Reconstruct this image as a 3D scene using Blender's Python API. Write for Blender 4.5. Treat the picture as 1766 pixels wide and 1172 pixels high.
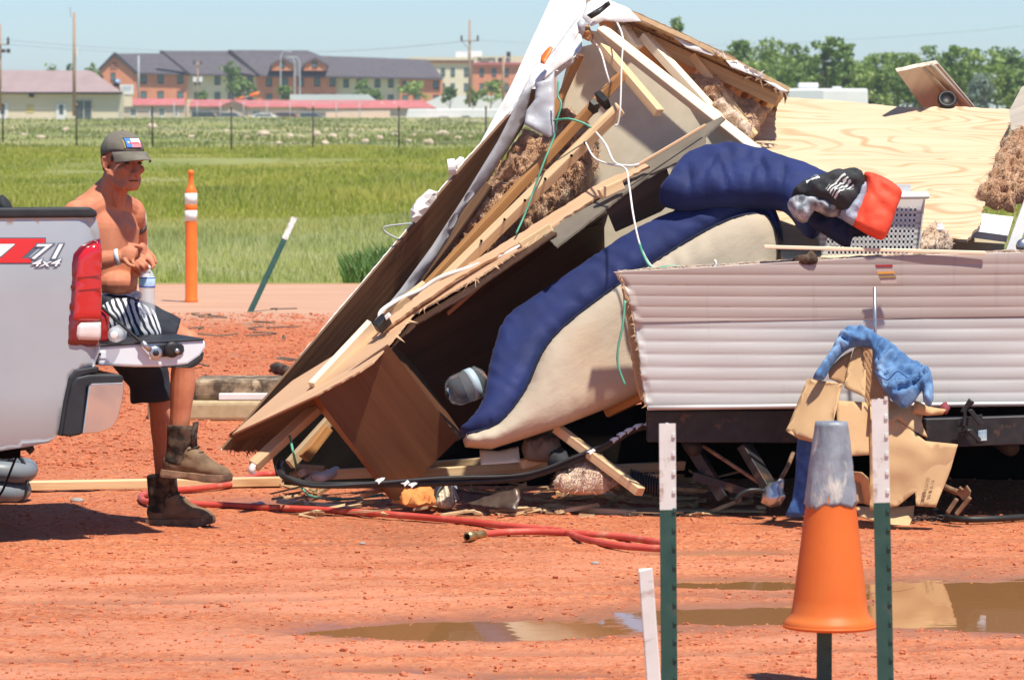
import bpy, bmesh, math, random
import numpy as np
from mathutils import Vector, Matrix, noise as mnoise
from mathutils.geometry import delaunay_2d_cdt

for o in list(bpy.data.objects):
    bpy.data.objects.remove(o, do_unlink=True)
scene = bpy.context.scene
col = scene.collection
random.seed(7)
rng = np.random.default_rng(7)

# ---------------------------------------------------------------- camera
F = 8000.0                      # focal length in photograph pixels (photograph 1766 x 1172)
W0, H0 = 1766, 1172
HORIZON = 190.0                 # row of the horizon
CAM_Z = 1.75
PITCH = math.atan((H0/2 - HORIZON) / F)
cam_data = bpy.data.cameras.new('Camera')
cam = bpy.data.objects.new('Camera', cam_data)
col.objects.link(cam)
cam_data.sensor_width = 36.0
cam_data.lens = 36.0 * F / W0
cam.location = (0, 0, CAM_Z)
cam.rotation_euler = (math.pi/2 - PITCH, 0, 0)
cam_data.clip_start = 0.5
cam_data.clip_end = 6000
cam_data.dof.use_dof = True
cam_data.dof.focus_distance = 19.8
cam_data.dof.aperture_fstop = 13.0
scene.camera = cam
scene.render.resolution_x = 1024
scene.render.resolution_y = 679

# ---------------------------------------------------------------- sky and sun
SUN_EL, SUN_AZ = math.radians(65), math.radians(180-32)      # azimuth from +Y clockwise: high, behind the camera and to the right
sun_dir = Vector((math.sin(SUN_AZ)*math.cos(SUN_EL), math.cos(SUN_AZ)*math.cos(SUN_EL), math.sin(SUN_EL)))
world = bpy.data.worlds.new('World')
scene.world = world
world.use_nodes = True
wn = world.node_tree
wn.nodes.clear()
sky = wn.nodes.new('ShaderNodeTexSky')
sky.sky_type = 'NISHITA'
sky.sun_disc = False
sky.sun_elevation = SUN_EL
sky.sun_rotation = SUN_AZ
sky.altitude = 1500
sky.air_density = 1.0
sky.dust_density = 0.6
sky.ozone_density = 10.0
bg = wn.nodes.new('ShaderNodeBackground')
bg.inputs['Strength'].default_value = 0.086
wo = wn.nodes.new('ShaderNodeOutputWorld')
wn.links.new(sky.outputs[0], bg.inputs[0])
wn.links.new(bg.outputs[0], wo.inputs[0])
sd = bpy.data.lights.new('Sun', 'SUN')
sd.energy = 4.2
sd.angle = math.radians(2.0)
sd.color = (1.0, 0.94, 0.83)
sun = bpy.data.objects.new('Sun', sd)
col.objects.link(sun)
sun.rotation_euler = (-sun_dir).to_track_quat('-Z', 'Y').to_euler()
sun.location = sun_dir * 50
scene.view_settings.view_transform = 'Standard'
scene.view_settings.look = 'None'
scene.view_settings.gamma = 1.0
scene.view_settings.use_curve_mapping = False
scene.view_settings.exposure = 0.66

# ---------------------------------------------------------------- placing
CP, SP = math.cos(PITCH), math.sin(PITCH)
def ray(px, py):
    u = (px - W0/2) / F
    v = (H0/2 - py) / F
    # camera axes: right X, up (0,SP,CP), forward (0,CP,-SP)
    return Vector((u, CP + v*SP, -SP + v*CP))
def P(px, py, d):
    """the point at photograph position px,py whose distance along the ground axis Y is d metres"""
    r = ray(px, py)
    return Vector((0, 0, CAM_Z)) + r * (d / r.y)
def G(px, py, z=0.0):
    """the point on height z seen at px,py"""
    r = ray(px, py)
    return Vector((0, 0, CAM_Z)) + r * ((z - CAM_Z) / r.z)
def plane_of(a, b, c):
    A, B, C = (P(*q) for q in (a, b, c))
    x = (B - A).normalized()
    n = x.cross(C - A).normalized()
    if n.y > 0: n = -n                       # normal towards the camera
    y = n.cross(x).normalized()
    m = Matrix.Identity(4)
    for i in range(3):
        m[i][0], m[i][1], m[i][2], m[i][3] = x[i], y[i], n[i], A[i]
    return m
def on_plane(m, px, py):
    """local u,v of the plane m at px,py"""
    n = Vector((m[0][2], m[1][2], m[2][2])); A = m.translation
    r = ray(px, py); o = Vector((0, 0, CAM_Z))
    t = (A - o).dot(n) / r.dot(n)
    w = o + r * t
    l = m.inverted() @ w
    return (l.x, l.y)

# ---------------------------------------------------------------- objects
MW = {}
def link(o, world_m, parent=None):
    col.objects.link(o)
    MW[o] = world_m.copy()
    if parent is not None:
        o.parent = parent
        o.matrix_parent_inverse = MW[parent].inverted()
    o.matrix_basis = world_m
    return o
def tag(o, label, cat, group=None):
    o['label'] = label; o['category'] = cat
    if group: o['group'] = group
    return o
def thing(name, loc, label, cat, group=None, rz=0.0):
    o = bpy.data.objects.new(name, None)
    o.empty_display_size = 0.1
    link(o, Matrix.Translation(Vector(loc)) @ Matrix.Rotation(rz, 4, 'Z'))
    return tag(o, label, cat, group)
def mk(name, verts, faces, mat, parent=None, m=None, smooth=False, recentre=True):
    """one mesh object; verts are local to the matrix m (or world when m is None)"""
    me = bpy.data.meshes.new(name)
    verts = [Vector(v) for v in verts]
    if m is None:
        m = Matrix.Identity(4)
        if recentre and verts:
            c = sum(verts, Vector()) / len(verts)
            c.z = min(v.z for v in verts)
            verts = [v - c for v in verts]
            m = Matrix.Translation(c)
    me.from_pydata([tuple(v) for v in verts], [], faces)
    me.validate()
    bm = bmesh.new(); bm.from_mesh(me)
    bmesh.ops.recalc_face_normals(bm, faces=bm.faces)
    bm.to_mesh(me); bm.free()
    if smooth:
        for p in me.polygons: p.use_smooth = True
    for k in (mat if isinstance(mat, (list, tuple)) else [mat]):
        me.materials.append(k)
    o = bpy.data.objects.new(name, me)
    return link(o, m, parent)
def structure(o):
    o['kind'] = 'structure'; return o
def stuff(o):
    o['kind'] = 'stuff'; return o
def bevel(o, w, seg=2, ang=35):
    b = o.modifiers.new('bevel', 'BEVEL'); b.width = w; b.segments = seg
    b.limit_method = 'ANGLE'; b.angle_limit = math.radians(ang)
    return o
def dup(o, m, parent=None):
    c = o.copy(); col.objects.link(c); MW[c] = m.copy()
    if parent is not None:
        c.parent = parent; c.matrix_parent_inverse = MW[parent].inverted()
    c.matrix_basis = m
    return c

# ---------------------------------------------------------------- shapes
def box_vf(x0, x1, y0, y1, z0, z1):
    v = [(x0,y0,z0),(x1,y0,z0),(x1,y1,z0),(x0,y1,z0),(x0,y0,z1),(x1,y0,z1),(x1,y1,z1),(x0,y1,z1)]
    f = [(0,3,2,1),(4,5,6,7),(0,1,5,4),(1,2,6,5),(2,3,7,6),(3,0,4,7)]
    return v, f
def box(name, x0, x1, y0, y1, z0, z1, mat, parent=None, m=None, bev=0):
    v, f = box_vf(x0, x1, y0, y1, z0, z1)
    o = mk(name, v, f, mat, parent, m)
    if bev: bevel(o, bev)
    return o
def join_vf(parts):
    V, Fc = [], []
    for v, f in parts:
        n = len(V); V += list(v); Fc += [tuple(i + n for i in q) for q in f]
    return V, Fc
def beam_m(a, b, up=Vector((0, 0, 1))):
    a, b = Vector(a), Vector(b)
    x = (b - a).normalized()
    if abs(x.dot(up)) > 0.98: up = Vector((0, -1, 0))
    y = up.cross(x).normalized(); z = x.cross(y)
    m = Matrix.Identity(4)
    for i in range(3):
        m[i][0], m[i][1], m[i][2], m[i][3] = x[i], y[i], z[i], a[i]
    return m, (b - a).length
def beam(name, a, b, w, h, mat, parent=None, roll=0.0, bev=0.003):
    """a straight timber from a to b, grain along local X, with slightly uneven ends"""
    m, L = beam_m(a, b)
    m = m @ Matrix.Rotation(roll, 4, 'X')
    v, f = box_vf(0, L, -w/2, w/2, -h/2, h/2)
    v = [(x + random.uniform(-.006, .006), y, z) for x, y, z in v]
    o = mk(name, v, f, mat, parent, m)
    if bev: bevel(o, bev, 1)
    return o
def beam_px(name, a, b, w, h, mat, parent=None, roll=0.0, bev=0.003):
    return beam(name, P(*a), P(*b), w, h, mat, parent, roll, bev)
def smooth_path(pts, n=8, closed=False):
    pts = [Vector(p) for p in pts]
    out = []
    N = len(pts)
    rngi = range(N if closed else N - 1)
    for i in rngi:
        if closed:
            p0, p1, p2, p3 = pts[(i-1) % N], pts[i], pts[(i+1) % N], pts[(i+2) % N]
        else:
            p0, p1, p2, p3 = pts[max(i-1, 0)], pts[i], pts[i+1], pts[min(i+2, N-1)]
        for k in range(n):
            t = k / n
            out.append(0.5*((2*p1) + (p2-p0)*t + (2*p0-5*p1+4*p2-p3)*t*t + (3*p1-p0-3*p2+p3)*t**3))
    if not closed: out.append(pts[-1])
    return out
def tube_vf(pts, r, seg=8, caps=True, ref0=None):
    """tube along pts; r a number or a list"""
    pts = [Vector(p) for p in pts]
    V, Fc = [], []
    N = len(pts)
    t0 = (pts[1] - pts[0]).normalized()
    ref = Vector((0, 0, 1)) if abs(t0.z) < .9 else Vector((1, 0, 0))
    if ref0 is not None: ref = Vector(ref0)
    nrm = (ref - t0 * ref.dot(t0)).normalized()
    for i, p in enumerate(pts):
        t = (pts[min(i+1, N-1)] - pts[max(i-1, 0)]).normalized()
        nrm = (nrm - t * nrm.dot(t)).normalized()
        bn = t.cross(nrm)
        ri = r[i] if isinstance(r, (list, tuple)) else r
        ra, rb = ri if isinstance(ri, (list, tuple)) else (ri, ri)
        for k in range(seg):
            a = 2*math.pi*k/seg
            V.append(p + nrm*math.cos(a)*ra + bn*math.sin(a)*rb)
    for i in range(N-1):
        for k in range(seg):
            k2 = (k+1) % seg
            Fc.append((i*seg+k, i*seg+k2, (i+1)*seg+k2, (i+1)*seg+k))
    if caps:
        Fc.append(tuple(range(seg))[::-1]); Fc.append(tuple((N-1)*seg + k for k in range(seg)))
    return V, Fc
def tube(name, pts, r, mat, parent=None, seg=8, sm=6, smooth=True):
    if sm: 
        if isinstance(r, (list, tuple)):
            rr = []
            for i in range(len(pts)-1):
                for k in range(sm): rr.append(r[i] + (r[i+1]-r[i])*k/sm)
            rr.append(r[-1]); r = rr
        pts = smooth_path(pts, sm)
    v, f = tube_vf(pts, r, seg)
    return mk(name, v, f, mat, parent, smooth=smooth)
def tube_px(name, pts, r, mat, parent=None, seg=8, sm=6):
    return tube(name, [P(*p) for p in pts], r, mat, parent, seg, sm)
def lathe_vf(profile, seg=24, axis_m=None):
    """profile list of (radius, height)"""
    V, Fc = [], []
    for r, z in profile:
        for k in range(seg):
            a = 2*math.pi*k/seg
            V.append(Vector((r*math.cos(a), r*math.sin(a), z)))
    for i in range(len(profile)-1):
        for k in range(seg):
            k2 = (k+1) % seg
            Fc.append((i*seg+k, i*seg+k2, (i+1)*seg+k2, (i+1)*seg+k))
    Fc.append(tuple(range(seg))[::-1]); Fc.append(tuple((len(profile)-1)*seg+k for k in range(seg)))
    return V, Fc
def lathe(name, profile, mat, m, parent=None, seg=24, smooth=True):
    v, f = lathe_vf(profile, seg)
    o = mk(name, v, f, mat, parent, m, smooth)
    return o
def sharp(o, ang=40):
    """smooth shading with sharp edges kept"""
    me = o.data
    bm = bmesh.new(); bm.from_mesh(me)
    for e in bm.edges:
        if len(e.link_faces) == 2 and e.calc_face_angle(0) > math.radians(ang): e.smooth = False
    for f in bm.faces: f.smooth = True
    bm.to_mesh(me); bm.free()
    return o
def refine(poly, step):
    out = []
    for i in range(len(poly)):
        a, b = poly[i], poly[(i+1) % len(poly)]
        L = math.hypot(b[0]-a[0], b[1]-a[1]); n = max(1, int(L/step))
        for k in range(n):
            out.append((a[0]+(b[0]-a[0])*k/n, a[1]+(b[1]-a[1])*k/n))
    return out
def nz(x, y, z=0.0, s=1.0):
    return mnoise.noise(Vector((x*s, y*s, z*s)))
def fbm(x, y, z=0.0, s=1.0, o=3):
    a, t = 1.0, 0.0
    for k in range(o):
        t += a*nz(x, y, z+k*7.3, s); s *= 2.1; a *= .5
    return t
def slab(name, outline, pl, thick, mat, parent=None, jag=0.0, jag_edges=None, bow=0.0, step=0.04, bev=0.0):
    """a sheet of the given thickness: outline in photograph positions laid on the plane pl (three px,py,distance anchors)"""
    m = plane_of(*pl)
    poly = [on_plane(m, *q) for q in outline]
    if jag:
        n0 = len(poly); out = []
        for i in range(n0):
            a, b = poly[i], poly[(i+1) % n0]
            L = math.hypot(b[0]-a[0], b[1]-a[1])
            jg = jag if (jag_edges is None or i in jag_edges) else 0
            n = max(1, int(L/0.018)) if jg else 1
            nx, ny = -(b[1]-a[1])/max(L, 1e-6), (b[0]-a[0])/max(L, 1e-6)
            for k in range(n):
                t = k/n
                x, y = a[0]+(b[0]-a[0])*t, a[1]+(b[1]-a[1])*t
                d = 0 if k == 0 else jg*(random.uniform(-1, 1)*.7 + 1.2*nz(x, y, 3.1, 6))
                out.append((x+nx*d, y+ny*d))
        poly = out
    n = len(poly)
    V = [(x, y, 0) for x, y in poly] + [(x, y, -thick) for x, y in poly]
    Fc = [tuple(range(n)), tuple(range(2*n-1, n-1, -1))] + [(i, (i+1) % n, n+(i+1) % n, n+i) for i in range(n)]
    o = mk(name, V, Fc, mat, parent, m)
    if bev: bevel(o, bev, 1, 50)
    return o
def puff(name, outline, pl, mat, parent=None, h=0.05, R=0.06, back=0.02, grid=0.03, namp=0.0, nscale=8.0, fn=None, smooth=True, edge_noise=0.0, ridged=False, wr=None, smooth_outline=0):
    """a soft solid: outline on the plane pl, front swelling by h with rounded rim of width R, folds from noise, flat-ish back"""
    m = pl if isinstance(pl, Matrix) else plane_of(*pl)
    if smooth_outline:
        outline = [(q.x, q.y) for q in smooth_path([(a, b, 0) for a, b in outline], smooth_outline, True)]
    poly = list(outline) if isinstance(pl, Matrix) else [on_plane(m, *q) for q in outline]
    poly = refine(poly, grid*.8)
    if edge_noise:
        poly = [(x + edge_noise*fbm(x, y, 1.7, 14), y + edge_noise*fbm(x, y, 9.2, 14)) for x, y in poly]
    A = np.array(poly); n = len(A)
    B = np.roll(A, -1, 0)
    x0, y0 = A.min(0); x1, y1 = A.max(0)
    gx, gy = np.meshgrid(np.arange(x0, x1, grid), np.arange(y0, y1, grid))
    Q = np.stack([gx.ravel(), gy.ravel()], 1)
    Q += rng.uniform(-.25, .25, Q.shape)*grid
    ins = np.zeros(len(Q), bool); dist = np.full(len(Q), 1e9)
    for a, b in zip(A, B):
        c = ((a[1] > Q[:, 1]) != (b[1] > Q[:, 1]))
        with np.errstate(divide='ignore', invalid='ignore'):
            xi = (b[0]-a[0])*(Q[:, 1]-a[1])/(b[1]-a[1]) + a[0]
        ins ^= c & (Q[:, 0] < xi)
        ab = b-a; t = np.clip(((Q-a) @ ab)/max(ab @ ab, 1e-12), 0, 1)
        dist = np.minimum(dist, np.hypot(*(Q - a - t[:, None]*ab).T))
    keep = ins & (dist > grid*.45)
    Q = Q[keep]; dist = dist[keep]
    vs = [Vector(p) for p in A] + [Vector(p) for p in Q]
    r = delaunay_2d_cdt(vs, [(i, (i+1) % n) for i in range(n)], [], 1, 1e-6)
    ov, oe, of, orig = r[0], r[1], r[2], r[3]
    dl = []
    for k, o_ in enumerate(orig):
        i0 = min(o_) if o_ else 0
        dl.append(0.0 if i0 < n else float(dist[i0-n]))
    V = []
    for (x, y), d in zip([(v.x, v.y) for v in ov], dl):
        t = min(d/R, 1.0)
        e = math.sqrt(max(0.0, 1-(1-t)**2))
        w = fbm(x, y, 0.3, nscale, 3)
        if ridged: w = .5-abs(w)*1.6
        z = h*e + namp*w*min(1, e+.15)
        if wr: z += wr(x, y, d)*e
        if fn: z += fn(x, y, d)
        V.append((x, y, z))
    N = len(V)
    Fc = [tuple(f) for f in of]
    V += [(x, y, -back*min(1.0, .4 + d/R)) for (x, y, _), d in zip(V, dl)]
    cnt = {}
    for f in of:
        for i in range(len(f)):
            e = (f[i], f[(i+1) % len(f)]); cnt[e] = cnt.get(e, 0)+1
    Fc += [tuple(i+N for i in f[::-1]) for f in of]
    for (a, b) in list(cnt):
        if (b, a) not in cnt: Fc.append((b, a, a+N, b+N))
    return mk(name, V, Fc, mat, parent, m, smooth)
def remesh(o, vox, smooth_it=6, fac=.5):
    """turn overlapping closed shapes into one continuous surface"""
    md = o.modifiers.new('r', 'REMESH'); md.mode = 'VOXEL'; md.voxel_size = vox; md.use_smooth_shade = True
    if smooth_it:
        s = o.modifiers.new('s', 'SMOOTH'); s.factor = fac; s.iterations = smooth_it
    dg = bpy.context.evaluated_depsgraph_get()
    dg.update()
    me = bpy.data.meshes.new_from_object(o.evaluated_get(dg))
    mats = list(o.data.materials)
    o.modifiers.clear(); o.data = me
    me.materials.clear()
    for k in mats: me.materials.append(k)
    for p in me.polygons: p.use_smooth = True
    return o
def ell_vf(c, r, m=None, seg=16, rings=10):
    c = Vector(c); V, Fc = [], []
    for i in range(rings+1):
        th = math.pi*i/rings
        for k in range(seg):
            a = 2*math.pi*k/seg
            p = Vector((r[0]*math.sin(th)*math.cos(a), r[1]*math.sin(th)*math.sin(a), r[2]*math.cos(th)))
            if m is not None: p = m @ p
            V.append(c + p)
    for i in range(rings):
        for k in range(seg):
            k2 = (k+1) % seg
            Fc.append((i*seg+k, (i+1)*seg+k, (i+1)*seg+k2, i*seg+k2))
    return V, Fc
def text_mesh(name, body, size, mat, m, parent=None, shear=0.0, extrude=0.0, offset=0.0, width=None, bold=0.0):
    cu = bpy.data.curves.new(name, 'FONT')
    cu.body = body; cu.size = size; cu.shear = shear; cu.extrude = extrude; cu.offset = offset + bold
    cu.resolution_u = 3
    t = bpy.data.objects.new(name, cu); col.objects.link(t)
    dg = bpy.context.evaluated_depsgraph_get(); dg.update()
    me = bpy.data.meshes.new_from_object(t.evaluated_get(dg))
    bpy.data.objects.remove(t, do_unlink=True); bpy.data.curves.remove(cu)
    if width:
        xs = [v.co.x for v in me.vertices]
        s = width/(max(xs)-min(xs)); x0 = min(xs)
        for v in me.vertices: v.co.x = (v.co.x-x0)*s
    me.materials.clear(); me.materials.append(mat)
    o = bpy.data.objects.new(name, me)
    return link(o, m, parent)

def fibres(o, n, L, w, mat, name='fibres'):
    """loose strands standing out of a soft surface"""
    me = o.data; me.calc_loop_triangles(); m = MW[o]
    T = [(t.vertices[:], t.normal.copy()) for t in me.loop_triangles if t.normal.z > -.2]
    V, Fc = [], []
    for k in range(n):
        vs, nr = T[random.randrange(len(T))]
        a, b, c = (me.vertices[i].co for i in vs); r1, r2 = random.random(), random.random()
        if r1+r2 > 1: r1, r2 = 1-r1, 1-r2
        p = a + (b-a)*r1 + (c-a)*r2
        d = (nr*.5 + Vector((random.uniform(-1, 1), random.uniform(-1, 1), random.uniform(-.3, .6)))).normalized()
        s = d.cross(Vector((random.random(), random.random(), random.random()+.1))).normalized()*w
        l = L*random.uniform(.4, 1.3); mid = p + d*l*.55 + Vector((0, -.1*l, 0)); e = p + d*l + Vector((random.uniform(-.3, .3)*l, -.35*l, 0))
        q = len(V); V += [p-s, p+s, mid+s*.8, mid-s*.8, e]; Fc += [(q, q+1, q+2, q+3), (q+3, q+2, q+4)]
    f = bpy.data.meshes.new(name); f.from_pydata([tuple(v) for v in V], [], Fc); f.materials.append(mat)
    return link(bpy.data.objects.new(name, f), m, o if o.parent is None else o.parent)
# ---------------------------------------------------------------- materials
def newmat(name):
    m = bpy.data.materials.new(name); m.use_nodes = True
    nt = m.node_tree; b = nt.nodes['Principled BSDF']
    return m, nt, b
def rgb(c): return (c[0], c[1], c[2], 1.0)
def pm(name, c1, c2=None, scale=(4, 4, 4), detail=5, rough=.6, bump=0.0, bscale=None, metal=0.0, spec=.5, c3=None, c3scale=1.5, c3amt=(.55, .7), coat=0.0, trans=0.0, ramp=(.35, .65), dist=0.0, rough2=None, sheen=0.0, bdist=.01, world=False, sss=0.0, ior=1.45, backf=None):
    """noise-driven procedural surface; Object coordinates in metres (X = along the grain of a timber or sheet)"""
    m, nt, b = newmat(name)
    N, Lk = nt.nodes, nt.links
    if world:
        tc = N.new('ShaderNodeNewGeometry'); co = tc.outputs['Position']
    else:
        tc = N.new('ShaderNodeTexCoord'); co = tc.outputs['Object']
    def noi(sc, det, distortion=0):
        mp = N.new('ShaderNodeMapping')
        mp.inputs['Scale'].default_value = sc if isinstance(sc, (tuple, list)) else (sc, sc, sc)
        Lk.new(co, mp.inputs['Vector'])
        t = N.new('ShaderNodeTexNoise'); t.inputs['Scale'].default_value = 1; t.inputs['Detail'].default_value = det
        t.inputs['Distortion'].default_value = distortion; t.inputs['Roughness'].default_value = .6
        Lk.new(mp.outputs[0], t.inputs['Vector'])
        return t.outputs[0]
    n1 = noi(scale, detail, dist)
    out = None
    if c2 is not None:
        r = N.new('ShaderNodeValToRGB'); e = r.color_ramp.elements
        e[0].position, e[1].position = ramp; e[0].color, e[1].color = rgb(c1), rgb(c2)
        Lk.new(n1, r.inputs[0]); out = r.outputs[0]
    if c3 is not None:
        n3 = noi(c3scale, 4)
        r3 = N.new('ShaderNodeValToRGB'); e = r3.color_ramp.elements
        e[0].position, e[1].position = c3amt; e[0].color = (0, 0, 0, 1); e[1].color = (1, 1, 1, 1)
        Lk.new(n3, r3.inputs[0])
        mx = N.new('ShaderNodeMix'); mx.data_type = 'RGBA'
        Lk.new(r3.outputs[0], mx.inputs[0])
        if out is not None: Lk.new(out, mx.inputs[6])
        else: mx.inputs[6].default_value = rgb(c1)
        mx.inputs[7].default_value = rgb(c3); out = mx.outputs[2]
    if out is not None: Lk.new(out, b.inputs['Base Color'])
    else: b.inputs['Base Color'].default_value = rgb(c1)
    b.inputs['Roughness'].default_value = rough
    if rough2 is not None:
        mr = N.new('ShaderNodeMapRange'); Lk.new(n1, mr.inputs[0]); mr.inputs[1].default_value = .3; mr.inputs[2].default_value = .7
        mr.inputs[3].default_value = rough; mr.inputs[4].default_value = rough2
        Lk.new(mr.outputs[0], b.inputs['Roughness'])
    b.inputs['Metallic'].default_value = metal
    b.inputs['Specular IOR Level'].default_value = spec
    b.inputs['Coat Weight'].default_value = coat
    b.inputs['Transmission Weight'].default_value = trans
    b.inputs['IOR'].default_value = ior
    b.inputs['Sheen Weight'].default_value = sheen
    if sss:
        b.inputs['Subsurface Weight'].default_value = sss
        b.inputs['Subsurface Radius'].default_value = (.012, .005, .003)
        b.inputs['Subsurface Scale'].default_value = 1.0
    if bump:
        nb = noi(bscale, 5) if bscale is not None else n1
        bp = N.new('ShaderNodeBump'); bp.inputs['Strength'].default_value = bump; bp.inputs['Distance'].default_value = bdist
        Lk.new(nb, bp.inputs['Height']); Lk.new(bp.outputs[0], b.inputs['Normal'])
    return m
def wood(name, c1, c2, rough=.65, along=1.2, across=38, bump=.25, knots=None, dist=1.0, coat=0, c3=None, c3s=1.2):
    """straight grain along local X with rings and a few dark streaks"""
    return pm(name, c1, c2, scale=(along, across, across), detail=6, rough=rough, bump=bump, dist=dist, ramp=(.3, .7), c3=c3 if c3 else knots, c3scale=(c3s, c3s*5, c3s*5), c3amt=(.6, .78), coat=coat, bdist=.003)
M = {}
M['pine'] = wood('pine_timber', (.62, .40, .20), (.78, .58, .34), knots=(.42, .22, .09))
M['pine_dirty'] = wood('weathered_timber', (.42, .27, .14), (.60, .42, .24), knots=(.22, .13, .07))
M['pine_orange'] = wood('stained_timber', (.42, .19, .06), (.55, .28, .10), knots=(.24, .10, .04))
M['pine_white'] = wood('fresh_timber', (.78, .62, .42), (.86, .74, .55), knots=(.62, .40, .20), bump=.15)
M['brown_panel'] = wood('brown_panel_backing', (.12, .062, .032), (.25, .14, .075), along=.7, across=22, rough=.75, bump=.5, knots=(.06, .03, .018))
M['tan_ply'] = wood('tan_thin_plywood', (.52, .31, .17), (.64, .41, .25), along=1.0, across=14, rough=.7, bump=.2, knots=(.40, .21, .11), c3s=2.5)
M['walnut'] = wood('walnut_print_panel', (.078, .030, .014), (.15, .066, .031), along=1.0, across=13, rough=.42, bump=.04, knots=(.034, .015, .009), dist=.5, c3s=1.4)
M['walnut_shaded'] = wood('shaded_walnut_panel', (.05, .022, .012), (.085, .04, .02), along=1.0, across=14, rough=.5, bump=.05, knots=(.03, .014, .008), dist=.5)  # walnut darkened, with the shade inside the cabinet put into its colour
M['edge_orange'] = wood('cabinet_edge_veneer', (.28, .10, .035), (.36, .14, .055), rough=.5, bump=.05)
M['beige_wall'] = pm('beige_wallpaper', (.62, .55, .41), (.70, .63, .48), scale=9, detail=8, rough=.7, c3=(.54, .46, .32), c3scale=2.2, c3amt=(.6, .85))
M['grey_film'] = pm('grey_vinyl_membrane', (.36, .37, .39), (.45, .46, .48), scale=6, rough=.42, bump=.15)
M['white_skin'] = pm('white_fibreglass_skin', (.80, .78, .72), (.86, .84, .79), scale=3, rough=.4, c3=(.60, .56, .48), c3scale=5, c3amt=(.6, .8))
M['white_plastic'] = pm('white_plastic', (.80, .79, .76), (.72, .71, .68), scale=8, rough=.4)
M['white_paint'] = pm('white_paint', (.80, .79, .77), (.70, .68, .65), scale=(3, 14, 14), rough=.55, bump=.1)
M['insul'] = pm('brown_fibre_insulation', (.46, .22, .10), (.74, .45, .25), scale=24, detail=10, rough=.95, bump=1.0, bscale=90, bdist=.02, dist=1.2, sheen=.3, c3=(.78, .58, .40), c3scale=14, c3amt=(.52, .75))
M['insul_pale'] = pm('pale_fibre_insulation', (.52, .33, .20), (.80, .62, .46), scale=16, detail=9, rough=.95, bump=1.0, bscale=60, bdist=.02, dist=1.2, sheen=.3)
M['navy'] = pm('navy_cotton', (.005, .014, .082), (.009, .022, .118), scale=5, rough=.75, bump=.25, bscale=(10, 26, 10), sheen=.05, bdist=.014, c3=(.05, .06, .13), c3scale=45, c3amt=(.74, .79))
M['navy_dark'] = pm('dark_navy_cloth', (.006, .009, .030), (.010, .014, .045), scale=5, rough=.85, bump=.3, bscale=30)
M['ticking'] = pm('beige_mattress_ticking', (.43, .36, .265), (.50, .425, .32), scale=3, rough=.8, bump=.25, bscale=(7, 16, 7), bdist=.02, c3=(.48, .36, .24), c3scale=2.5, c3amt=(.55, .8))
M['black'] = pm('black_rubber', (.012, .012, .013), (.03, .028, .027), scale=12, rough=.5)
M['black_steel'] = pm('black_steel_frame', (.012, .012, .014), (.028, .026, .026), scale=14, rough=.5, c3=(.10, .055, .03), c3scale=9, c3amt=(.62, .72), bump=.3)
M['void'] = pm('shade_black', (.004, .0035, .003), (.008, .006, .005), scale=5, rough=1, spec=0)  # near-black painted as deep shade; also on the truck rail and small holes
M['steel'] = pm('galvanised_steel', (.45, .46, .47), (.6, .6, .6), scale=15, rough=.35, metal=.9)
M['rust'] = pm('rusty_steel', (.16, .085, .045), (.34, .22, .14), scale=20, rough=.7, metal=.3)
M['hose'] = pm('red_rubber_hose', (.50, .055, .035), (.60, .10, .07), scale=6, rough=.5, c3=(.55, .25, .15), c3scale=9, c3amt=(.55, .75))
M['brass'] = pm('brass', (.42, .30, .13), (.5, .37, .18), scale=20, rough=.4, metal=.8)
M['wire_w'] = pm('white_cable', (.78, .76, .70), rough=.45)
M['wire_g'] = pm('green_cable', (.06, .33, .20), (.16, .42, .30), scale=12, rough=.45)
M['silver'] = pm('silver_truck_paint', (.37, .41, .435), (.41, .45, .475), scale=2, rough=.35, metal=.15, coat=.5, c3=(.50, .36, .28), c3scale=(1.2, 1.2, 3), c3amt=(.72, 1.0))
M['gate_paint'] = pm('tailgate_edge_paint', (.66, .72, .76), (.71, .77, .80), scale=3, rough=.4, coat=.15)
M['plastic_dk'] = pm('dark_grey_plastic', (.016, .018, .021), (.026, .029, .033), scale=12, rough=.55)
M['chrome'] = pm('dusty_chrome', (.78, .74, .70), (.62, .52, .46), scale=4, rough=.12, metal=.95, rough2=.3)
M['lens_red'] = pm('red_lamp_lens', (.50, .008, .012), (.60, .014, .018), scale=3, rough=.12, coat=1.0)
M['lens_dark'] = pm('dark_red_lamp_border', (.16, .004, .008), rough=.12, coat=1.0)
M['lens_clear'] = pm('clear_lamp_lens', (.66, .56, .54), (.74, .66, .63), scale=(2, 2, 30), rough=.12, coat=1.0)
M['decal_red'] = pm('red_decal', (.62, .03, .03), rough=.4)
M['decal_white'] = pm('white_decal', (.84, .84, .84), rough=.4)
M['decal_dark'] = pm('slate_decal_outline', (.10, .13, .17), rough=.4)
M['skin'] = pm('tanned_skin', (.50, .18, .095), (.60, .245, .135), scale=9, rough=.6, spec=.3, bump=.15, bscale=120, bdist=.002, sss=.12, c3=(.40, .125, .075), c3scale=6, c3amt=(.5, .8))
M['lip'] = pm('lip_skin', (.42, .13, .10), rough=.5)
M['hair'] = pm('dark_hair', (.03, .022, .018), (.09, .07, .055), scale=(60, 60, 12), rough=.7)
M['cap'] = pm('olive_grey_cotton', (.125, .11, .085), (.19, .17, .135), scale=14, rough=.9, bump=.3, bscale=90, bdist=.003)
M['boot'] = pm('camo_boot_fabric', (.022, .015, .011), (.115, .072, .045), scale=22, detail=3, rough=.85, bump=.4, bscale=60, ramp=(.42, .60), bdist=.004)
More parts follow.
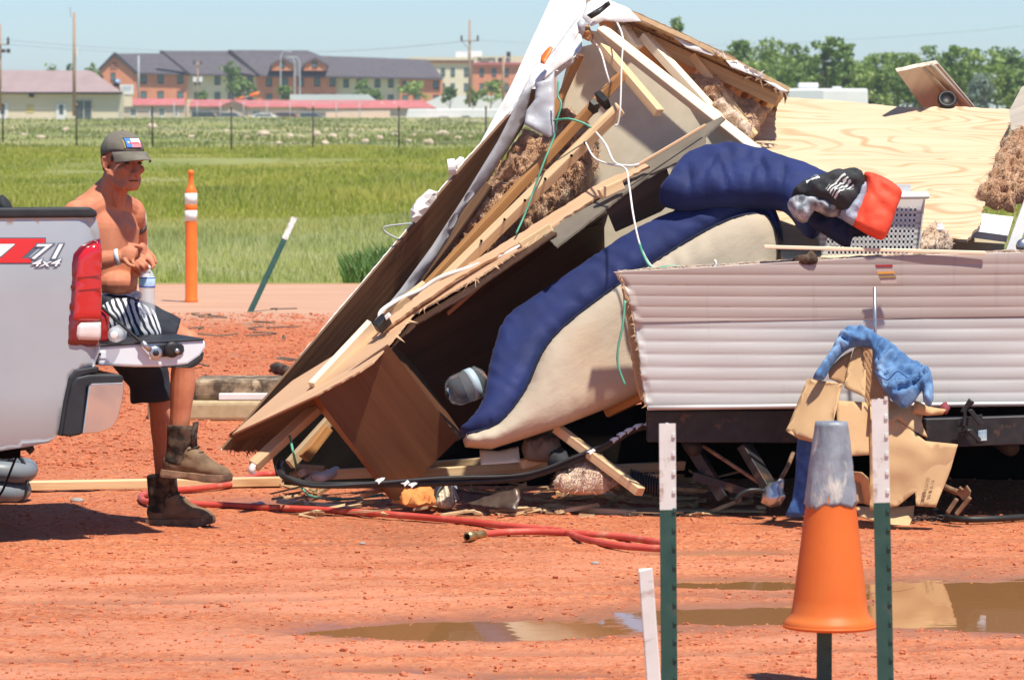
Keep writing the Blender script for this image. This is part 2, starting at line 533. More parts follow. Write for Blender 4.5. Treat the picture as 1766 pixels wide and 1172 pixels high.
M['boot_tan'] = pm('dusty_boot_leather', (.13, .08, .045), (.27, .18, .105), scale=14, rough=.85, bump=.4, bscale=60, bdist=.004, c3=(.16, .085, .045), c3scale=7, c3amt=(.55, .75))
M['boot_sole'] = pm('muddy_boot_sole', (.10, .06, .04), (.30, .17, .10), scale=18, rough=.9, bump=.5)
M['shorts_dark'] = pm('charcoal_shorts', (.014, .017, .026), (.026, .031, .044), scale=6, rough=.8, bump=.3, bscale=22, bdist=.01)
M['green_post'] = pm('green_post_paint', (.016, .062, .050), (.028, .085, .068), scale=14, rough=.5, c3=(.10, .07, .05), c3scale=14, c3amt=(.62, .72))
M['post_white'] = pm('chalky_white_post_paint', (.60, .60, .57), (.68, .68, .65), scale=10, rough=.7, c3=(.40, .30, .25), c3scale=(22, 22, 10), c3amt=(.58, .70))
M['cone'] = pm('orange_cone_vinyl', (.86, .20, .035), (.90, .25, .05), scale=4, rough=.5, c3=(.74, .26, .09), c3scale=6, c3amt=(.58, .85))
M['delin'] = pm('orange_delineator', (.82, .15, .015), (.86, .19, .025), scale=4, rough=.45)
M['duct'] = pm('grey_duct_tape', (.17, .195, .23), (.30, .33, .37), scale=12, rough=.42, bump=.7, bscale=(40, 40, 16), c3=(.60, .58, .52), c3scale=(14, 14, 6), c3amt=(.55, .66), bdist=.006)
M['card'] = pm('brown_cardboard', (.50, .315, .155), (.57, .37, .19), scale=3.5, rough=.8, bump=.08)
M['card_in'] = pm('corrugated_inner_card', (.36, .20, .095), (.42, .25, .125), scale=4, rough=.85)
M['ink'] = pm('printing_ink', (.10, .05, .035), rough=.8)
M['denim'] = pm('washed_denim', (.05, .13, .29), (.14, .27, .47), scale=11, detail=6, rough=.85, bump=.35, bscale=40, bdist=.005, c3=(.27, .41, .60), c3scale=6, c3amt=(.52, .75))
M['denim_dark'] = pm('dark_denim', (.022, .065, .19), (.05, .12, .30), scale=(25, 25, 4), rough=.85)
M['red_cloth'] = pm('orange_red_cloth', (.76, .055, .022), (.82, .085, .035), scale=6, rough=.7, bump=.3, bscale=22, bdist=.008)
M['grey_cloth'] = pm('blue_grey_cloth', (.26, .29, .38), (.34, .37, .46), scale=6, rough=.75, bump=.3, bscale=25)
M['camo_cloth'] = pm('grey_mottled_cloth', (.10, .11, .13), (.46, .48, .52), scale=22, rough=.8, bump=.4, bscale=25, ramp=(.4, .62))
M['black_cloth'] = pm('black_tshirt_cloth', (.018, .02, .023), (.035, .038, .042), scale=8, rough=.85, bump=.4, bscale=25, bdist=.008)
M['basket'] = pm('white_basket_plastic', (.78, .78, .76), rough=.4)
M['pet'] = pm('clear_bottle_plastic', (.86, .90, .93), rough=.08)
M['pet'].node_tree.nodes['Principled BSDF'].inputs['Alpha'].default_value = .38
M['pet_label'] = pm('blue_bottle_label', (.35, .62, .86), (.72, .84, .92), scale=30, rough=.4)
M['red_drink'] = pm('red_drink', (.33, .008, .012), (.42, .02, .02), scale=8, rough=.12, coat=.6)
M['paper'] = pm('book_paper', (.66, .58, .44), (.40, .33, .22), scale=(190, 6, 6), rough=.9)
M['grey_hose'] = pm('grey_vinyl_tube', (.155, .18, .205), (.20, .225, .25), scale=5, rough=.42, c3=(.30, .18, .12), c3scale=7, c3amt=(.6, .8))
M['camo_print'] = pm('camouflage_cushion_cloth', (.075, .050, .032), (.31, .225, .14), scale=13, detail=3, rough=.85, ramp=(.4, .62), c3=(.40, .30, .19), c3scale=8, c3amt=(.55, .62), bump=.2)
M['orange_cloth'] = pm('orange_rag', (.78, .30, .09), (.62, .22, .06), scale=9, rough=.9, bump=.5, bscale=30)
M['glass_dark'] = pm('window_glass', (.035, .055, .06), (.09, .13, .13), scale=.6, rough=.12, spec=.8)

def translucent(mat, fac):
    nt = mat.node_tree; N, Lk = nt.nodes, nt.links; b = N['Principled BSDF']
    t = N.new('ShaderNodeBsdfTranslucent'); l = b.inputs['Base Color'].links
    if l: Lk.new(l[0].from_socket, t.inputs[0])
    else: t.inputs[0].default_value = b.inputs['Base Color'].default_value
    ms = N.new('ShaderNodeMixShader'); ms.inputs[0].default_value = fac
    out = [n for n in N if n.type == 'OUTPUT_MATERIAL'][0]
    Lk.new(b.outputs[0], ms.inputs[1]); Lk.new(t.outputs[0], ms.inputs[2]); Lk.new(ms.outputs[0], out.inputs[0])
translucent(M['cone'], .35)
# ---------------------------------------------------------------- ground
PUDDLES = [  # centre x, y, radius x, y, depth
    (-.13, 15.72, .58, .36, .052), (.82, 18.40, .26, .16, .062), (.86, 17.27, .34, .22, .058),
    (1.95, 16.55, .72, .98, .062), (.95, 16.22, .66, .36, .044), (-.42, 14.55, .17, .10, .04), (.10, 14.40, .28, .10, .04), (-1.12, 20.85, .34, .32, .026)]
def g_profile(y):
    pts = [(-100, 0), (46, 0), (50, -.05), (70, -.25), (110, -.1), (160, .12), (194, .02), (260, .1), (600, .60), (900, .70), (8000, .8)]
    for (a, za), (b, zb) in zip(pts, pts[1:]):
        if y <= b:
            t = (y-a)/(b-a); t = t*t*(3-2*t)
            return za + (zb-za)*t
    return .8
def g_height(x, y):
    z = g_profile(y)
    if 9 < y < 48 and abs(x) < 8:
        fade = min(1, (48-y)/8)
        z += fade*(.011*fbm(x, y*.7, 0, .9, 2) + .006*fbm(x, y, 4, 5, 2))
        if y < 26: z += .0035*fbm(x, y, 8, 22, 2)
        for cx, cy, rx, ry, dp in PUDDLES:
            q = ((x-cx)/rx)**2 + ((y-cy)/ry)**2
            if q < 6: z -= dp*math.exp(-q*1.1) - .007*fbm(x, y, 3, 13, 3)*math.exp(-(q-1.2)**2)
        for r0, sl in ((14.95, .10), (16.75, .10), (13.95, -.06), (18.75, .05)):      # tyre tracks
            e = (y-r0-sl*x-.12*nz(x, 0, r0, .8))/.11
            if abs(e) < 2.5: z += -.010*math.exp(-e*e) + .007*math.exp(-(abs(e)-1.35)**2*5) + .0035*math.exp(-e*e)*math.sin(x*58+e*2)
        if y < 18.2:    # wheel ruts running across
            z += .005*nz(x*.25, y*2.2, 5, 1)*min(1, (18.2-y))
    elif y >= 48:
        z += .12*fbm(x, y, 2, .05, 2)*min(1, (y-48)/30)
    return z
us = sorted(set([round(-.5+.04*i, 4) for i in range(11)] + [round(-.1+.00115*i, 5) for i in range(175)] + [round(.105+.04*i, 4) for i in range(11)]))
ys = [-40, -20, -8, 0, 5, 9, 12, 13] + list(np.arange(13.5, 22, .042)) + list(np.arange(22, 48, .2)) + list(np.geomspace(48, 7000, 110))
gv, gf = [], []
for y in ys:
    for u in us:
        x = u*(y+25) if y > 0 else u*(25 + abs(y))
        gv.append((x, y, g_height(x, y)))
nu = len(us)
for j in range(len(ys)-1):
    for i in range(nu-1):
        gf.append((j*nu+i, j*nu+i+1, (j+1)*nu+i+1, (j+1)*nu+i))
def ground_mat():
    m, nt, b = newmat('red_scoria_ground')
    N, Lk = nt.nodes, nt.links
    geo = N.new('ShaderNodeNewGeometry'); pos = geo.outputs['Position']
    sep = N.new('ShaderNodeSeparateXYZ'); Lk.new(pos, sep.inputs[0])
    def noi(sc, det=5, rgh=.6, dist=0):
        mp = N.new('ShaderNodeMapping'); mp.inputs['Scale'].default_value = sc
        Lk.new(pos, mp.inputs[0])
        t = N.new('ShaderNodeTexNoise'); t.inputs['Scale'].default_value = 1; t.inputs['Detail'].default_value = det
        t.inputs['Roughness'].default_value = rgh; t.inputs['Distortion'].default_value = dist
        Lk.new(mp.outputs[0], t.inputs[0]); return t.outputs[0]
    def ramp(src, stops):
        r = N.new('ShaderNodeValToRGB'); e = r.color_ramp.elements
        while len(e) < len(stops): e.new(.5)
        for k, (p, c) in enumerate(stops):
            e[k].position = p; e[k].color = rgb(c) if not isinstance(c, (int, float)) else (c, c, c, 1)
        Lk.new(src, r.inputs[0]); return r.outputs[0]
    def mix(f, a, bb):
        x = N.new('ShaderNodeMix'); x.data_type = 'RGBA'
        Lk.new(f, x.inputs[0])
        for s, i in ((a, 6), (bb, 7)):
            if isinstance(s, tuple): x.inputs[i].default_value = rgb(s)
            else: Lk.new(s, x.inputs[i])
        return x.outputs[2]
    def rngm(src, a, b_, c=0, d=1):
        r = N.new('ShaderNodeMapRange'); Lk.new(src, r.inputs[0])
        for k, v in enumerate((a, b_, c, d)): r.inputs[k+1].default_value = v
        return r.outputs[0]
    def math_(op, a, bb):
        x = N.new('ShaderNodeMath'); x.operation = op
        for s, i in ((a, 0), (bb, 1)):
            if isinstance(s, (int, float)): x.inputs[i].default_value = s
            else: Lk.new(s, x.inputs[i])
        x.use_clamp = op == 'MULTIPLY'
        return x.outputs[0]
    # gravel: voronoi chips with their own tint
    vor = N.new('ShaderNodeTexVoronoi'); vor.inputs['Scale'].default_value = 55; Lk.new(pos, vor.inputs['Vector'])
    chip = N.new('ShaderNodeSeparateColor'); Lk.new(vor.outputs['Color'], chip.inputs[0])
    gravel = ramp(chip.outputs[0], [(0, (.27, .062, .022)), (.3, (.47, .128, .044)), (.65, (.57, .18, .066)), (.9, (.64, .27, .13)), (1, (.33, .17, .12))])
    patches = ramp(noi((.9, .45, 1), 4), [(.30, (.30, .078, .028)), (.48, (.47, .125, .044)), (.68, (.58, .19, .075))])
    x = N.new('ShaderNodeMix'); x.data_type = 'RGBA'; x.inputs[0].default_value = .38
    Lk.new(gravel, x.inputs[6]); Lk.new(patches, x.inputs[7]); lot = x.outputs[2]
    speck = ramp(noi((38, 38, 38), 3), [(.66, 0.0), (.72, 1.0)])
    lot = mix(speck, lot, (.13, .04, .022))
    # mud: smooth pinkish film in wheel tracks near the puddles
    mudn = noi((.7, 1.9, 1), 7, .68)
    near = rngm(sep.outputs[1], 19.3, 17.2)
    mudf = math_('MULTIPLY', ramp(mudn, [(.43, 0.0), (.62, .9)]), near)
    lot = mix(mudf, lot, (.57, .235, .125))
    # low ground is wet
    wet = rngm(sep.outputs[2], .0, -.022)
    nearwet = math_('MULTIPLY', wet, rngm(sep.outputs[1], 24, 20))
    lot = mix(nearwet, lot, (.30, .115, .055))
    # road strip
    edge = noi((.25, 1.2, 1), 4)
    yy = math_('ADD', sep.outputs[1], math_('MULTIPLY', edge, 1.0))
    roadf = math_('MULTIPLY', rngm(yy, 37.5, 40.5), rngm(yy, 47.6, 47.2))
    road = ramp(noi((.6, 2.5, 1), 6), [(.3, (.50, .27, .17)), (.7, (.58, .35, .235))])
    lot = mix(roadf, lot, road)
    # dry litter
    litter = math_('MULTIPLY', ramp(noi((1.1, .8, 1), 6, .7), [(.60, 0.0), (.70, 1.0)]), math_('MULTIPLY', rngm(sep.outputs[1], 27, 33), rngm(yy, 41, 39)))
    lot = mix(litter, lot, (.25, .16, .10))
    # field
    fld = ramp(noi((.12, .05, 1), 6, .65), [(.3, (.16, .20, .04)), (.5, (.26, .27, .08)), (.7, (.38, .33, .15))])
    bare = math_('MULTIPLY', ramp(noi((.06, .018, 1), 5, .7), [(.54, 0.0), (.66, .8)]), rngm(sep.outputs[1], 190, 230))
    fld = mix(bare, fld, (.52, .42, .27))
    colr = mix(rngm(yy, 47.3, 47.9), lot, fld)
    Lk.new(colr, b.inputs['Base Color'])
    rr = N.new('ShaderNodeMapRange'); Lk.new(math_('MAXIMUM', math_('MULTIPLY', mudf, .55), nearwet), rr.inputs[0])
    rr.inputs[3].default_value = .88; rr.inputs[4].default_value = .26
    Lk.new(rr.outputs[0], b.inputs['Roughness'])
    bp = N.new('ShaderNodeBump'); bp.inputs['Distance'].default_value = .012
    inv = math_('SUBTRACT', 1.0, math_('MAXIMUM', math_('MULTIPLY', mudf, .75), nearwet))
    Lk.new(math_('MULTIPLY', inv, .9), bp.inputs['Strength'])
    hsum = math_('ADD', math_('MULTIPLY', vor.outputs['Distance'], .6), noi((70, 70, 70), 4))
    Lk.new(hsum, bp.inputs['Height']); Lk.new(bp.outputs[0], b.inputs['Normal'])
    return m
ground = structure(mk('ground', gv, gf, ground_mat(), m=Matrix.Identity(4), smooth=True))

def water_mat():
    m, nt, b = newmat('muddy_water')
    N, Lk = nt.nodes, nt.links
    b.inputs['Base Color'].default_value = (.33, .155, .058, 1)
    b.inputs['Roughness'].default_value = .025
    b.inputs['IOR'].default_value = 1.33
    b.inputs['Specular IOR Level'].default_value = .6
    geo = N.new('ShaderNodeNewGeometry')
    t = N.new('ShaderNodeTexNoise'); t.inputs['Scale'].default_value = 9; Lk.new(geo.outputs['Position'], t.inputs[0])
    bp = N.new('ShaderNodeBump'); bp.inputs['Strength'].default_value = .03; bp.inputs['Distance'].default_value = .01
    Lk.new(t.outputs[0], bp.inputs['Height']); Lk.new(bp.outputs[0], b.inputs['Normal'])
    return m
M['water'] = water_mat()
for cx, cy, rx, ry, dp in PUDDLES:
    n = 40
    v = [(cx + rx*1.9*math.cos(2*math.pi*k/n), cy + ry*1.9*math.sin(2*math.pi*k/n), -.0215 - .0006*PUDDLES.index((cx, cy, rx, ry, dp))) for k in range(n)]
    structure(mk('puddle', v, [tuple(range(n))], M['water'], m=Matrix.Identity(4)))

# loose chips of red scoria lying on the lot
def scatter_stones(name, n, yr, smin, smax, mat, px0=-80, px1=1850, pw=1.0):
    ico = [(0,0,1),(.894,0,.447),(.276,.851,.447),(-.724,.526,.447),(-.724,-.526,.447),(.276,-.851,.447),(.724,.526,-.447),(-.276,.851,-.447),(-.894,0,-.447),(-.276,-.851,-.447),(.724,-.526,-.447),(0,0,-1)]
    fc = [(0,1,2),(0,2,3),(0,3,4),(0,4,5),(0,5,1),(1,6,2),(2,7,3),(3,8,4),(4,9,5),(5,10,1),(6,7,2),(7,8,3),(8,9,4),(9,10,5),(10,6,1),(11,7,6),(11,8,7),(11,9,8),(11,10,9),(11,6,10)]
    ico = np.array(ico); fc = np.array(fc)
    V = np.zeros((n, 12, 3)); 
    for k in range(n):
        y = yr[0] + (yr[1]-yr[0])*random.random()**pw
        x = (random.uniform(px0, px1)-883)/F*y
        s = smin*(smax/smin)**(random.random()**2.2)
        q = ico*(1 + rng.uniform(-.3, .3, (12, 1)))*np.array([s*random.uniform(.8, 1.5), s*random.uniform(.8, 1.4), s*random.uniform(.45, .9)])
        a = random.uniform(0, 6.28); c, s_ = math.cos(a), math.sin(a)
        q = q @ np.array([[c, s_, 0], [-s_, c, 0], [0, 0, 1]])
        z = g_height(x, y)
        if z < -.017: q *= 0.2
        V[k] = q + np.array([x, y, z + s*.2])
    me = bpy.data.meshes.new(name)
    fa = (fc[None] + (np.arange(n)*12)[:, None, None]).reshape(-1, 3)
    me.from_pydata(V.reshape(-1, 3).tolist(), [], fa.tolist())
    me.materials.append(mat)
    o = bpy.data.objects.new(name, me); link(o, Matrix.Identity(4)); stuff(o)
    return o
M['chip'] = pm('scoria_chips', (.40, .10, .042), (.60, .20, .095), scale=9, detail=4, rough=.9, world=True, c3=(.30, .17, .13), c3scale=14, c3amt=(.64, .68))
tag(scatter_stones('gravel', 24000, (13.6, 24), .0018, .0070, M['chip'], pw=.9), 'small red gravel chips strewn over the lot', 'gravel')
tag(scatter_stones('loose_stones', 1500, (13.6, 23), .006, .015, M['chip']), 'larger red stones strewn over the lot', 'stones')
tag(scatter_stones('coarse_gravel', 17000, (22.5, 40), .004, .017, M['chip'], px0=-60, px1=800), 'coarse red scoria chunks beyond the wreck', 'gravel')
M['grey_stone'] = pm('grey_pebble', (.26, .24, .23), (.38, .35, .33), scale=20, rough=.8)
for px, py, s in ((133, 865, .022), (157, 891, .010), (625, 938, .010), (238, 672, .02), (1345, 700, .01), (455, 876, .011), (1027, 972, .012)):
    c = G(px, py)
    v, f = ell_vf((0, 0, 0), (s*1.5, s, s*.6), None, 9, 6)
    v = [q*(1+.25*nz(q.x*60, q.y*60, q.z*60+px)) + c + Vector((0, 0, s*.3)) for q in v]
    tag(mk('pebble', v, f, M['grey_stone'], smooth=True), 'small grey pebble lying on the red lot', 'pebble', 'grey pebbles on the lot')

# ---------------------------------------------------------------- grass
def grass_mat(name, a, b_, c, tipc):
    m, nt, b = newmat(name)
    N, Lk = nt.nodes, nt.links
    geo = N.new('ShaderNodeNewGeometry')
    mp = N.new('ShaderNodeMapping'); mp.inputs['Scale'].default_value = (.22, .07, .22); Lk.new(geo.outputs['Position'], mp.inputs[0])
    t = N.new('ShaderNodeTexNoise'); t.inputs['Scale'].default_value = 1; t.inputs['Detail'].default_value = 5; Lk.new(mp.outputs[0], t.inputs[0])
    r = N.new('ShaderNodeValToRGB'); e = r.color_ramp.elements; e.new(.5)
    for k, (p, cc) in enumerate(((.32, a), (.5, b_), (.68, c))): e[k].position = p; e[k].color = rgb(cc)
    Lk.new(t.outputs[0], r.inputs[0])
    at = N.new('ShaderNodeAttribute'); at.attribute_name = 'tip'
    x = N.new('ShaderNodeMix'); x.data_type = 'RGBA'; Lk.new(at.outputs['Fac'], x.inputs[0]); Lk.new(r.outputs[0], x.inputs[6]); x.inputs[7].default_value = rgb(tipc)
    Lk.new(x.outputs[2], b.inputs['Base Color'])
    b.inputs['Roughness'].default_value = .6
    tr = N.new('ShaderNodeBsdfTranslucent'); Lk.new(x.outputs[2], tr.inputs[0])
    ms = N.new('ShaderNodeMixShader'); ms.inputs[0].default_value = .4
    out = [n for n in N if n.type == 'OUTPUT_MATERIAL'][0]
    Lk.new(b.outputs[0], ms.inputs[1]); Lk.new(tr.outputs[0], ms.inputs[2]); Lk.new(ms.outputs[0], out.inputs[0])
    return m
def grass(name, n, yr, h0, h1, w, mat, px=(-90, 1060), tipp=.35, label='', lean=.25, clump=0.0, core=.68):
    y = np.exp(rng.uniform(math.log(yr[0]), math.log(yr[1]), n))
    pxs = np.where(rng.random(n) < core, rng.uniform(px[0], px[1], n), rng.uniform(-900, 2150, n))
    x = (pxs-883)/F*y
    if clump:
        keep = np.array([fbm(a*clump, b*clump*.4, 5, 1, 3) for a, b in zip(x, y)]) + rng.uniform(-.35, .35, n) > -.05
        x, y = x[keep], y[keep]; n = len(x)
    z = np.array([g_profile(b) for b in y]) - .05
    hv = np.array([max(.35, .8 + .5*nz(a, b*.35, 3, .5) + .8*nz(a, b*.3, 9, .13)) for a, b in zip(x, y)])
    h = rng.uniform(h0, h1, n)*hv
    wv = w*rng.uniform(.6, 1.4, n)*np.maximum(1, y/70)
    ang = rng.uniform(0, 2*math.pi, n)
    lx, ly = lean*h*np.cos(ang), lean*h*np.sin(ang)
    ax = rng.uniform(-.5, .5, n)
    wx, wy = wv*np.cos(ax), wv*np.sin(ax)
    base = np.stack([x, y, z], 1)
    V = np.zeros((n, 5, 3))
    V[:, 0] = base + np.stack([-wx, -wy, 0*x], 1); V[:, 1] = base + np.stack([wx, wy, 0*x], 1)
    mid = base + np.stack([lx*.3, ly*.3, h*.6], 1)
    V[:, 2] = mid + np.stack([wx*.75, wy*.75, 0*x], 1); V[:, 3] = mid - np.stack([wx*.75, wy*.75, 0*x], 1)
    V[:, 4] = base + np.stack([lx, ly, h], 1)
    i0 = np.arange(n)*5
    fa = np.concatenate([np.stack([i0, i0+1, i0+2], 1), np.stack([i0, i0+2, i0+3], 1), np.stack([i0+3, i0+2, i0+4], 1)])
    me = bpy.data.meshes.new(name)
    me.vertices.add(n*5); me.vertices.foreach_set('co', V.ravel())
    me.loops.add(len(fa)*3); me.loops.foreach_set('vertex_index', fa.ravel().astype(np.int32))
    me.polygons.add(len(fa)); me.polygons.foreach_set('loop_start', np.arange(0, len(fa)*3, 3, dtype=np.int32))
    me.update(); me.validate()
    tip = np.zeros((n, 5)); seed = (rng.random(n) < tipp)*rng.uniform(.4, 1, n)
    tip[:, 2] = tip[:, 3] = seed*.55; tip[:, 4] = seed
    at = me.attributes.new('tip', 'FLOAT', 'POINT'); at.data.foreach_set('value', tip.ravel())
    me.materials.append(mat)
    o = bpy.data.objects.new(name, me); link(o, Matrix.Identity(4)); stuff(o)
    return tag(o, label, 'grass')
g1 = grass_mat('meadow_grass', (.20, .28, .02), (.33, .38, .03), (.46, .45, .06), (.62, .52, .2))
g2 = grass_mat('tall_weeds', (.26, .36, .04), (.38, .46, .07), (.52, .53, .13), (.78, .70, .42))
g3 = grass_mat('field_weeds', (.16, .22, .045), (.25, .29, .08), (.36, .35, .14), (.42, .37, .2))
grass('meadow_grass', 250000, (66, 200), .13, .32, .008, g1, tipp=.45, label='yellow green meadow grass on the bank before the wire fence')
grass('tall_grass', 150000, (47.6, 80), .10, .36, .0045, g2, tipp=.75, label='tall pale seeded grass along the dirt road edge')
grass('field_weeds', 30000, (205, 640), .10, .34, .012, g3, px=(-90, 1060), tipp=.2, label='patchy weeds in the rubble field beyond the fence', clump=.12)
grass('verge_weeds', 1500, (47.3, 50), .3, .7, .012, grass_mat('dark_weeds', (.07, .17, .025), (.11, .22, .035), (.16, .27, .06), (.3, .33, .12)), core=1.0, px=(595, 705), tipp=.1, label='dark green weeds beside the collapsed wall', lean=.45)
# ---------------------------------------------------------------- background
def zg(d): return g_profile(d)
def flatm(name, c1, c2=None, **k): return pm(name, c1, c2, **{**dict(scale=.6, rough=.8), **k})
M['brick_o'] = flatm('orange_brick_wall', (.62, .235, .125), (.70, .29, .165), scale=1.2)
M['stucco'] = flatm('cream_stucco', (.70, .63, .46), (.76, .69, .52))
M['shingle'] = flatm('slate_grey_shingles', (.085, .075, .085), (.125, .11, .12), scale=(1, 1, 4))
M['trim_dk'] = flatm('dark_trim', (.06, .05, .055))
M['mauve_metal'] = flatm('mauve_metal_roof', (.30, .22, .215), (.34, .255, .25))
M['tan_siding'] = flatm('tan_siding', (.68, .58, .42), (.74, .64, .48), scale=(.3, .3, 6))
M['red_metal'] = flatm('red_metal_roof', (.44, .125, .125), (.50, .165, .16))
M['motel_wall'] = flatm('taupe_siding', (.56, .45, .36), (.62, .51, .41), scale=(.3, .3, 6))
M['peach'] = flatm('peach_wall', (.74, .54, .41), (.78, .59, .46))
M['rv_white'] = flatm('white_vehicle_paint', (.78, .78, .77), (.72, .72, .72), rough=.4)
M['pole_wood'] = flatm('utility_pole_wood', (.34, .22, .15), (.42, .29, .20), scale=(8, 8, 1))
M['galv'] = flatm('grey_galvanised_pole', (.38, .42, .44), (.45, .48, .5))
M['curtain'] = flatm('green_tinted_pane', (.09, .16, .16), (.16, .26, .25), scale=.8, rough=.2)
M['car_dark'] = flatm('dark_car_paint', (.03, .035, .045), (.05, .055, .065), rough=.3)
M['car_white'] = flatm('white_car_paint', (.75, .75, .75), rough=.3)
M['car_red'] = flatm('dull_red_car_paint', (.16, .05, .045), rough=.35)

def wbox(name, px0, px1, py0, py1, d, dep, mat, parent=None, dz=0):
    """upright box whose front face spans the photograph rectangle at distance d, running dep metres back"""
    a, b = P(px0, py1, d), P(px1, py0, d)
    return box(name, a.x, b.x, d, d+dep, a.z, b.z, mat, parent)
def prism(name, pts, d, dep, mat, parent=None, pts2=None):
    """front outline pts (px,py) at distance d joined to pts2 (default the same shape) dep metres behind"""
    A = [P(x, y, d) for x, y in pts]
    if pts2 is None: B = [Vector((v.x, v.y+dep, v.z)) for v in A]
    else: B = [P(x, y, d) + Vector((0, dep, 0)) for x, y in pts2]
    n = len(A)
    return mk(name, A+B, [tuple(range(n)), tuple(range(2*n-1, n-1, -1))]+[(i, (i+1) % n, n+(i+1) % n, n+i) for i in range(n)], mat, parent)
win_cache = {}
def window(px, py, w, h, d, parent, fm='trim_dk', pmn='curtain'):
    """window centred at px,py, size in metres, slightly proud of a wall whose face is at distance d"""
    key = (round(w, 2), round(h, 2), fm, pmn)
    c = P(px, py, d); mt = Matrix.Translation(Vector((c.x, d, c.z)))
    t = .09*max(1, h/1.4)
    if key not in win_cache:
        v, f = join_vf([box_vf(-w/2, -w/2+t, -.08, .02, -h/2, h/2), box_vf(w/2-t, w/2, -.08, .02, -h/2, h/2), box_vf(-w/2+t, w/2-t, -.08, .02, h/2-t, h/2),
                        box_vf(-w/2+t, w/2-t, -.11, .02, -h/2, -h/2+t*2.4), box_vf(-t*.3, t*.3, -.06, .02, -h/2+t*2.4, h/2-t)])
        fr = mk('window', v, f, M[fm], parent, mt)
        pa = box('pane', -w/2+t, w/2-t, -.02, .015, -h/2+t*2.4, h/2-t, M[pmn], fr, mt)
        win_cache[key] = (fr, pa)
    else:
        fr = dup(win_cache[key][0], mt, parent); dup(win_cache[key][1], mt, fr)
    return fr
# hotel ------------------------------------------------------------
D = 900.0
hot = thing('hotel', P(470, 200, D), 'long three storey hotel of orange brick and cream with slate grey roofs', 'hotel')
base = 203
def hwall(px0, px1, top, mat, dd): return wbox('wall', px0, px1, top, base, D+dd, 14, M[mat], hot)
# gabled end block, then stepped wings
prism('gable_wall', [(171, base), (171, 122), (197, 97), (236, 125), (236, base)], D-3, 1.0, M['brick_o'], hot)
hwall(236, 322, 124, 'brick_o', -2.6); hwall(322, 443, 126, 'stucco', -1.4); hwall(443, 579, 128, 'brick_o', -2.2); hwall(579, 690, 131, 'stucco', -1.2); hwall(690, 762, 133, 'brick_o', -2)
def roof(pts_front, ridge, d, dep, name='roof'):
    """sloping roof: eave points at d, ridge points set back"""
    E = [P(x, y, d) for x, y in pts_front]
    Rg = [P(x, y, d+dep) for x, y in ridge]
    V = E + Rg + [v + Vector((0, 0, -.35)) for v in E] + [v + Vector((0, .2, -.35)) for v in Rg]
    k, r = len(E), len(Rg)
    a, b_, c, e = 0, 1, k, k+1
    Fc = [(0, 1, k+1, k), (k+r, k+r+k, k+r+k+1, k+r+1), (0, k+r, k+r+1, 1), (k, k+1, k+r+k+1, k+r+k), (0, k, k+r+k, k+r), (1, k+r+1, k+r+k+1, k+1)]
    return mk(name, V, Fc, M['shingle'], hot)
roof([(232, 125), (326, 127)], [(196, 93), (296, 92)], D-3.6, 8)
roof([(326, 127.5), (447, 129)], [(275, 88), (398, 88)], D-3.2, 8.5)
roof([(445, 129.5), (640, 132)], [(393, 86.5), (530, 87)], D-3.8, 8.2)
roof([(575, 131.8), (764, 134.5)], [(500, 94.5), (738, 103)], D-3.0, 8)
prism('roof_edge', [(166, 122), (196, 91), (200, 91), (238, 125.5), (234, 126.5), (197, 97), (172, 121)], D-3.6, 1.0, M['trim_dk'], hot)
prism('roof_edge', [(275, 88.5), (279, 87), (328, 127), (323, 128)], D-4.0, .8, M['trim_dk'], hot)
prism('roof_edge', [(393, 87), (398, 86), (448, 129), (443, 130)], D-4.4, .8, M['trim_dk'], hot)
for cx, w in ((487, 19), (543, 20)):
    prism('dormer', [(cx-w, 122), (cx-w, 112), (cx, 101), (cx+w, 112), (cx+w, 122)], D-4.4, 4, M['brick_o'], hot)
    prism('dormer_roof', [(cx-w-3, 112), (cx, 99), (cx+w+3, 112), (cx+w+1, 114), (cx, 102.5), (cx-w-1, 114)], D-4.8, 4, M['shingle'], hot)
    window(cx, 112, 1.0, 1.2, D-4.42, hot)
for px in (248, 277, 311): 
    window(px, 137, 1.15, 1.75, D-2.62, hot); window(px, 164, 1.15, 1.5, D-2.62, hot)
for px in (340, 375, 398, 431): window(px, 139, 1.15, 1.75, D-1.42, hot); window(px, 166, 1.1, 1.5, D-1.42, hot)
for px in (464, 491, 519, 547, 574): window(px, 142, 1.15, 1.7, D-2.22, hot); window(px, 169, 1.1, 1.5, D-2.22, hot)
for px in (597, 620, 651, 674): window(px, 144, 1.1, 1.65, D-1.22, hot); window(px, 170, 1.1, 1.4, D-1.22, hot)
for px in (699, 720, 752): window(px, 147, 1.1, 1.6, D-2.02, hot); window(px, 170, 1.1, 1.4, D-2.02, hot)
window(195, 133, .9, 1.7, D-3.02, hot)
for k, (x0, x1, yy) in enumerate(((193, 201, 108), (189, 204, 113), (190, 203, 118))):      # worn lettering, too blurred to read
    x = x0
    while x < x1:
        wbox('sign_lettering', x, x+1.3, yy, yy+2.6, D-3.08, .06, M['trim_dk'], hot); x += 2.2
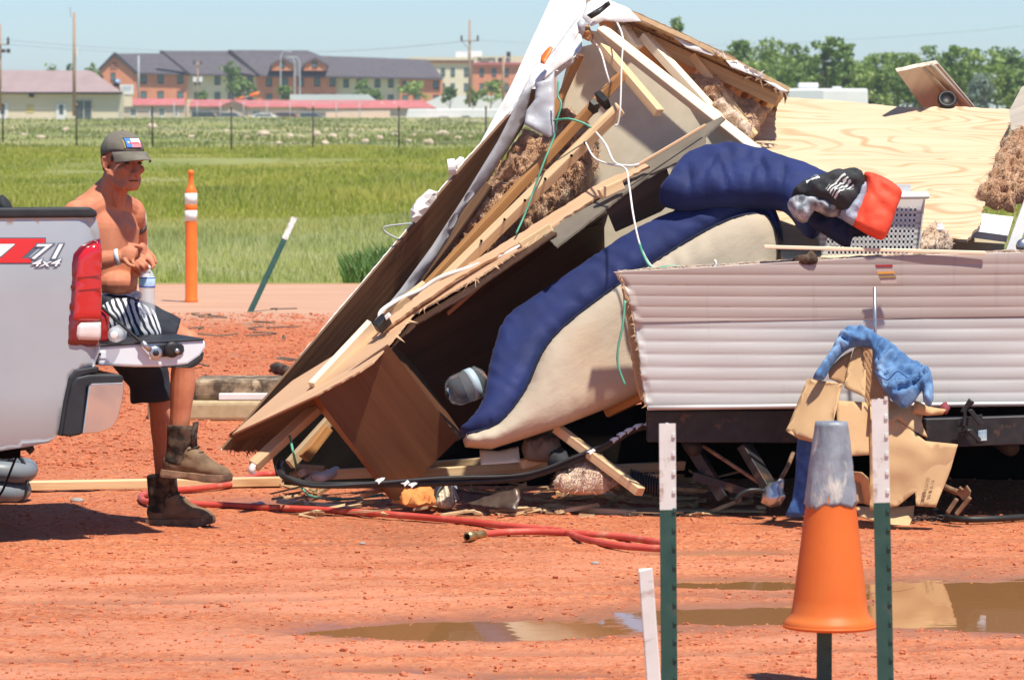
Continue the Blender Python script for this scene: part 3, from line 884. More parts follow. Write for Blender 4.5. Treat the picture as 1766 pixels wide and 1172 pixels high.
# second building ---------------------------------------------------
D2 = 1000.0
tb = thing('office_block', P(830, 200, D2), 'flat roofed tan and red brick block with dark roof lettering beside the hotel', 'building')
wbox('wall', 735, 815, 103, 205, D2, 15, M['stucco'], tb)
wbox('brick_wall', 815, 960, 108, 205, D2-.6, 15, M['brick_o'], tb)
wbox('parapet', 702, 818, 99, 104, D2-.8, 16, M['tan_siding'], tb)
wbox('parapet', 818, 962, 97, 108, D2-1.2, 16, M['tan_siding'], tb)
wbox('red_band', 815, 962, 108, 112, D2-1.4, 2, M['red_metal'], tb)
wbox('red_band', 735, 815, 106, 109, D2-.5, 2, M['brick_o'], tb)
wbox('roof_unit', 786, 806, 89, 99, D2+4, 5, M['rv_white'], tb); wbox('roof_unit', 809, 831, 88, 99, D2+4, 5, M['rv_white'], tb)
a = P(823, 107, D2-1.3)
text_mesh('sign_lettering', "TROOT'S", 1.25, M['trim_dk'], Matrix.Translation(a) @ Matrix.Rotation(math.pi/2, 4, 'X'), tb, extrude=.05, bold=.02, width=3.9)
for q in (859, 873): wbox('sign_lettering', q, q+7, 100, 106.5, D2-1.3, .1, M['trim_dk'], tb)
for px in (764, 781, 804):
    for py in (125, 151): window(px, py, .9, 1.75, D2-.02, tb)
for px in (831, 852, 874):
    for py in (125, 151): window(px, py, .9, 1.75, D2-.62, tb)
# tan house with mauve roof ----------------------------------------
D3 = 600.0
hs = thing('tan_house', P(90, 206, D3), 'low tan sided building with mauve metal hip roof and glass doors', 'house')
wbox('wall', -130, 204, 157, 208, D3, 9, M['tan_siding'], hs)
E = [P(-140, 158.5, D3-.8), P(211, 160, D3-.8), P(211, 160, D3+10), P(-140, 158.5, D3+10), P(-140, 120, D3+5), P(158, 122, D3+5)]
mk('roof', E + [E[0]-Vector((0, 0, .2)), E[1]-Vector((0, 0, .2))], [(0, 1, 5, 4), (1, 2, 5), (2, 3, 4, 5), (3, 0, 4), (0, 6, 7, 1), (3, 2, 1, 7, 6, 0)], M['mauve_metal'], hs)
wbox('fascia', -140, 211, 158.8, 161, D3-.95, .1, M['trim_dk'], hs)
def door(px0, px1, py0, py1, d, parent, fm, pmn, split=False):
    a, b = P(px0, py1, d), P(px1, py0, d); w, h = b.x-a.x, b.z-a.z
    mt = Matrix.Translation(Vector((a.x, d, a.z)))
    v, f = join_vf([box_vf(0, .14, -.08, .02, 0, h), box_vf(w-.14, w, -.08, .02, 0, h), box_vf(.14, w-.14, -.08, .02, h-.14, h)] + ([box_vf(w*.47, w*.53, -.08, .02, 0, h-.14)] if split else [box_vf(.14, w-.14, -.07, .02, 0, h*.3), box_vf(.14, w*.3, -.07, .02, h*.3, h-.14), box_vf(w*.72, w-.14, -.07, .02, h*.3, h-.14)]))
    o = mk('door', v, f, M[fm], parent, mt)
    box('pane', .14, w-.14, -.03, .015, 0 if split else h*.3, h-.14, M[pmn], o, mt)
door(97, 114, 179, 206, D3-.02, hs, 'rv_white', 'glass_dark'); door(130, 159, 172, 207, D3-.02, hs, 'motel_wall', 'glass_dark', True); door(-6, 14, 177, 206, D3-.02, hs, 'rv_white', 'glass_dark')
wbox('notice', 46, 58, 180, 195, D3-.05, .04, flatm('yellow_notice', (.62, .50, .18)), hs)
wbox('wall_lamp', 50, 58, 161, 168, D3-.4, .38, M['trim_dk'], hs)
# sign beside the house, dark dish
sg = thing('white_sign', P(218, 180, 640), 'white roadside sign board behind the tan building', 'sign')
wbox('board', 207, 230, 146, 163, 640, .3, M['rv_white'], sg); wbox('board_base', 204, 228, 163, 184, 640.1, .3, M['tan_siding'], sg)
text_mesh('lettering', 'OFF', .85, flatm('slate_ink', (.25, .32, .42)), Matrix.Translation(P(209.5, 156, 639.9)) @ Matrix.Rotation(math.pi/2, 4, 'X'), sg, shear=.3, width=1.45)
fl = thing('flood_lamp', P(200, 160, 610), 'dark floodlight with blue glass on the corner of the tan building', 'lamp')
lathe('lamp_head', [(.05, -.5), (.45, -.3), (.5, 0), (.42, .1)], M['trim_dk'], Matrix.Translation(P(201, 144, 610)) @ Matrix.Rotation(.9, 4, 'X') @ Matrix.Rotation(.5, 4, 'Y'), fl, 14)
lathe('lamp_glass', [(.38, .08), (.36, .16), (.1, .2)], flatm('blue_glass', (.25, .36, .52), rough=.2), Matrix.Translation(P(203, 141, 609.6)) @ Matrix.Rotation(.9, 4, 'X') @ Matrix.Rotation(.5, 4, 'Y'), fl, 14)
tube_px('bracket', [(201, 145, 610), (205, 152, 610), (207, 158, 610)], .09, M['trim_dk'], fl, 6, 2)
# red roofed motel units -------------------------------------------
D4 = 760.0
def unit(x0, x1, xr0, xr1, top, eave, bot, d, label, wins=(), doors=(), gable=None, wall='motel_wall'):
    t = thing('motel_unit', P((x0+x1)/2, bot, d), label, 'building', 'red roofed motel units')
    wbox('wall', x0, x1, eave, bot, d, 7, M[wall], t)
    E = [P(x0-1, eave+.5, d-.5), P(x1+1, eave+.5, d-.5), P(x1+1, eave+.5, d+7.5), P(x0-1, eave+.5, d+7.5), P(xr0, top, d+3.5), P(xr1, top, d+3.5)]
    mk('roof', E, [(0, 1, 5, 4), (1, 2, 5), (2, 3, 4, 5), (3, 0, 4), (3, 2, 1, 0)], M['red_metal'], t)
    for w in wins: window(w[0], w[1], w[2], w[3], d-.02, t, 'rv_white', 'glass_dark')
    for q in doors: door(q-3.5, q+3.5, 187, 206, d-.02, t, 'rv_white', 'glass_dark')
    if gable: 
        g0, gx, g1 = gable
        prism('gable_wall', [(g0, bot), (g0, eave+1), (gx, top+2.5), (g1, eave+1), (g1, bot)], d-1.6, 1.6, M[wall], t)
        for (qa, qb) in ((g0, gx), (gx, g1)):
            prism('gable_roof', [(qa-2 if qa == g0 else gx, eave+1.5 if qa == g0 else top), (gx if qa == g0 else g1+2, top if qa == g0 else eave+1.5), (gx if qa == g0 else g1+2, top+2.6 if qa == g0 else eave+4), (qa-2 if qa == g0 else gx, eave+4 if qa == g0 else top+2.6)], d-2.1, 4.5, M['red_metal'], t)
    return t
unit(204, 318, 206, 318, 170, 181, 210, D4, 'red roofed taupe motel unit next to the tan building', [(230, 194, 1.0, 1.5), (279, 194, 1.0, 1.5)], [261, 304])
unit(326, 430, 330, 425, 172, 183, 210, D4+6, 'red roofed motel unit with a front gable behind the dark parked cars', [(334, 194, .9, 1.4), (406, 189, .9, .9)], [], (378, 402, 428))
unit(430, 545, 420, 545, 173, 184, 210, D4-8, 'red roofed motel unit with a small white framed window', [(442, 196, 1.3, 1.0)], [], None, 'peach')
unit(530, 752, 535, 728, 173, 186, 210, D4-16, 'longest red roofed motel unit with white roof vents', [], [])
for px in (659, 680):
    tag(wbox('roof_vent', px-1.5, px+1.5, 175.5, 181, D4-14, .3, M['rv_white']), 'small white vent pipe on the longest red roof', 'vent', 'white roof vents')
# pale sheds behind, rubble pile
tag(prism('pale_shed', [(500, 186), (500, 163), (632, 163), (648, 174), (648, 186)], 820, 10, flatm('pale_blue_roof', (.55, .60, .60))), 'long pale blue grey shed roof in front of the hotel', 'shed')
tag(prism('white_tent', [(735, 200), (735, 176), (762, 165), (880, 165), (905, 176), (905, 200)], 810, 10, M['rv_white']), 'big white fabric shed behind the white trailers', 'shed')
tag(prism('peach_trailer', [(562, 212), (562, 194), (590, 192), (672, 191), (672, 212)], 700, 3, M['peach']), 'peach coloured trailer wreck with a torn white top', 'trailer')
# parked vehicles ---------------------------------------------------
def car(px, py, Lm, d, mat, label, tall=1.5, suv=False):
    c = P(px, py, d)
    t = thing('parked_car', c, label, 'car', 'cars parked before the red roofed units')
    h = tall; L = Lm
    prof = [(-L/2, .35), (-L/2, .85), (-L*.42, .95), (-L*.36 if not suv else -L*.46, h*.95), (-L*.1, h), (L*.18, h*.98), (L*.30, .95), (L*.47, .86), (L/2, .7), (L/2, .35)]
    A = [Vector((c.x+x, d, c.z+z)) for x, z in prof]; B = [v+Vector((0, 1.7, 0)) for v in A]; n = len(A)
    bevel(mk('body', A+B, [tuple(range(n)), tuple(range(2*n-1, n-1, -1))]+[(i, (i+1) % n, n+(i+1) % n, n+i) for i in range(n)], mat, t), .08)
    g = [(-L*.37 if not suv else -L*.43, .98), (-L*.33 if not suv else -L*.41, h*.9), (L*.15, h*.92), (L*.25, .98)]
    A = [Vector((c.x+x, d-.02, c.z+z)) for x, z in g]; B = [v+Vector((0, .05, 0)) for v in A]
    mk('side_window', A+B, [(0, 1, 2, 3), (7, 6, 5, 4), (0, 4, 5, 1), (1, 5, 6, 2), (2, 6, 7, 3), (3, 7, 4, 0)], M['glass_dark'], t)
    for s in (-.31, .31):
        lathe('wheel', [(.2, -.12), (.33, -.12), (.33, .1), (.2, .1)], M['black'], Matrix.Translation(Vector((c.x+L*s, d+.08, c.z+.33))) @ Matrix.Rotation(math.pi/2, 4, 'X'), t, 14)
car(354, 209.5, 4.8, 735, M['car_dark'], 'dark parked off-roader nearest the fence post before the motel', 1.8, True)
car(398, 210, 4.5, 733, flatm('slate_car_paint', (.16, .19, .22), rough=.3), 'slate grey parked car beside the dark off-roader', 1.45)
car(458, 211, 4.6, 728, M['car_white'], 'white parked car before the peach walled motel unit', 1.4)
car(497, 210, 4.4, 730, M['car_red'], 'dull maroon parked car beside the white car', 1.5, True)
car(537, 210.5, 4.4, 726, flatm('blue_grey_car', (.10, .13, .17), rough=.3), 'blue grey parked car before the longest red roof', 1.45)
def rv(px0, px1, top, bot, d, dep, label, wins, slope=0, ac=(), group=None):
    t = thing('white_trailer', P((px0+px1)/2, bot, d), label, 'trailer', group)
    bevel(prism('body', [(px0, bot), (px0+slope*.3, (top+bot)/2), (px0+slope, top), (px1, top), (px1, bot)], d, dep, M['rv_white'], t), .12)
    for x0, x1, y0, y1 in wins: wbox('window', x0, x1, y0, y1, d-.03, .05, M['glass_dark'], t)
    for x0, x1, y0, y1 in ac: bevel(wbox('roof_unit', x0, x1, y0, y1+.6, d+.8, .9, M['rv_white'], t), .1)
    return t
rv(698, 868, 188, 215, 690, 2.5, 'long white trailer with two dark windows parked beyond the field', [(758, 773, 201, 212), (796, 810, 200, 211), (724, 736, 204, 211)], 6)
rv(1350, 1497, 153, 212, 250, 7, 'white camper with roof air conditioners showing above the plywood sheet', [], 0, [(1377, 1412, 143, 152.5), (1436, 1452, 149.5, 152.5)])
wbox('side_recess', 1360, 1420, 156, 176, 249.9, .05, flatm('pale_grey_panel', (.55, .58, .60)), [o for o in col.objects if o.get('label', '').startswith('white camper')][0])
# orange boom ------------------------------------------------------
ob = thing('boom_lift', P(425, 178, 830), 'orange machine arm showing above the red motel roof', 'machine')
tube_px('lower_arm', [(405, 172, 830), (422, 167.5, 830)], .18, M['delin'], ob, 8, 0); tube_px('upper_arm', [(430, 166, 830), (440, 163, 830), (447, 161.5, 830)], [.26, .4, .28], M['delin'], ob, 10, 3)
tube_px('mast', [(424, 178, 830), (424, 167, 830), (432, 165.5, 830)], .12, M['galv'], ob, 6, 0)
# poles -------------------------------------------------------------
def upole(px, top, bot, d, label, r=.16, arms=(), extras=(), lean=0):
    t = thing('utility_pole', P(px, bot, d), label, 'pole', 'wooden utility poles')
    tube('shaft', [P(px, bot, d), P(px+lean, top, d)], [r*1.15, r*.85], M['pole_wood'], t, 8, 0)
    for (x0, x1, y) in arms:
        a, b = P(x0, y, d-.2), P(x1, y, d-.2)
        beam('crossarm', a, b, .12, .14, M['pole_wood'], t)
        for q in (x0+1, x1-1):
            lathe('insulator', [(.08, 0), (.16, .15), (.1, .4), (.16, .55), (.05, .8)], M['trim_dk'], Matrix.Translation(P(q, y-.3, d-.2)), t, 8)
    for (x, y, w, h, mt) in extras: wbox('equipment', x-w/2, x+w/2, y-h/2, y+h/2, d-.4, .5, M[mt], t)
    return t
upole(128, 22, 200, 560, 'tall bare wooden pole with a pale antenna behind the tan building', .19, (), [(133, 90, 3, 15, 'rv_white'), (121, 21, 1, 17, 'galv')])
upole(810, 34, 185, 640, 'wooden utility pole with crossarm before the office block', .17, [(795, 825, 71)])
beam_px('brace', (797, 73, 639.9), (809, 85, 639.9), .06, .06, M['trim_dk'], [o for o in col.objects if o.get('label', '').startswith('wooden utility pole with cross')][0])
upole(868, 97, 185, 655, 'short wooden pole with a lamp beside the collapsed trailer', .17, (), [(877, 94, 7, 9, 'trim_dk'), (877, 100, 1.2, 12, 'galv')])
upole(0, 42, 190, 500, 'wooden pole carrying transformers at the tan building', .15, [(-14, 15, 77)], [(5, 88, 7, 6, 'trim_dk'), (14, 88, 6, 7, 'trim_dk')])
upole(341, 106, 200, 850, 'thin wooden pole with small transformers before the hotel', .14, [(334, 348, 112)], [(336, 137, 6, 9, 'rv_white'), (346, 137, 6, 9, 'rv_white')])
def lamp_post(px, top, bot, d, reach, label):
    t = thing('street_lamp', P(px, bot, d), label, 'street lamp', 'curved street lamps before the hotel')
    tube_px('pole', [(px, bot, d), (px, top+18, d), (px+reach*.15, top+6, d), (px+reach*.6, top, d), (px+reach, top+1, d)], [.16, .12, .1, .08, .07], M['galv'], t, 8, 4)
    a = P(px+reach, top+1, d); box('lamp_head', a.x-.1, a.x+.7*(1 if reach > 0 else -1), a.y-.2, a.y+.2, a.z-.12, a.z+.1, M['galv'], t)
lamp_post(484, 88, 176, 840, 13, 'taller curved grey street lamp bending right')
lamp_post(517, 98, 176, 850, -12, 'curved grey street lamp bending left')
lamp_post(508, 98, 176, 870, -8, 'thin grey street lamp between two taller ones')
tag(tube_px('flag_pole', [(239, 96, 860), (239, 185, 860)], .16, M['galv'], None, 8, 0), 'plain pale pole standing before the hotel gable', 'pole')
# overhead wires
for k, (a, b) in enumerate((((-60, 70, 520), (810, 70, 640)), ((-60, 62, 520), (826, 69, 640)), ((825, 70, 640), (1900, 30, 560)))):
    A, B = P(*a), P(*b); pts = [A.lerp(B, t/12) + Vector((0, 0, -1.8*4*(t/12)*(1-t/12))) for t in range(13)]
    tag(tube('power_line', pts, .012, M['trim_dk'], None, 5, 0), ('thin power line strung to the crossarm pole', 'upper thin power line to the crossarm pole', 'thin power line running on over the trees')[k], 'wire')
# fence --------------------------------------------------------------
fn = thing('wire_fence', P(400, 262, 190), 'wire fence on thin dark steel posts with rusty red tips across the field', 'fence')
fp = [(5, 178, 243), (132, 180, 247), (263, 182, 249), (399, 183, 262), (540, 184, 266), (688, 184, 263), (838, 184, 262), (-125, 177, 242), (990, 184, 262)]
for px, t_, b_ in fp:
    q = tube_px('post', [(px, b_+3, 190), (px, t_, 190)], .034, M['trim_dk'], fn, 6, 0)
    tube_px('post_tip', [(px, t_+6, 190), (px, t_-1.5, 190)], .042, M['rust'], q, 6, 0)
fs = sorted(fp)
for k in range(4):
    for a, b in zip(fs, fs[1:]):
        h = .12 + .22*k
        tube_px('strand', [(a[0], a[1]+(a[2]-a[1])*h, 190), (b[0], b[1]+(b[2]-b[1])*h, 190)], .0045, M['galv'], fn, 4, 0)
fn2 = thing('mesh_fence', P(420, 205, 560), 'faint grey mesh fence in front of the motel', 'fence')
for px in range(300, 660, 40): tube_px('post', [(px, 212, 560), (px, 176, 560)], .05, M['galv'], fn2, 5, 0)
for py in (177, 193): tube_px('rail', [(300, py, 560), (640, py, 560)], .025, M['galv'], fn2, 5, 0)
# rocks ---------------------------------------------------------------
M['rock'] = flatm('tan_rock', (.46, .36, .25), (.58, .48, .36), scale=2, bump=.4)
rocks = [(263, 222, 17), (113, 228, 14), (455, 236, 22), (425, 240, 10), (500, 238, 14), (520, 240, 10), (545, 236, 18), (573, 239, 15), (607, 239, 12), (560, 250, 14), (655, 241, 12), (681, 236, 12), (715, 238, 11), (763, 236, 22), (790, 242, 12), (812, 240, 10), (705, 246, 9), (40, 236, 10), (70, 241, 14), (185, 232, 8), (390, 230, 12), (330, 240, 12), (480, 250, 10), (630, 247, 12), (740, 248, 14), (230, 240, 9), (20, 226, 10), (845, 238, 14)]
for k, (px, py, w) in enumerate(rocks):
    d = 300 - (py-236)*7; c = P(px, py-3, d); r = w/2*d/F
    v, f = ell_vf((0, 0, 0), (r*1.15, r, r*.75), None, 10, 7)
    v = [q*(1+.45*nz(q.x*1.7/r, q.y*1.7/r, q.z*1.7/r+k*3)) + c for q in v]
    tag(mk('field_rock', v, f, M['rock']), 'tan rock lying among the weeds of the field', 'rock', 'rocks in the field beyond the fence')
# trees ---------------------------------------------------------------
def leaf_mat(name, a, b_, c):
    m, nt, b = newmat(name); N, Lk = nt.nodes, nt.links
    geo = N.new('ShaderNodeNewGeometry')
    r = N.new('ShaderNodeValToRGB'); e = r.color_ramp.elements; e.new(.5)
    for k, (p, cc) in enumerate(((0, a), (.5, b_), (1, c))): e[k].position = p; e[k].color = rgb(cc)
    Lk.new(geo.outputs['Random Per Island'], r.inputs[0]); Lk.new(r.outputs[0], b.inputs['Base Color']); b.inputs['Roughness'].default_value = .6
    tr = N.new('ShaderNodeBsdfTranslucent'); Lk.new(r.outputs[0], tr.inputs[0]); ms = N.new('ShaderNodeMixShader'); ms.inputs[0].default_value = .35
    out = [n for n in N if n.type == 'OUTPUT_MATERIAL'][0]
    Lk.new(b.outputs[0], ms.inputs[1]); Lk.new(tr.outputs[0], ms.inputs[2]); Lk.new(ms.outputs[0], out.inputs[0]); return m
M['leaf'] = leaf_mat('broadleaf_foliage', (.10, .18, .035), (.19, .29, .06), (.27, .37, .11))
M['leaf_y'] = leaf_mat('bright_foliage', (.15, .25, .04), (.26, .36, .07), (.35, .44, .13))
M['leaf_s'] = leaf_mat('silvery_foliage', (.17, .24, .18), (.25, .32, .25), (.32, .38, .31))
M['bark'] = flatm('bark', (.12, .09, .065), (.19, .15, .11), scale=3)
def tree(px, top, bot, d, wpx, mat, label, n=1100, ls=.32, seed=0, low=.25, group='trees behind the wreck'):
    """trunk, limbs and a crown of leaf clumps grouped round the limb ends"""
    rs = np.random.default_rng(seed+11)
    c = P(px, bot, d); H = (bot-top)*d/F; Wd = wpx*d/F
    t = thing('tree', c, label, 'tree', group)
    parts = [tube_vf([c+Vector((0, 0, -.3)), c+Vector((.05*H, 0, H*.3)), c+Vector((.02*H, 0, H*.62)), c+Vector((0, 0, H*.85))], [H*.022, H*.018, H*.012, H*.004], 7)]
    ends = []
    for k in range(11):
        a = rs.uniform(0, 2*math.pi); z0 = H*rs.uniform(low*.6, .65); z1 = min(H*.97, z0 + H*rs.uniform(.15, .38)); r = Wd*.5*rs.uniform(.35, .95)*(1-max(0, z1/H-.55)*1.3)
        e = c + Vector((r*math.cos(a), r*math.sin(a), z1)); ends.append(e)
        s = c + Vector((.03*H, 0, z0)); parts.append(tube_vf([s, s.lerp(e, .5)+Vector((0, 0, -.03*H)), e], [H*.009, H*.006, H*.002], 5))
    ends += [c + Vector((0, 0, H*.93)), c+Vector((Wd*.1, 0, H*.8)), c+Vector((-Wd*.15, 0, H*.7))]
    v, f = join_vf(parts); mk('trunk', v, f, M['bark'], t)
    cl = []
    for e in ends:
        for q in range(3): cl.append((np.array(e) + rs.normal(0, 1, 3)*np.array([Wd*.09, Wd*.09, H*.06]), rs.uniform(.09, .19)*Wd))
    V = np.zeros((n, 4, 3))
    for k in range(n):
        cc, rr = cl[rs.integers(len(cl))]
        u = rs.normal(0, 1, 3); u /= np.linalg.norm(u)
        p = cc + u*rr*rs.uniform(.55, 1.05)*np.array([1, 1, .72])
        p[2] = max(p[2], c.z + H*low*rs.uniform(.5, 1)); p[2] = min(p[2], c.z+H*1.01)
        a_ = rs.normal(0, 1, 3); a_ /= np.linalg.norm(a_); b_ = np.cross(a_, u+rs.normal(0, .5, 3)); b_ /= np.linalg.norm(b_)
        s = ls*rs.uniform(.5, 1.2)
        V[k] = [p-a_*s, p+b_*s*.6, p+a_*s, p-b_*s*.6]
    fa = np.arange(n*4).reshape(-1, 4)
    me = bpy.data.meshes.new('crown'); me.from_pydata(V.reshape(-1, 3).tolist(), [], fa.tolist()); me.materials.append(mat)
    o = bpy.data.objects.new('crown', me); link(o, Matrix.Identity(4), t)
    return t
tl = [(1165, 32, 60, 'leaf'), (1235, 92, 70, 'leaf'), (1272, 74, 80, 'leaf'), (1330, 68, 110, 'leaf_y'), (1385, 80, 70, 'leaf'), (1420, 68, 90, 'leaf'), (1455, 80, 60, 'leaf'), (1500, 96, 120, 'leaf_y'), (1560, 95, 110, 'leaf_y'), (1605, 82, 90, 'leaf'), (1645, 83, 90, 'leaf'), (1690, 86, 110, 'leaf_y'), (1735, 84, 100, 'leaf'), (1790, 80, 110, 'leaf'), (1525, 110, 100, 'leaf_y'), (1290, 110, 100, 'leaf_y'), (1350, 112, 120, 'leaf'), (1590, 112, 110, 'leaf'), (1440, 112, 110, 'leaf_y'), (1850, 90, 110, 'leaf'), (1220, 115, 90, 'leaf')]
tlab = {'leaf': 'mid green leafy tree in the row behind the wreck', 'leaf_y': 'bright yellow green tree in the row behind the wreck'}
for k, (px, top, w, mt) in enumerate(tl):
    tree(px, top, 212, 480+(k % 5)*14 - (20 if k > 13 else 0), w, M[mt], tlab[mt], 1500, .30, k, low=.12)
tree(1690, 128, 212, 440, 70, M['leaf_s'], 'silvery grey green shrub tree among the green row', 1100, .25, 77, low=.1)
for k, (px, top, w) in enumerate(((1255, 120, 120), (1320, 118, 120), (1400, 122, 130), (1475, 120, 130), (1545, 122, 130), (1620, 118, 130), (1665, 112, 110), (1715, 116, 130), (1770, 110, 130), (1830, 112, 130))):
    tree(px, top, 212, 500, w, M['leaf_y' if k % 2 else 'leaf'], 'low spreading %s tree filling the row behind the wreck' % ('bright' if k % 2 else 'mid green'), 1500, .32, 300+k, low=.03)
for k, (px, top, bot, d, w, mt, lb) in enumerate(((395, 108, 182, 860, 46, 'leaf', 'small green tree before the cream hotel wing'), (418, 140, 182, 850, 44, 'leaf', 'low green tree beside the small tree at the hotel'), (490, 150, 182, 840, 30, 'leaf', 'dark small tree at the foot of the street lamp'), (625, 140, 180, 830, 30, 'leaf', 'green tree over the pale shed roof'), (648, 155, 180, 828, 24, 'leaf', 'small round tree at the end of the pale shed'), (712, 142, 180, 820, 50, 'leaf_y', 'bright small tree before the brick hotel wing'), (845, 140, 190, 800, 56, 'leaf_y', 'bright green tree below the office block'), (775, 152, 190, 790, 26, 'leaf', 'thin tree beside the crossarm pole'), (350, 158, 185, 840, 16, 'leaf', 'tiny dark tree by the cream wing'), (815, 152, 190, 792, 24, 'leaf_y', 'thin bright tree right of the crossarm pole'))):
    tree(px, top, bot, d, w, M[mt], lb, 420, .42, 100+k, low=.2, group='young trees round the hotel')
for k, px in enumerate((90, 122, 160)):
    tree(px, 113, 190, 760, 34, M['leaf'], 'far tree top showing over the mauve roof', 240, .5, 140+k, group='tree tops beyond the mauve roof')
# ---------------------------------------------------------------- pickup truck
TH = math.radians(20)
O_ = P(175, 597, 18.7); O_.z = 0
rr_, up_ = Vector((math.cos(TH), math.sin(TH), 0)), Vector((0, 0, 1))
ww_ = rr_.cross(up_)                         # towards the camera
TS = Matrix.Identity(4)
for i in range(3): TS[i][0], TS[i][1], TS[i][2], TS[i][3] = rr_[i], up_[i], ww_[i], O_[i]
def tuv(px, py):                              # photograph position -> truck side coordinates (u rearwards, v up)
    return on_plane(TS, px, py)
truck = thing('pickup_truck', TS @ Vector((-1.2, 0, -.8)), 'silver pickup truck with lowered tailgate and red lettering', 'truck')
MW[truck] = Matrix.Translation(TS @ Vector((-1.2, 0, -.8)))
def side_w(u, v):
    z = -.022*max(0, (v-1.0)/.33)**2.2 - .035*max(0, (.62-v)/.24)**2
    if u > -.10: z -= .05*((u+.10)/.10)**2
    return z
arch = [(-1.25+.47*math.cos(a), .40+.47*math.sin(a)) for a in np.linspace(math.pi, 0, 15)]
side_poly = [(-2.35, .40)] + arch + [tuv(-2, 778), tuv(50, 770), tuv(84, 763), tuv(103, 748), tuv(108, 715), tuv(118, 655), tuv(130, 640), tuv(163, 632), (-.004, .78), (.0, 1.0), (-.004, 1.26), (-.02, 1.322), (-2.35, 1.325)]
def uv_part(name, poly, mat, w, thick, parent=truck, bev=0.0, R=.01, h=0.0, grid=.05, fn=None, smooth=True):
    """a part with outline in truck side coordinates, its face at w"""
    f2 = (lambda x, y, d: w + (fn(x, y) if fn else 0))
    n = len(poly)
    if fn is None and not h:
        V = [(x, y, w) for x, y in poly] + [(x, y, w-thick) for x, y in poly]
        o = mk(name, V, [tuple(range(n)), tuple(range(2*n-1, n-1, -1))]+[(i, (i+1) % n, n+(i+1) % n, n+i) for i in range(n)], mat, parent, TS)
        if bev: bevel(o, bev, 3, 30)
        return o
    return puff(name, poly, TS, mat, parent, h=h, R=R, back=thick, grid=grid, fn=f2, smooth=smooth)
uv_part('bed_side', side_poly, M['silver'], .012, .02, R=.012, h=.0003, grid=.022, fn=side_w)
uv_part('far_bed_side', [(-2.35, .40), (-1.72, .42), (-1.5, .82), (-1.25, .87), (-1.0, .82), (-.78, .42), (-.2, .40), (0, .75), (0, 1.322), (-2.35, 1.325)], M['silver'], -1.68, .05, bev=.01)
uv_part('bed_floor', [(-2.35, .76), (0, .76), (0, .80), (-2.35, .80)], M['plastic_dk'], -.055, 1.6)
uv_part('bed_front_wall', [(-2.38, .76), (-2.33, .76), (-2.33, 1.33), (-2.38, 1.33)], M['silver'], -.055, 1.6)
for w0 in (.004, -1.62):
    c = uv_part('bed_rail_cap', [(-2.36, 1.318), (-.035, 1.318), (-.012, 1.322), (-.016, 1.345), (-.045, 1.360), (-2.36, 1.362)], M['plastic_dk'], w0, .085, bev=.012)
cap2 = uv_part('cab_wall', [(-2.45, .45), (-2.40, .45), (-2.40, 1.40), (-2.55, 1.86), (-2.75, 1.90), (-3.9, 1.88), (-4.4, 1.38), (-5.4, 1.25), (-5.5, .9), (-5.5, .45)], M['silver'], -.03, 1.67, bev=.06)
uv_part('cab_window', [(-2.65, 1.40), (-2.75, 1.80), (-3.85, 1.79), (-4.2, 1.40)], M['glass_dark'], -.02, .02, cap2)
for u0, nm in ((-1.25, 'wheel'), (-4.75, 'wheel')):
    for w0 in (-.02, -1.5):
        wh = lathe(nm, [(.22, 0), (.36, .0), (.385, .03), (.385, .19), (.36, .22), (.22, .22)], M['black'], TS @ Matrix.Translation((u0, .385, w0-.22)), truck, 28)
        lathe('rim', [(.03, .05), (.05, .19), (.18, .15), (.215, .20), (.225, .02)], M['chrome'], TS @ Matrix.Translation((u0, .385, w0-.22)), wh, 20)
bag = puff('black_bag', [(-4, 352), (-4, 338), (3, 336), (14, 346), (20, 358), (16, 372), (-4, 372)], ((0, 350, 19.0), (20, 350, 19.0), (0, 370, 19.0)), M['black_cloth'], None, h=.06, R=.05, back=.12, grid=.02)
tag(bag, 'black bag top showing above the truck bed rail', 'bag')
# decal
def conform(o, lift):
    for v in o.data.vertices: v.co.z = side_w(v.co.x, v.co.y) + .012 + lift + v.co.z
    return o
def decal(name, polys, mat, lift, parent=truck):
    V, Fc = [], []
    for poly in polys:
        pts = [tuv(*q) for q in poly]; n0 = len(V)
        V += [(x, y, 0) for x, y in pts]; Fc.append(tuple(range(n0, n0+len(pts))))
    return conform(mk(name, V, Fc, mat, parent, TS), lift)
Zp = [(-40, 411), (77, 411), (77, 420), (66, 424), (44, 444), (52, 445), (52, 453), (-40, 453), (-40, 450), (0, 418), (-40, 420)]
def grow(poly, g): 
    cx = sum(p[0] for p in poly)/len(poly); cy = sum(p[1] for p in poly)/len(poly)
    return [(x + (g if x > cx else -g), y + (g if y > cy else -g)) for x, y in poly]
decal('decal_outline', [[(-42, 409.5), (79, 409.5), (79, 421), (68, 425), (48, 443), (54, 443.5), (54, 455), (-42, 455)]], M['decal_dark'], .0015)
decal('decal_letter', [[(-40, 411), (77, 411), (77, 420), (60, 425), (40, 425.5), (28, 425.5), (27, 420), (-40, 420)], [(28, 420), (64, 420), (36, 445), (0, 445)], [(-40, 445), (52, 445), (52, 453), (-40, 453)]], M['decal_red'], .003)
decal('decal_white_field', [[(-42, 420.5), (26, 420.5), (0, 442), (-42, 444)]], M['decal_white'], .0025)
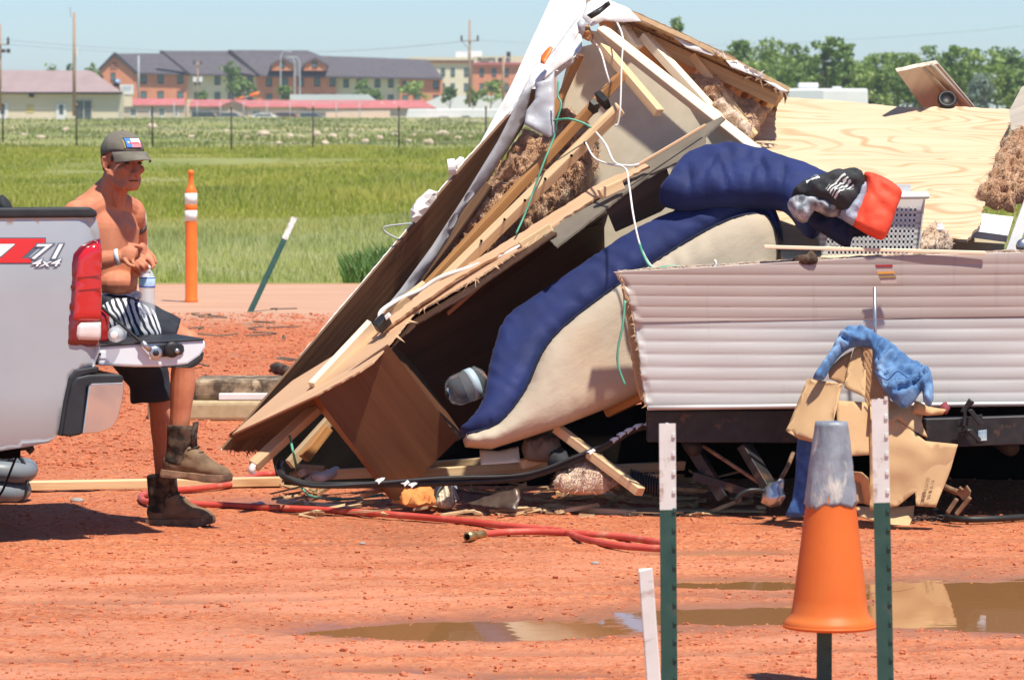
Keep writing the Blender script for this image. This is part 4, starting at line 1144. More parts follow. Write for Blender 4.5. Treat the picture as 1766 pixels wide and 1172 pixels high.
def dtext(body, px, py, hpx, wpx, lift, shear=.35):
    u, v = tuv(px, py); s = hpx/428/.72; wd = wpx/402
    o1 = text_mesh('decal_outline', body, s, M['decal_dark'], TS.copy(), truck, shear=shear, bold=s*.055)
    o2 = text_mesh('decal_letter', body, s, M['decal_white'], TS.copy(), truck, shear=shear, bold=s*.008)
    xs = [w.co.x for w in o2.data.vertices]; x0, x1 = min(xs), max(xs); k = wd/(x1-x0)
    for o, l in ((o1, lift), (o2, lift+.0012)):
        for w in o.data.vertices: w.co.x = u + (w.co.x-x0)*k; w.co.y = v + w.co.y
        conform(o, l)
dtext('71', 53, 446, 26, 53, .004)
dtext('4x4', 53, 459, 13, 50, .0055, .4)
# tail lamp
lamp_o = [tuv(*q) for q in [(113, 592), (121, 598), (168, 598), (174, 592), (176, 500), (175.5, 418), (172, 411), (158, 415), (138, 424), (126, 436), (121, 455), (117, 520)]]
tl_ = uv_part('tail_lamp', lamp_o, M['lens_dark'], .004, .06, R=.02, h=.022, grid=.02, fn=lambda u, v: -.6*max(0, u+.05)**1.3*.6)
uv_part('red_lens', [tuv(*q) for q in [(124, 552), (172, 552), (173.5, 430), (170, 418), (158, 421), (142, 430), (133, 442), (129, 470)]], M['lens_red'], .026, .02, tl_, R=.012, h=.007, grid=.016, fn=lambda u, v: -.6*max(0, u+.05)**1.3*.6)
uv_part('clear_lens', [tuv(*q) for q in [(131, 556), (172, 555), (172, 580), (168, 586), (133, 585), (129, 579)]], M['lens_clear'], .026, .02, tl_, R=.01, h=.008, grid=.016, fn=lambda u, v: -.6*max(0, u+.05)**1.3*.6)
for py in (478, 500):
    uv_part('lens_seam', [tuv(131, py), tuv(171, py-4), tuv(171, py-2.8), tuv(131, py+1.2)], M['lens_dark'], .0355, .004, tl_)
# bumper
uv_part('bumper_pad', [tuv(*q) for q in [(104, 750), (112, 700), (120, 662), (128, 650), (150, 645), (204, 644), (210, 649), (209, 659), (150, 661), (146, 668), (138, 748), (118, 752)]], M['plastic_dk'], .035, 1.75, bev=.012)
uv_part('bumper_arch', [tuv(*q) for q in [(100, 750), (108, 690), (117, 650), (130, 637), (168, 631), (169, 640), (140, 647), (126, 655), (116, 690), (108, 752)]], M['plastic_dk'], .022, .06, bev=.006)
ch = uv_part('bumper_chrome', [tuv(*q) for q in [(137, 747), (148, 664), (152, 660), (208, 658), (210, 662), (206, 692), (198, 722), (188, 737), (165, 745)]], M['chrome'], .048, 1.78, bev=.018)
uv_part('frame_rail', [(-2.3, .30), (-.25, .33), (-.25, .42), (-2.3, .42)], M['void'], -.35, .12)
uv_part('hitch', [(-.5, .33), (-.2, .345), (-.2, .39), (-.5, .40)], M['black'], -.7, .2)
for k, pts in enumerate(([(-6, 776, 18.95), (12, 770, 18.95), (22, 776, 18.95), (19, 784, 18.95), (2, 786, 18.95)], [(0, 778, 18.97), (30, 772, 18.97), (54, 771, 18.97), (48, 779, 18.97)])):
    tube_px('hanger', pts, .014, M['black'], truck, 7, 4)
tube_px('hanging_wire', [(34, 776, 19.0), (27, 790, 19.05), (14, 822, 19.1), (4, 846, 19.15), (-8, 862, 19.2)], .005, M['black'], truck, 6, 5)
# tailgate
tg_prof = [tuv(174, 598), tuv(174, 631), tuv(240, 634), tuv(300, 633.5), tuv(330, 630), tuv(352, 615), tuv(361, 601), tuv(361, 588.5), tuv(356, 586.5), tuv(300, 589.5)]
gate = uv_part('tailgate', tg_prof, M['gate_paint'], -.05, 1.53, bev=.012)
uv_part('gate_liner', [tuv(174, 594.5), tuv(174, 599.0), tuv(300, 590.5), tuv(357, 587.5), tuv(357, 584.0)], M['plastic_dk'], -.043, 1.54, gate, bev=.003)
uv_part('gate_lip', [tuv(285, 634.2), tuv(328, 631.5), tuv(351, 616), tuv(358, 608), tuv(355, 622), tuv(346, 631), tuv(335, 635.5)], M['black'], -.046, 1.53, gate, bev=.004)
uv_part('hinge_plate', [tuv(175, 607), tuv(188, 607), tuv(188, 619), tuv(175, 619)], M['gate_paint'], -.046, .01, gate, bev=.002)
lathe('hinge_bolt', [(.006, 0), (.006, .008), (.002, .009)], M['black'], TS @ Matrix.Translation((*tuv(176.5, 611), -.047)), gate, 10)
lp = [tuv(*q) for q in [(272, 605), (275, 597), (284, 594), (316, 592.5), (322, 597), (323, 606), (318, 612), (300, 615), (280, 616.5), (273, 612)]]
la = uv_part('latch_plate', lp, M['plastic_dk'], -.04, .02, gate, bev=.004)
lathe('latch_body', [(.032, 0), (.034, .016), (.026, .024), (.01, .024)], M['black'], TS @ Matrix.Translation((*tuv(300, 603), -.042)), la, 16)
lathe('latch_pin', [(.010, 0), (.010, .02), (.004, .022)], M['steel'], TS @ Matrix.Translation((*tuv(306, 605), -.02)), la, 12)
def tw(px, py, w):
    u, v = tuv(px, py); return TS @ Vector((u, v, w))
cab = tube('gate_cable', [tw(174, 521, -.09), tw(215, 560, -.06), tw(252, 595, -.03)], .0065, M['black'], truck, 8, 4)
tube('cable_sleeve', [tw(248, 590, -.03), tw(262, 604, -.028)], .012, M['steel'], cab, 10, 0)
lathe('cable_eye', [(.012, 0), (.026, 0), (.028, .004), (.026, .008), (.012, .008)], M['steel'], TS @ Matrix.Translation((*tuv(271, 609), -.028)), cab, 18)
lathe('cable_bolt', [(.013, 0), (.013, .016), (.006, .018)], M['plastic_dk'], TS @ Matrix.Translation((*tuv(271, 609), -.03)), cab, 6)
# bottles on the tailgate
def bottle(name, base, H, R, label, mat, axis=Vector((0, 0, 1)), lab=None, capm='white_plastic', labr=(.45, .62), parts=True):
    m, _ = beam_m(base, Vector(base)+axis, Vector((0, 1, 0)))
    m = m @ Matrix.Rotation(math.pi/2, 4, 'Y')
    if (m.to_3x3() @ Vector((0, 0, 1))).dot(axis) < 0: m = m @ Matrix.Rotation(math.pi, 4, 'X')
    t = tag(link(bpy.data.objects.new(name, None), Matrix.Translation(Vector(base))), label, 'bottle')
    prof = [(.3*R, 0), (.85*R, 0), (R, .03*H)]
    for k in range(12):
        z = .08*H + .55*H*k/12
        prof += [(R*.97, z), (R, z+.02*H)]
    prof += [(R, .68*H), (.93*R, .76*H), (.72*R, .85*H), (.42*R, .91*H), (.36*R, .95*H)]
    lathe('bottle_body', prof, M[mat], m, t, 24)
    lathe('bottle_cap', [(.44*R, .935*H), (.46*R, .94*H), (.46*R, .995*H), (.40*R, H), (.1*R, H)], M[capm], m, t, 16)
    if lab:
        lb = lathe('bottle_label', [(R*1.01, labr[0]*H), (R*1.022, labr[0]*H+.001), (R*1.022, labr[1]*H), (R*1.01, labr[1]*H+.001)], M[lab], m, t, 24)
        lathe('label_band', [(R*1.023, labr[0]*H), (R*1.03, labr[0]*H), (R*1.03, labr[0]*H+.005), (R*1.023, labr[0]*H+.005)], M['decal_blue'], m, lb, 24)
        lathe('label_band', [(R*1.023, labr[1]*H-.004), (R*1.03, labr[1]*H-.004), (R*1.03, labr[1]*H), (R*1.023, labr[1]*H)], M['decal_blue'], m, lb, 24)
    return t
M['decal_blue'] = pm('blue_band_print', (.02, .07, .42), rough=.4)
bottle('drink_bottle', tw(187, 591, -.12), .145, .036, 'small red drink bottle standing on the tailgate', 'red_drink')
bottle('water_bottle', tw(225, 577, -.17), .20, .033, 'clear plastic bottle lying on the tailgate with its cap toward us', 'pet', axis=(ww_*.93 - rr_*.37).normalized())
# grey coiled tube on the ground under the truck
gc = thing('coiled_tube', G(-22, 868), 'thick grey tube coiled in a stack and tied under the truck', 'hose')
for k, (dx, z) in enumerate(((0, .047), (.03, .137), (-.06, .225))):
    c = G(-22, 868) + Vector((dx, .15, z))
    pts = [c + Vector((.135*math.cos(a), .135*math.sin(a), .006*math.sin(3*a))) for a in np.linspace(0, 2*math.pi, 28)]
    tube('coil', pts, .047, M['grey_hose'], gc, 12, 0)
c = G(-22, 868)
tube('tie_strap', [c + Vector((.115+.058*math.cos(a), .07, .10+.11*math.sin(a))) for a in np.linspace(0, 2*math.pi, 20)], .008, M['black'], gc, 6, 0)
# ---------------------------------------------------------------- the man on the tailgate
man = thing('person', P(215, 905, 19.5), 'shirtless person in cap, striped shorts and boots seated on the lowered tailgate', 'person')
SH = Vector((-.72, -.69, 0)).normalized()          # towards his right shoulder
Bv, Bf = [], []
def add(vf):
    n = len(Bv); Bv.extend(vf[0]); Bf.extend([tuple(i+n for i in f) for f in vf[1]])
def limb(pts, r, seg=14, ref=None, n=5):
    W_ = [P(*p) for p in pts]
    q = smooth_path(W_, n)
    rr = []
    for i in range(len(pts)-1):
        for k in range(n):
            a, b = r[i], r[i+1]; t = k/n; t = t*t*(3-2*t)
            if isinstance(a, tuple): rr.append((a[0]+(b[0]-a[0])*t, a[1]+(b[1]-a[1])*t))
            else: rr.append(a+(b-a)*t)
    rr.append(r[-1])
    # round the ends
    return tube_vf(q, rr, seg, True, ref)
def ball(p, r, m=None): return ell_vf(P(*p) if len(p) == 3 and p[2] > 5 else p, r if isinstance(r, tuple) else (r, r, r), m, 14, 9)
# torso
add(limb([(168, 560, 19.45), (170, 530, 19.45), (175, 500, 19.45), (178, 470, 19.44), (177, 430, 19.44), (175, 395, 19.44), (178, 362, 19.45), (184, 345, 19.45)],
         [(.14, .10), (.168, .13), (.160, .124), (.160, .122), (.168, .122), (.180, .122), (.150, .090), (.08, .07)], 24, SH))
add(ball((197, 487, 19.375), (.095, .095, .055)))              # stomach fold
add(ball((160, 402, 19.365), (.085, .07, .055))); add(ball((206, 400, 19.45), (.07, .055, .055)))   # chest
add(limb([(140, 372, 19.33), (160, 360, 19.38), (186, 350, 19.44), (210, 356, 19.52), (226, 366, 19.57)], [.062, .062, .06, .058, .056], 14))
add(limb([(150, 352, 19.42), (184, 330, 19.44), (196, 312, 19.43)], [.045, .058, .05], 12))      # trapezius
add(limb([(186, 352, 19.44), (196, 325, 19.42), (204, 300, 19.40)], [.072, .062, .060], 14))     # neck
add(limb([(203, 356, 19.38), (197, 330, 19.36), (188, 303, 19.36)], [.013, .016, .014], 8))       # neck tendon
# right arm (nearer)
add(ball((132, 376, 19.30), (.068, .068, .075)))
add(limb([(130, 372, 19.30), (118, 410, 19.22), (106, 455, 19.16)], [.060, .052, .042]))
add(limb([(104, 460, 19.16), (135, 456, 19.13), (175, 449, 19.12), (208, 442, 19.12)], [.045, .047, .040, .028]))
# left arm
add(ball((229, 370, 19.57), (.055, .06, .07)))
add(limb([(229, 368, 19.57), (236, 405, 19.64), (236, 455, 19.70)], [.050, .046, .038]))
add(limb([(236, 458, 19.70), (238, 462, 19.55), (243, 452, 19.36), (246, 443, 19.26)], [.040, .041, .034, .027]))
# hands
def finger(pts, r=.0084): add(limb(pts, [r*1.1] + [r]*(len(pts)-2) + [r*.82], 8, None, 3)); add(ball(pts[-1], r*.85))
add(limb([(206, 442, 19.12), (220, 440, 19.11), (234, 443, 19.11)], [(.027, .022), (.040, .018), (.036, .014)], 12, Vector((.3, 0, 1))))
finger([(228, 452, 19.09), (237, 460, 19.07), (240, 467, 19.08)]); finger([(235, 450, 19.085), (246, 459, 19.065), (248, 467, 19.08)])
finger([(240, 446, 19.09), (252, 455, 19.07), (255, 464, 19.08)]); finger([(242, 440, 19.10), (255, 447, 19.09), (261, 457, 19.10)])
finger([(214, 446, 19.08), (222, 456, 19.05), (231, 459, 19.05)], .0098)
add(limb([(247, 440, 19.26), (247, 434, 19.20), (244, 432, 19.16)], [(.028, .022), (.038, .020), (.034, .016)], 12, Vector((0, 0, 1))))
finger([(243, 426, 19.16), (232, 423, 19.13), (222, 421, 19.12)], .0095)
finger([(253, 434, 19.19), (262, 446, 19.17), (266, 459, 19.15)]); finger([(250, 438, 19.18), (259, 450, 19.15), (262, 462, 19.14)])
finger([(252, 430, 19.21), (263, 440, 19.20), (269, 453, 19.19)]); 
# legs
add(limb([(178, 545, 19.36), (230, 560, 19.37), (280, 575, 19.38), (320, 590, 19.40)], [.095, .085, .070, .056]))
add(ball((323, 591, 19.40), (.056, .056, .058)))
add(limb([(321, 592, 19.40), (316, 630, 19.42), (315, 665, 19.43), (311, 715, 19.43), (308, 760, 19.43), (306, 800, 19.43)], [.054, .050, .053, .044, .036, .038]))
add(limb([(180, 548, 19.56), (215, 590, 19.57), (250, 632, 19.60), (270, 660, 19.62)], [.095, .085, .068, .056]))
add(ball((271, 662, 19.62), .056))
add(limb([(271, 662, 19.62), (277, 700, 19.62), (281, 735, 19.63), (281, 775, 19.63), (282, 820, 19.62), (284, 872, 19.60)], [.054, .050, .054, .043, .036, .038]))
# head in its own frame: x face, y left, z up
HC = P(213, 280, 19.38)
fd = Vector((.60, -.80, -.05)).normalized(); ly_ = Vector((0, 0, 1)).cross(fd).normalized(); hz = fd.cross(ly_)
HM = Matrix.Identity(4)
for i in range(3): HM[i][0], HM[i][1], HM[i][2], HM[i][3] = fd[i], ly_[i], hz[i], HC[i]
def hb(c, r, rot=None):
    v, f = ell_vf((0, 0, 0), r, rot, 16, 10)
    add(([HM @ (q + Vector(c)) for q in v], f))
def ht(pts, r, seg=10):
    v, f = tube_vf(smooth_path(pts, 4), r if not isinstance(r, list) else [r[min(len(r)-1, i//4)] for i in range((len(pts)-1)*4+1)], seg)
    add(([HM @ q for q in v], f))
hb((-.012, 0, .035), (.100, .076, .086)); hb((.012, 0, -.03), (.078, .066, .075)); hb((.042, 0, -.078), (.046, .044, .040))
hb((.062, 0, -.097), (.024, .024, .020))                                   # chin
ht([(-.005, -.064, -.03), (.012, -.060, -.075), (.055, -.022, -.100)], .019); ht([(-.005, .064, -.03), (.012, .060, -.075), (.055, .022, -.100)], .019)   # jaw
hb((.058, -.040, -.026), (.026, .024, .020)); hb((.058, .040, -.026), (.026, .024, .020))          # cheeks
ht([(.074, -.046, .016), (.086, -.02, .021), (.088, 0, .017), (.086, .02, .021), (.074, .046, .016)], .0115)   # brow
ht([(.086, 0, .012), (.098, 0, -.012), (.112, 0, -.036), (.104, 0, -.044)], [.0095, .0105, .0125, .0125, .011])      # nose
hb((.095, -.013, -.041), (.012, .0085, .008)); hb((.095, .013, -.041), (.012, .0085, .008))
hb((.080, 0, -.060), (.018, .028, .012)); hb((.081, 0, -.0665), (.0145, .023, .005)); hb((.078, 0, -.0785), (.0145, .021, .0065))     # mouth
for s in (-1, 1):
    ht([(-.010, s*.076, .022), (-.022, s*.086, .018), (-.026, s*.086, -.004), (-.016, s*.080, -.026), (-.006, s*.075, -.034)], .0075, 8)   # ear rim
    hb((-.012, s*.076, -.004), (.014, .006, .024))
body = mk('body', Bv, Bf, M['skin'], man)
remesh(body, .0044, 4, .5)
def hpart(name, vf, mat, parent=body, smooth=True):
    return mk(name, [HM @ Vector(q) for q in vf[0]], vf[1], mat, parent, smooth=smooth)
for s in (-1, 1):
    e = hpart('eye', ell_vf((.0765, s*.031, .001), (.010, .0125, .0055)), M['hair'])
    hpart('eyebrow', tube_vf(smooth_path([(.080, s*.050, .016), (.0945, s*.030, .0215), (.0975, s*.014, .019)], 4), .0042, 6), M['hair'])
hpart('lips', join_vf([tube_vf(smooth_path([(.082, -.021, -.0715), (.0955, -.010, -.071), (.098, 0, -.0715), (.0955, .010, -.071), (.082, .021, -.0715)], 4), .0024, 6)]), M['hair'])
M['stubble'] = pm('grey_stubble', (.34, .20, .15), (.46, .32, .26), scale=120, rough=.8)
hpart('hair', join_vf([ell_vf((-.034, 0, .016), (.080, .0785, .060)), ell_vf((-.07, 0, -.026), (.036, .055, .034)), ell_vf((.016, -.0655, .022), (.012, .006, .020)), ell_vf((.016, .0655, .022), (.012, .006, .020))]), M['hair'])
# cap
cap = hpart('cap', ([q for q in ell_vf((-.012, 0, .046), (.107, .085, .086), None, 28, 16)[0]], ell_vf((0, 0, 0), (1, 1, 1), None, 28, 16)[1]), M['cap'])
for v in cap.data.vertices:                       # flatten below the band and give the crown panels a little slump
    w = HM.inverted() @ (MW[cap] @ v.co)
    if w.z < .046 - .25*max(0, -w.x+.02): w.z = .046 - .25*max(0, -w.x+.02)
    else:
        w.z += .004*nz(w.x*40, w.y*40, w.z*40); w.x += .004*nz(w.x*30+5, w.y*30, w.z*30)
    v.co = MW[cap].inverted() @ (HM @ w)
bv, bf = [], []
nb, mb = 17, 7
for lay in (0, 1):
    for i in range(nb):
        a = -1.12 + 2.24*i/(nb-1)
        for j in range(mb):
            t = j/(mb-1)
            rx = .092 + (.080*math.cos(a*.80))*t
            x = rx*math.cos(a*.92) - .004; y = (.086 + .004*t)*math.sin(a)/math.sin(1.12)*(1-.08*t)
            z = .052 - .030*t*(.4+.6*t) - 1.6*y*y*(.5+t) - lay*.004
            bv.append((x, y, z))
for lay in (0, 1):
    for i in range(nb-1):
        for j in range(mb-1):
            q = lay*nb*mb + i*mb + j; bf.append((q, q+1, q+mb+1, q+mb))
for i in range(nb-1): bf.append((i*mb+mb-1, nb*mb+i*mb+mb-1, nb*mb+(i+1)*mb+mb-1, (i+1)*mb+mb-1))
hpart('cap_brim', (bv, bf), M['cap'], cap)
hpart('cap_button', ell_vf((-.012, 0, .132), (.009, .009, .005), None, 10, 6), M['cap'], cap)
def patch(y0, y1, z0, z1, mat, lift, name='cap_patch'):
    V = []
    for i in range(9):
        y = y0 + (y1-y0)*i/8
        for j in range(5):
            z = z0 + (z1-z0)*j/4
            zz = (z-.046)/.086; yy = y/.085
            x = -.012 + .107*math.sqrt(max(.02, 1-zz*zz-yy*yy)) + lift
            V.append((x, y, z))
    Fq = [(i*5+j, i*5+j+1, (i+1)*5+j+1, (i+1)*5+j) for i in range(8) for j in range(4)]
    return hpart(name, (V, Fq), mat, cap)
pt = patch(-.040, .034, .066, .106, pm('patch_border', (.012, .02, .05), rough=.8), .0035)
def sub(y0, y1, z0, z1, c, l, nm): patch(y0, y1, z0, z1, pm(nm, c, rough=.8), l, 'patch_field')
sub(-.0375, -.016, .068, .104, (.06, .22, .62), .0048, 'patch_blue'); sub(-.016, .0315, .086, .104, (.80, .80, .80), .0048, 'patch_white'); sub(-.016, .0315, .068, .086, (.74, .24, .26), .0048, 'patch_red')
sub(-.032, .020, .083, .089, (.55, .10, .12), .0056, 'patch_script'); sub(-.031, -.025, .085, .092, (.80, .68, .30), .0062, 'patch_star')
sub(-.0455, -.0405, .064, .100, (.34, .28, .10), .003, 'cap_loop')
# wristband, tattoo
def ring(name, c, ax, r, w, th, mat, parent):
    m, _ = beam_m(c, Vector(c)+ax); m = m @ Matrix.Rotation(math.pi/2, 4, 'Y')
    return lathe(name, [(r, -w/2), (r+th, -w/2), (r+th, w/2), (r, w/2)], mat, m, parent, 20)
a, b = P(198, 444, 19.12), P(206, 442.4, 19.12)
ring('wristband', (a+b)/2 + Vector((0, 0, 0)), (b-a).normalized(), .0295, .017, .005, pm('pale_blue_wristband', (.50, .58, .64), (.66, .70, .72), scale=30, rough=.5), body)
a, b = P(233, 386, 19.60), P(234.5, 395, 19.62)
ring('tattoo_band', (a+b)/2, (b-a).normalized(), .0462, .022, .0012, pm('tattoo_ink', (.05, .045, .05), (.12, .07, .06), scale=50, rough=.6), body)
# shorts
Bv, Bf = [], []
add(limb([(166, 572, 19.45), (169, 540, 19.45), (174, 512, 19.45), (176, 504, 19.45)], [(.155, .125), (.185, .150), (.176, .142), (.172, .138)], 24, SH))
add(limb([(178, 545, 19.36), (230, 556, 19.37), (270, 569, 19.38), (302, 580, 19.39)], [.108, .104, .092, .084]))
add(limb([(180, 548, 19.56), (215, 590, 19.57), (248, 635, 19.59), (259, 662, 19.60), (262, 692, 19.60)], [.11, .105, .095, .088, .090]))
def shorts_mat():
    m = pm('printed_board_shorts', (.014, .017, .026), (.026, .031, .044), scale=6, rough=.8, bump=.35, bscale=20, bdist=.012)
    nt = m.node_tree; N, Lk = nt.nodes, nt.links; b = N['Principled BSDF']
    geo = N.new('ShaderNodeNewGeometry')
    def vm(op, a, bb):
        x = N.new('ShaderNodeVectorMath'); x.operation = op
        Lk.new(a, x.inputs[0])
        x.inputs[1].default_value = bb
        return x
    loc = vm('SUBTRACT', geo.outputs['Position'], P(228, 552, 19.30))
    n = N.new('ShaderNodeTexNoise'); n.inputs['Scale'].default_value = 7; Lk.new(geo.outputs['Position'], n.inputs[0])
    add_ = N.new('ShaderNodeVectorMath'); add_.operation = 'MULTIPLY_ADD'; Lk.new(n.outputs['Color'], add_.inputs[0]); add_.inputs[1].default_value = (.07, .07, .07); Lk.new(loc.outputs[0], add_.inputs[2])
    dt = vm('DOT_PRODUCT', add_.outputs[0], (.92, 0, .38))
    w = N.new('ShaderNodeMath'); w.operation = 'SINE'
    mu = N.new('ShaderNodeMath'); mu.operation = 'MULTIPLY'; mu.inputs[1].default_value = 290; Lk.new(dt.outputs['Value'], mu.inputs[0]); Lk.new(mu.outputs[0], w.inputs[0])
    gt = N.new('ShaderNodeMath'); gt.operation = 'GREATER_THAN'; gt.inputs[1].default_value = -.1; Lk.new(w.outputs[0], gt.inputs[0])
    sc = vm('MULTIPLY', add_.outputs[0], (1.0, .8, 1.15))
    ln = N.new('ShaderNodeVectorMath'); ln.operation = 'LENGTH'; Lk.new(sc.outputs[0], ln.inputs[0])
    lt = N.new('ShaderNodeMath'); lt.operation = 'LESS_THAN'; lt.inputs[1].default_value = .155; Lk.new(ln.outputs['Value'], lt.inputs[0])
    mm = N.new('ShaderNodeMath'); mm.operation = 'MULTIPLY'; Lk.new(gt.outputs[0], mm.inputs[0]); Lk.new(lt.outputs[0], mm.inputs[1])
    src = b.inputs['Base Color'].links[0].from_socket
    mx = N.new('ShaderNodeMix'); mx.data_type = 'RGBA'; Lk.new(mm.outputs[0], mx.inputs[0]); Lk.new(src, mx.inputs[6]); mx.inputs[7].default_value = (.66, .68, .72, 1)
    Lk.new(mx.outputs[2], b.inputs['Base Color'])
    return m
shorts = mk('shorts', Bv, Bf, shorts_mat(), man)
remesh(shorts, .009, 3, .5)
for v in shorts.data.vertices:
    w = MW[shorts] @ v.co
    v.co += Vector((nz(w.x*14, w.y*14, w.z*14), nz(w.x*14+9, w.y*14, w.z*14), nz(w.x*14, w.y*14+9, w.z*14)))*.009
wb = limb([(176, 508, 19.45), (176.5, 502, 19.45)], [(.172, .136), (.170, .134)], 28, SH, 2)
mk('waistband', wb[0], wb[1], pm('pale_waistband', (.50, .54, .62), (.20, .22, .30), scale=(30, 30, 60), rough=.8), shorts, smooth=True)
tube_px('drawstring', [(226, 506, 19.30), (236, 503, 19.28), (243, 508, 19.28), (240, 515, 19.28), (233, 510, 19.285)], .005, M['white_paint'], shorts, 6, 4)
# boots: x toe, z up, origin under the heel
def boot(m):
    vs, fs = [], []
    def ad(vf):
        n = len(vs); vs.extend(vf[0]); fs.extend([tuple(i+n for i in f) for f in vf[1]])
    ad(tube_vf([Vector(p) for p in ((.055, 0, .06), (.062, 0, .11), (.066, 0, .165), (.064, 0, .225))], [(.058, .046), (.056, .046), (.062, .050), (.066, .054)], 18, True, (1, 0, 0)))
    sh = mk('shaft', vs, fs, M['boot'], man, m); remesh(sh, .008, 3)
    for v in sh.data.vertices:
        v.co.x += .005*nz(v.co.x*25, v.co.y*25, v.co.z*25); v.co.y += .004*nz(v.co.x*25+4, v.co.y*25, v.co.z*25)
    vs, fs = [], []
    ad(ell_vf((.050, 0, .062), (.058, .043, .05))); ad(ell_vf((.12, 0, .068), (.09, .044, .045))); ad(ell_vf((.20, 0, .052), (.085, .049, .036))); ad(ell_vf((.245, 0, .045), (.052, .044, .028)))
    ad(tube_vf([Vector((.09, 0, .12)), Vector((.15, 0, .085)), Vector((.20, 0, .06))], [.04, .042, .035], 12))
    up = mk('upper', vs, fs, M['boot_tan'], man, m); remesh(up, .008, 4)
    for v in up.data.vertices:
        if v.co.z < .03: v.co.z = .03
        v.co.z += .003*nz(v.co.x*40, v.co.y*40, 2)
    out = [(-.008, 0), (-.002, -.034), (.05, -.042), (.11, -.036), (.19, -.050), (.26, -.044), (.296, -.018), (.300, 0)]
    out += [(x, -y) for x, y in out[-2:0:-1]]
    n = len(out); V = []
    for z, g in ((0, 0), (.012, .003), (.034, 0)):
        for x, y in out: V.append((x + (g if x > .1 else -g), y*(1+g*8), z + (.016*max(0, (x-.22)/.08)**2) + (0 if not (.075 < x < .13 and z == 0) else .009)))
    Fc = [tuple(range(n))[::-1], tuple(range(2*n, 3*n))] + [(k*n+i, k*n+(i+1) % n, (k+1)*n+(i+1) % n, (k+1)*n+i) for k in range(2) for i in range(n)]
    bevel(mk('sole', V, Fc, M['boot_sole'], man, m, smooth=False), .004)
    for k in range(7):
        t = k/6; x = .168 - .055*t - (.0 if t < .5 else .0); z = .098 + .118*t
        x = .165 - .075*min(1, t*1.6) + .022*max(0, t-.55); 
        v, f = tube_vf(smooth_path([Vector((x-.018, -.036, z-.012)), Vector((x+.014, -.016, z+.004)), Vector((x+.018, 0, z+.006)), Vector((x+.014, .016, z+.004)), Vector((x-.018, .036, z-.012))], 3), .0042, 6)
        mk('lace', v, f, M['boot'], man, m, smooth=True)
    tv, tf = tube_vf([Vector((.125, 0, .14)), Vector((.118, 0, .19)), Vector((.122, 0, .245))], [(.010, .030), (.010, .036), (.008, .036)], 12, True, (1, 0, 0))
    mk('tongue', tv, tf, M['boot'], man, m, smooth=True)
def boot_m(heel, toe, upv=Vector((0, 0, 1))):
    h, t = P(*heel), P(*toe); x = (t-h).normalized(); y = upv.cross(x).normalized(); z = x.cross(y)
    m = Matrix.Identity(4)
    for i in range(3): m[i][0], m[i][1], m[i][2], m[i][3] = x[i], y[i], z[i], h[i]
    return m
boot(boot_m((257, 908, 19.60), (378, 907, 19.50)))
boot(boot_m((281, 822, 19.43), (401, 836, 19.36), Vector((.10, 0, 1))))
# bottle in his hands
bottle('water_bottle', P(254, 543, 19.13), .205, .0335, 'clear water bottle with blue label held upright on his thigh', 'pet', lab='pet_label', labr=(.56, .76))
# ---------------------------------------------------------------- wrecked camper: base with corrugated siding
tr_ = thing('wrecked_trailer', P(1500, 885, 20.6), 'wrecked camper base with ribbed tan and white siding on a black steel frame', 'trailer')
SM = plane_of((1065, 590, 19.75), (1766, 590, 19.86), (1065, 700, 19.75))
def interp(x, pts):
    for (a, ya), (b, yb) in zip(pts, pts[1:]):
        if x <= b: return ya + (yb-ya)*(x-a)/(b-a)
    return pts[-1][1]
def siding(name, x_left, ytop, ybot, rib, mat, amp):
    """corrugated sheet between two photograph curves; ribs follow real height"""
    cols, rows = 110, 64
    V, Fc = [], []
    for i in range(cols+1):
        for j in range(rows+1):
            fy = j/rows
            y_guess = ytop(1400)*(1-fy) + ybot(1400)*fy
            xl = x_left(y_guess)
            px = xl + (2150-xl)*(i/cols)**1.25
            py = ytop(px)*(1-fy) + ybot(px)*fy
            u, v = on_plane(SM, px, py)
            t = ((v + 5 + .004*math.sin(u*1.7)) / rib) % 1.0
            prof = amp*(math.sin(math.pi*t)**.55) - amp*.5
            dent = .006*fbm(u, v*2, 0, 1.6, 2) + (.02*fbm(u*3, v*7, 3, 2, 2) if i < 3 else 0)
            V.append((u + (.012*nz(v*30, 0, 1) if i == 0 else 0), v, prof + dent))
    R_ = rows+1
    for i in range(cols):
        for j in range(rows): Fc.append((i*R_+j, i*R_+j+1, (i+1)*R_+j+1, (i+1)*R_+j))
    o = mk(name, V, Fc, mat, tr_, SM, True)
    s = o.modifiers.new('thick', 'SOLIDIFY'); s.thickness = .004; s.offset = -1
    return o
def alu(name, a, b):
    m = pm(name, a, b, scale=(1.5, 30, 8), rough=.38, spec=.5, c3=tuple(k*.82 for k in a), c3scale=(22, 1.5, 3), c3amt=(.60, .85))
    return m
M['siding_tan'] = alu('tan_aluminium_siding', (.39, .325, .29), (.43, .36, .325))
M['siding_white'] = alu('white_aluminium_siding', (.49, .485, .465), (.55, .545, .525))
top_c = [(1000, 470), (1065, 468), (1200, 461), (1400, 449), (1560, 440), (1700, 436), (2150, 430)]
seam_c = [(1000, 558), (1115, 556), (1766, 546), (2150, 541)]
bot_c = [(1000, 708), (1120, 707), (1766, 700), (2150, 697)]
left_c = [(465, 1066), (490, 1080), (525, 1088), (556, 1095), (620, 1103), (660, 1108), (706, 1116)]
siding('upper_siding', lambda y: interp(y, left_c), lambda x: interp(x, top_c), lambda x: interp(x, seam_c), .046, M['siding_tan'], .0034)
siding('lower_siding', lambda y: interp(y, left_c), lambda x: interp(x, seam_c)+.3, lambda x: interp(x, bot_c), .055, M['siding_white'], .004)
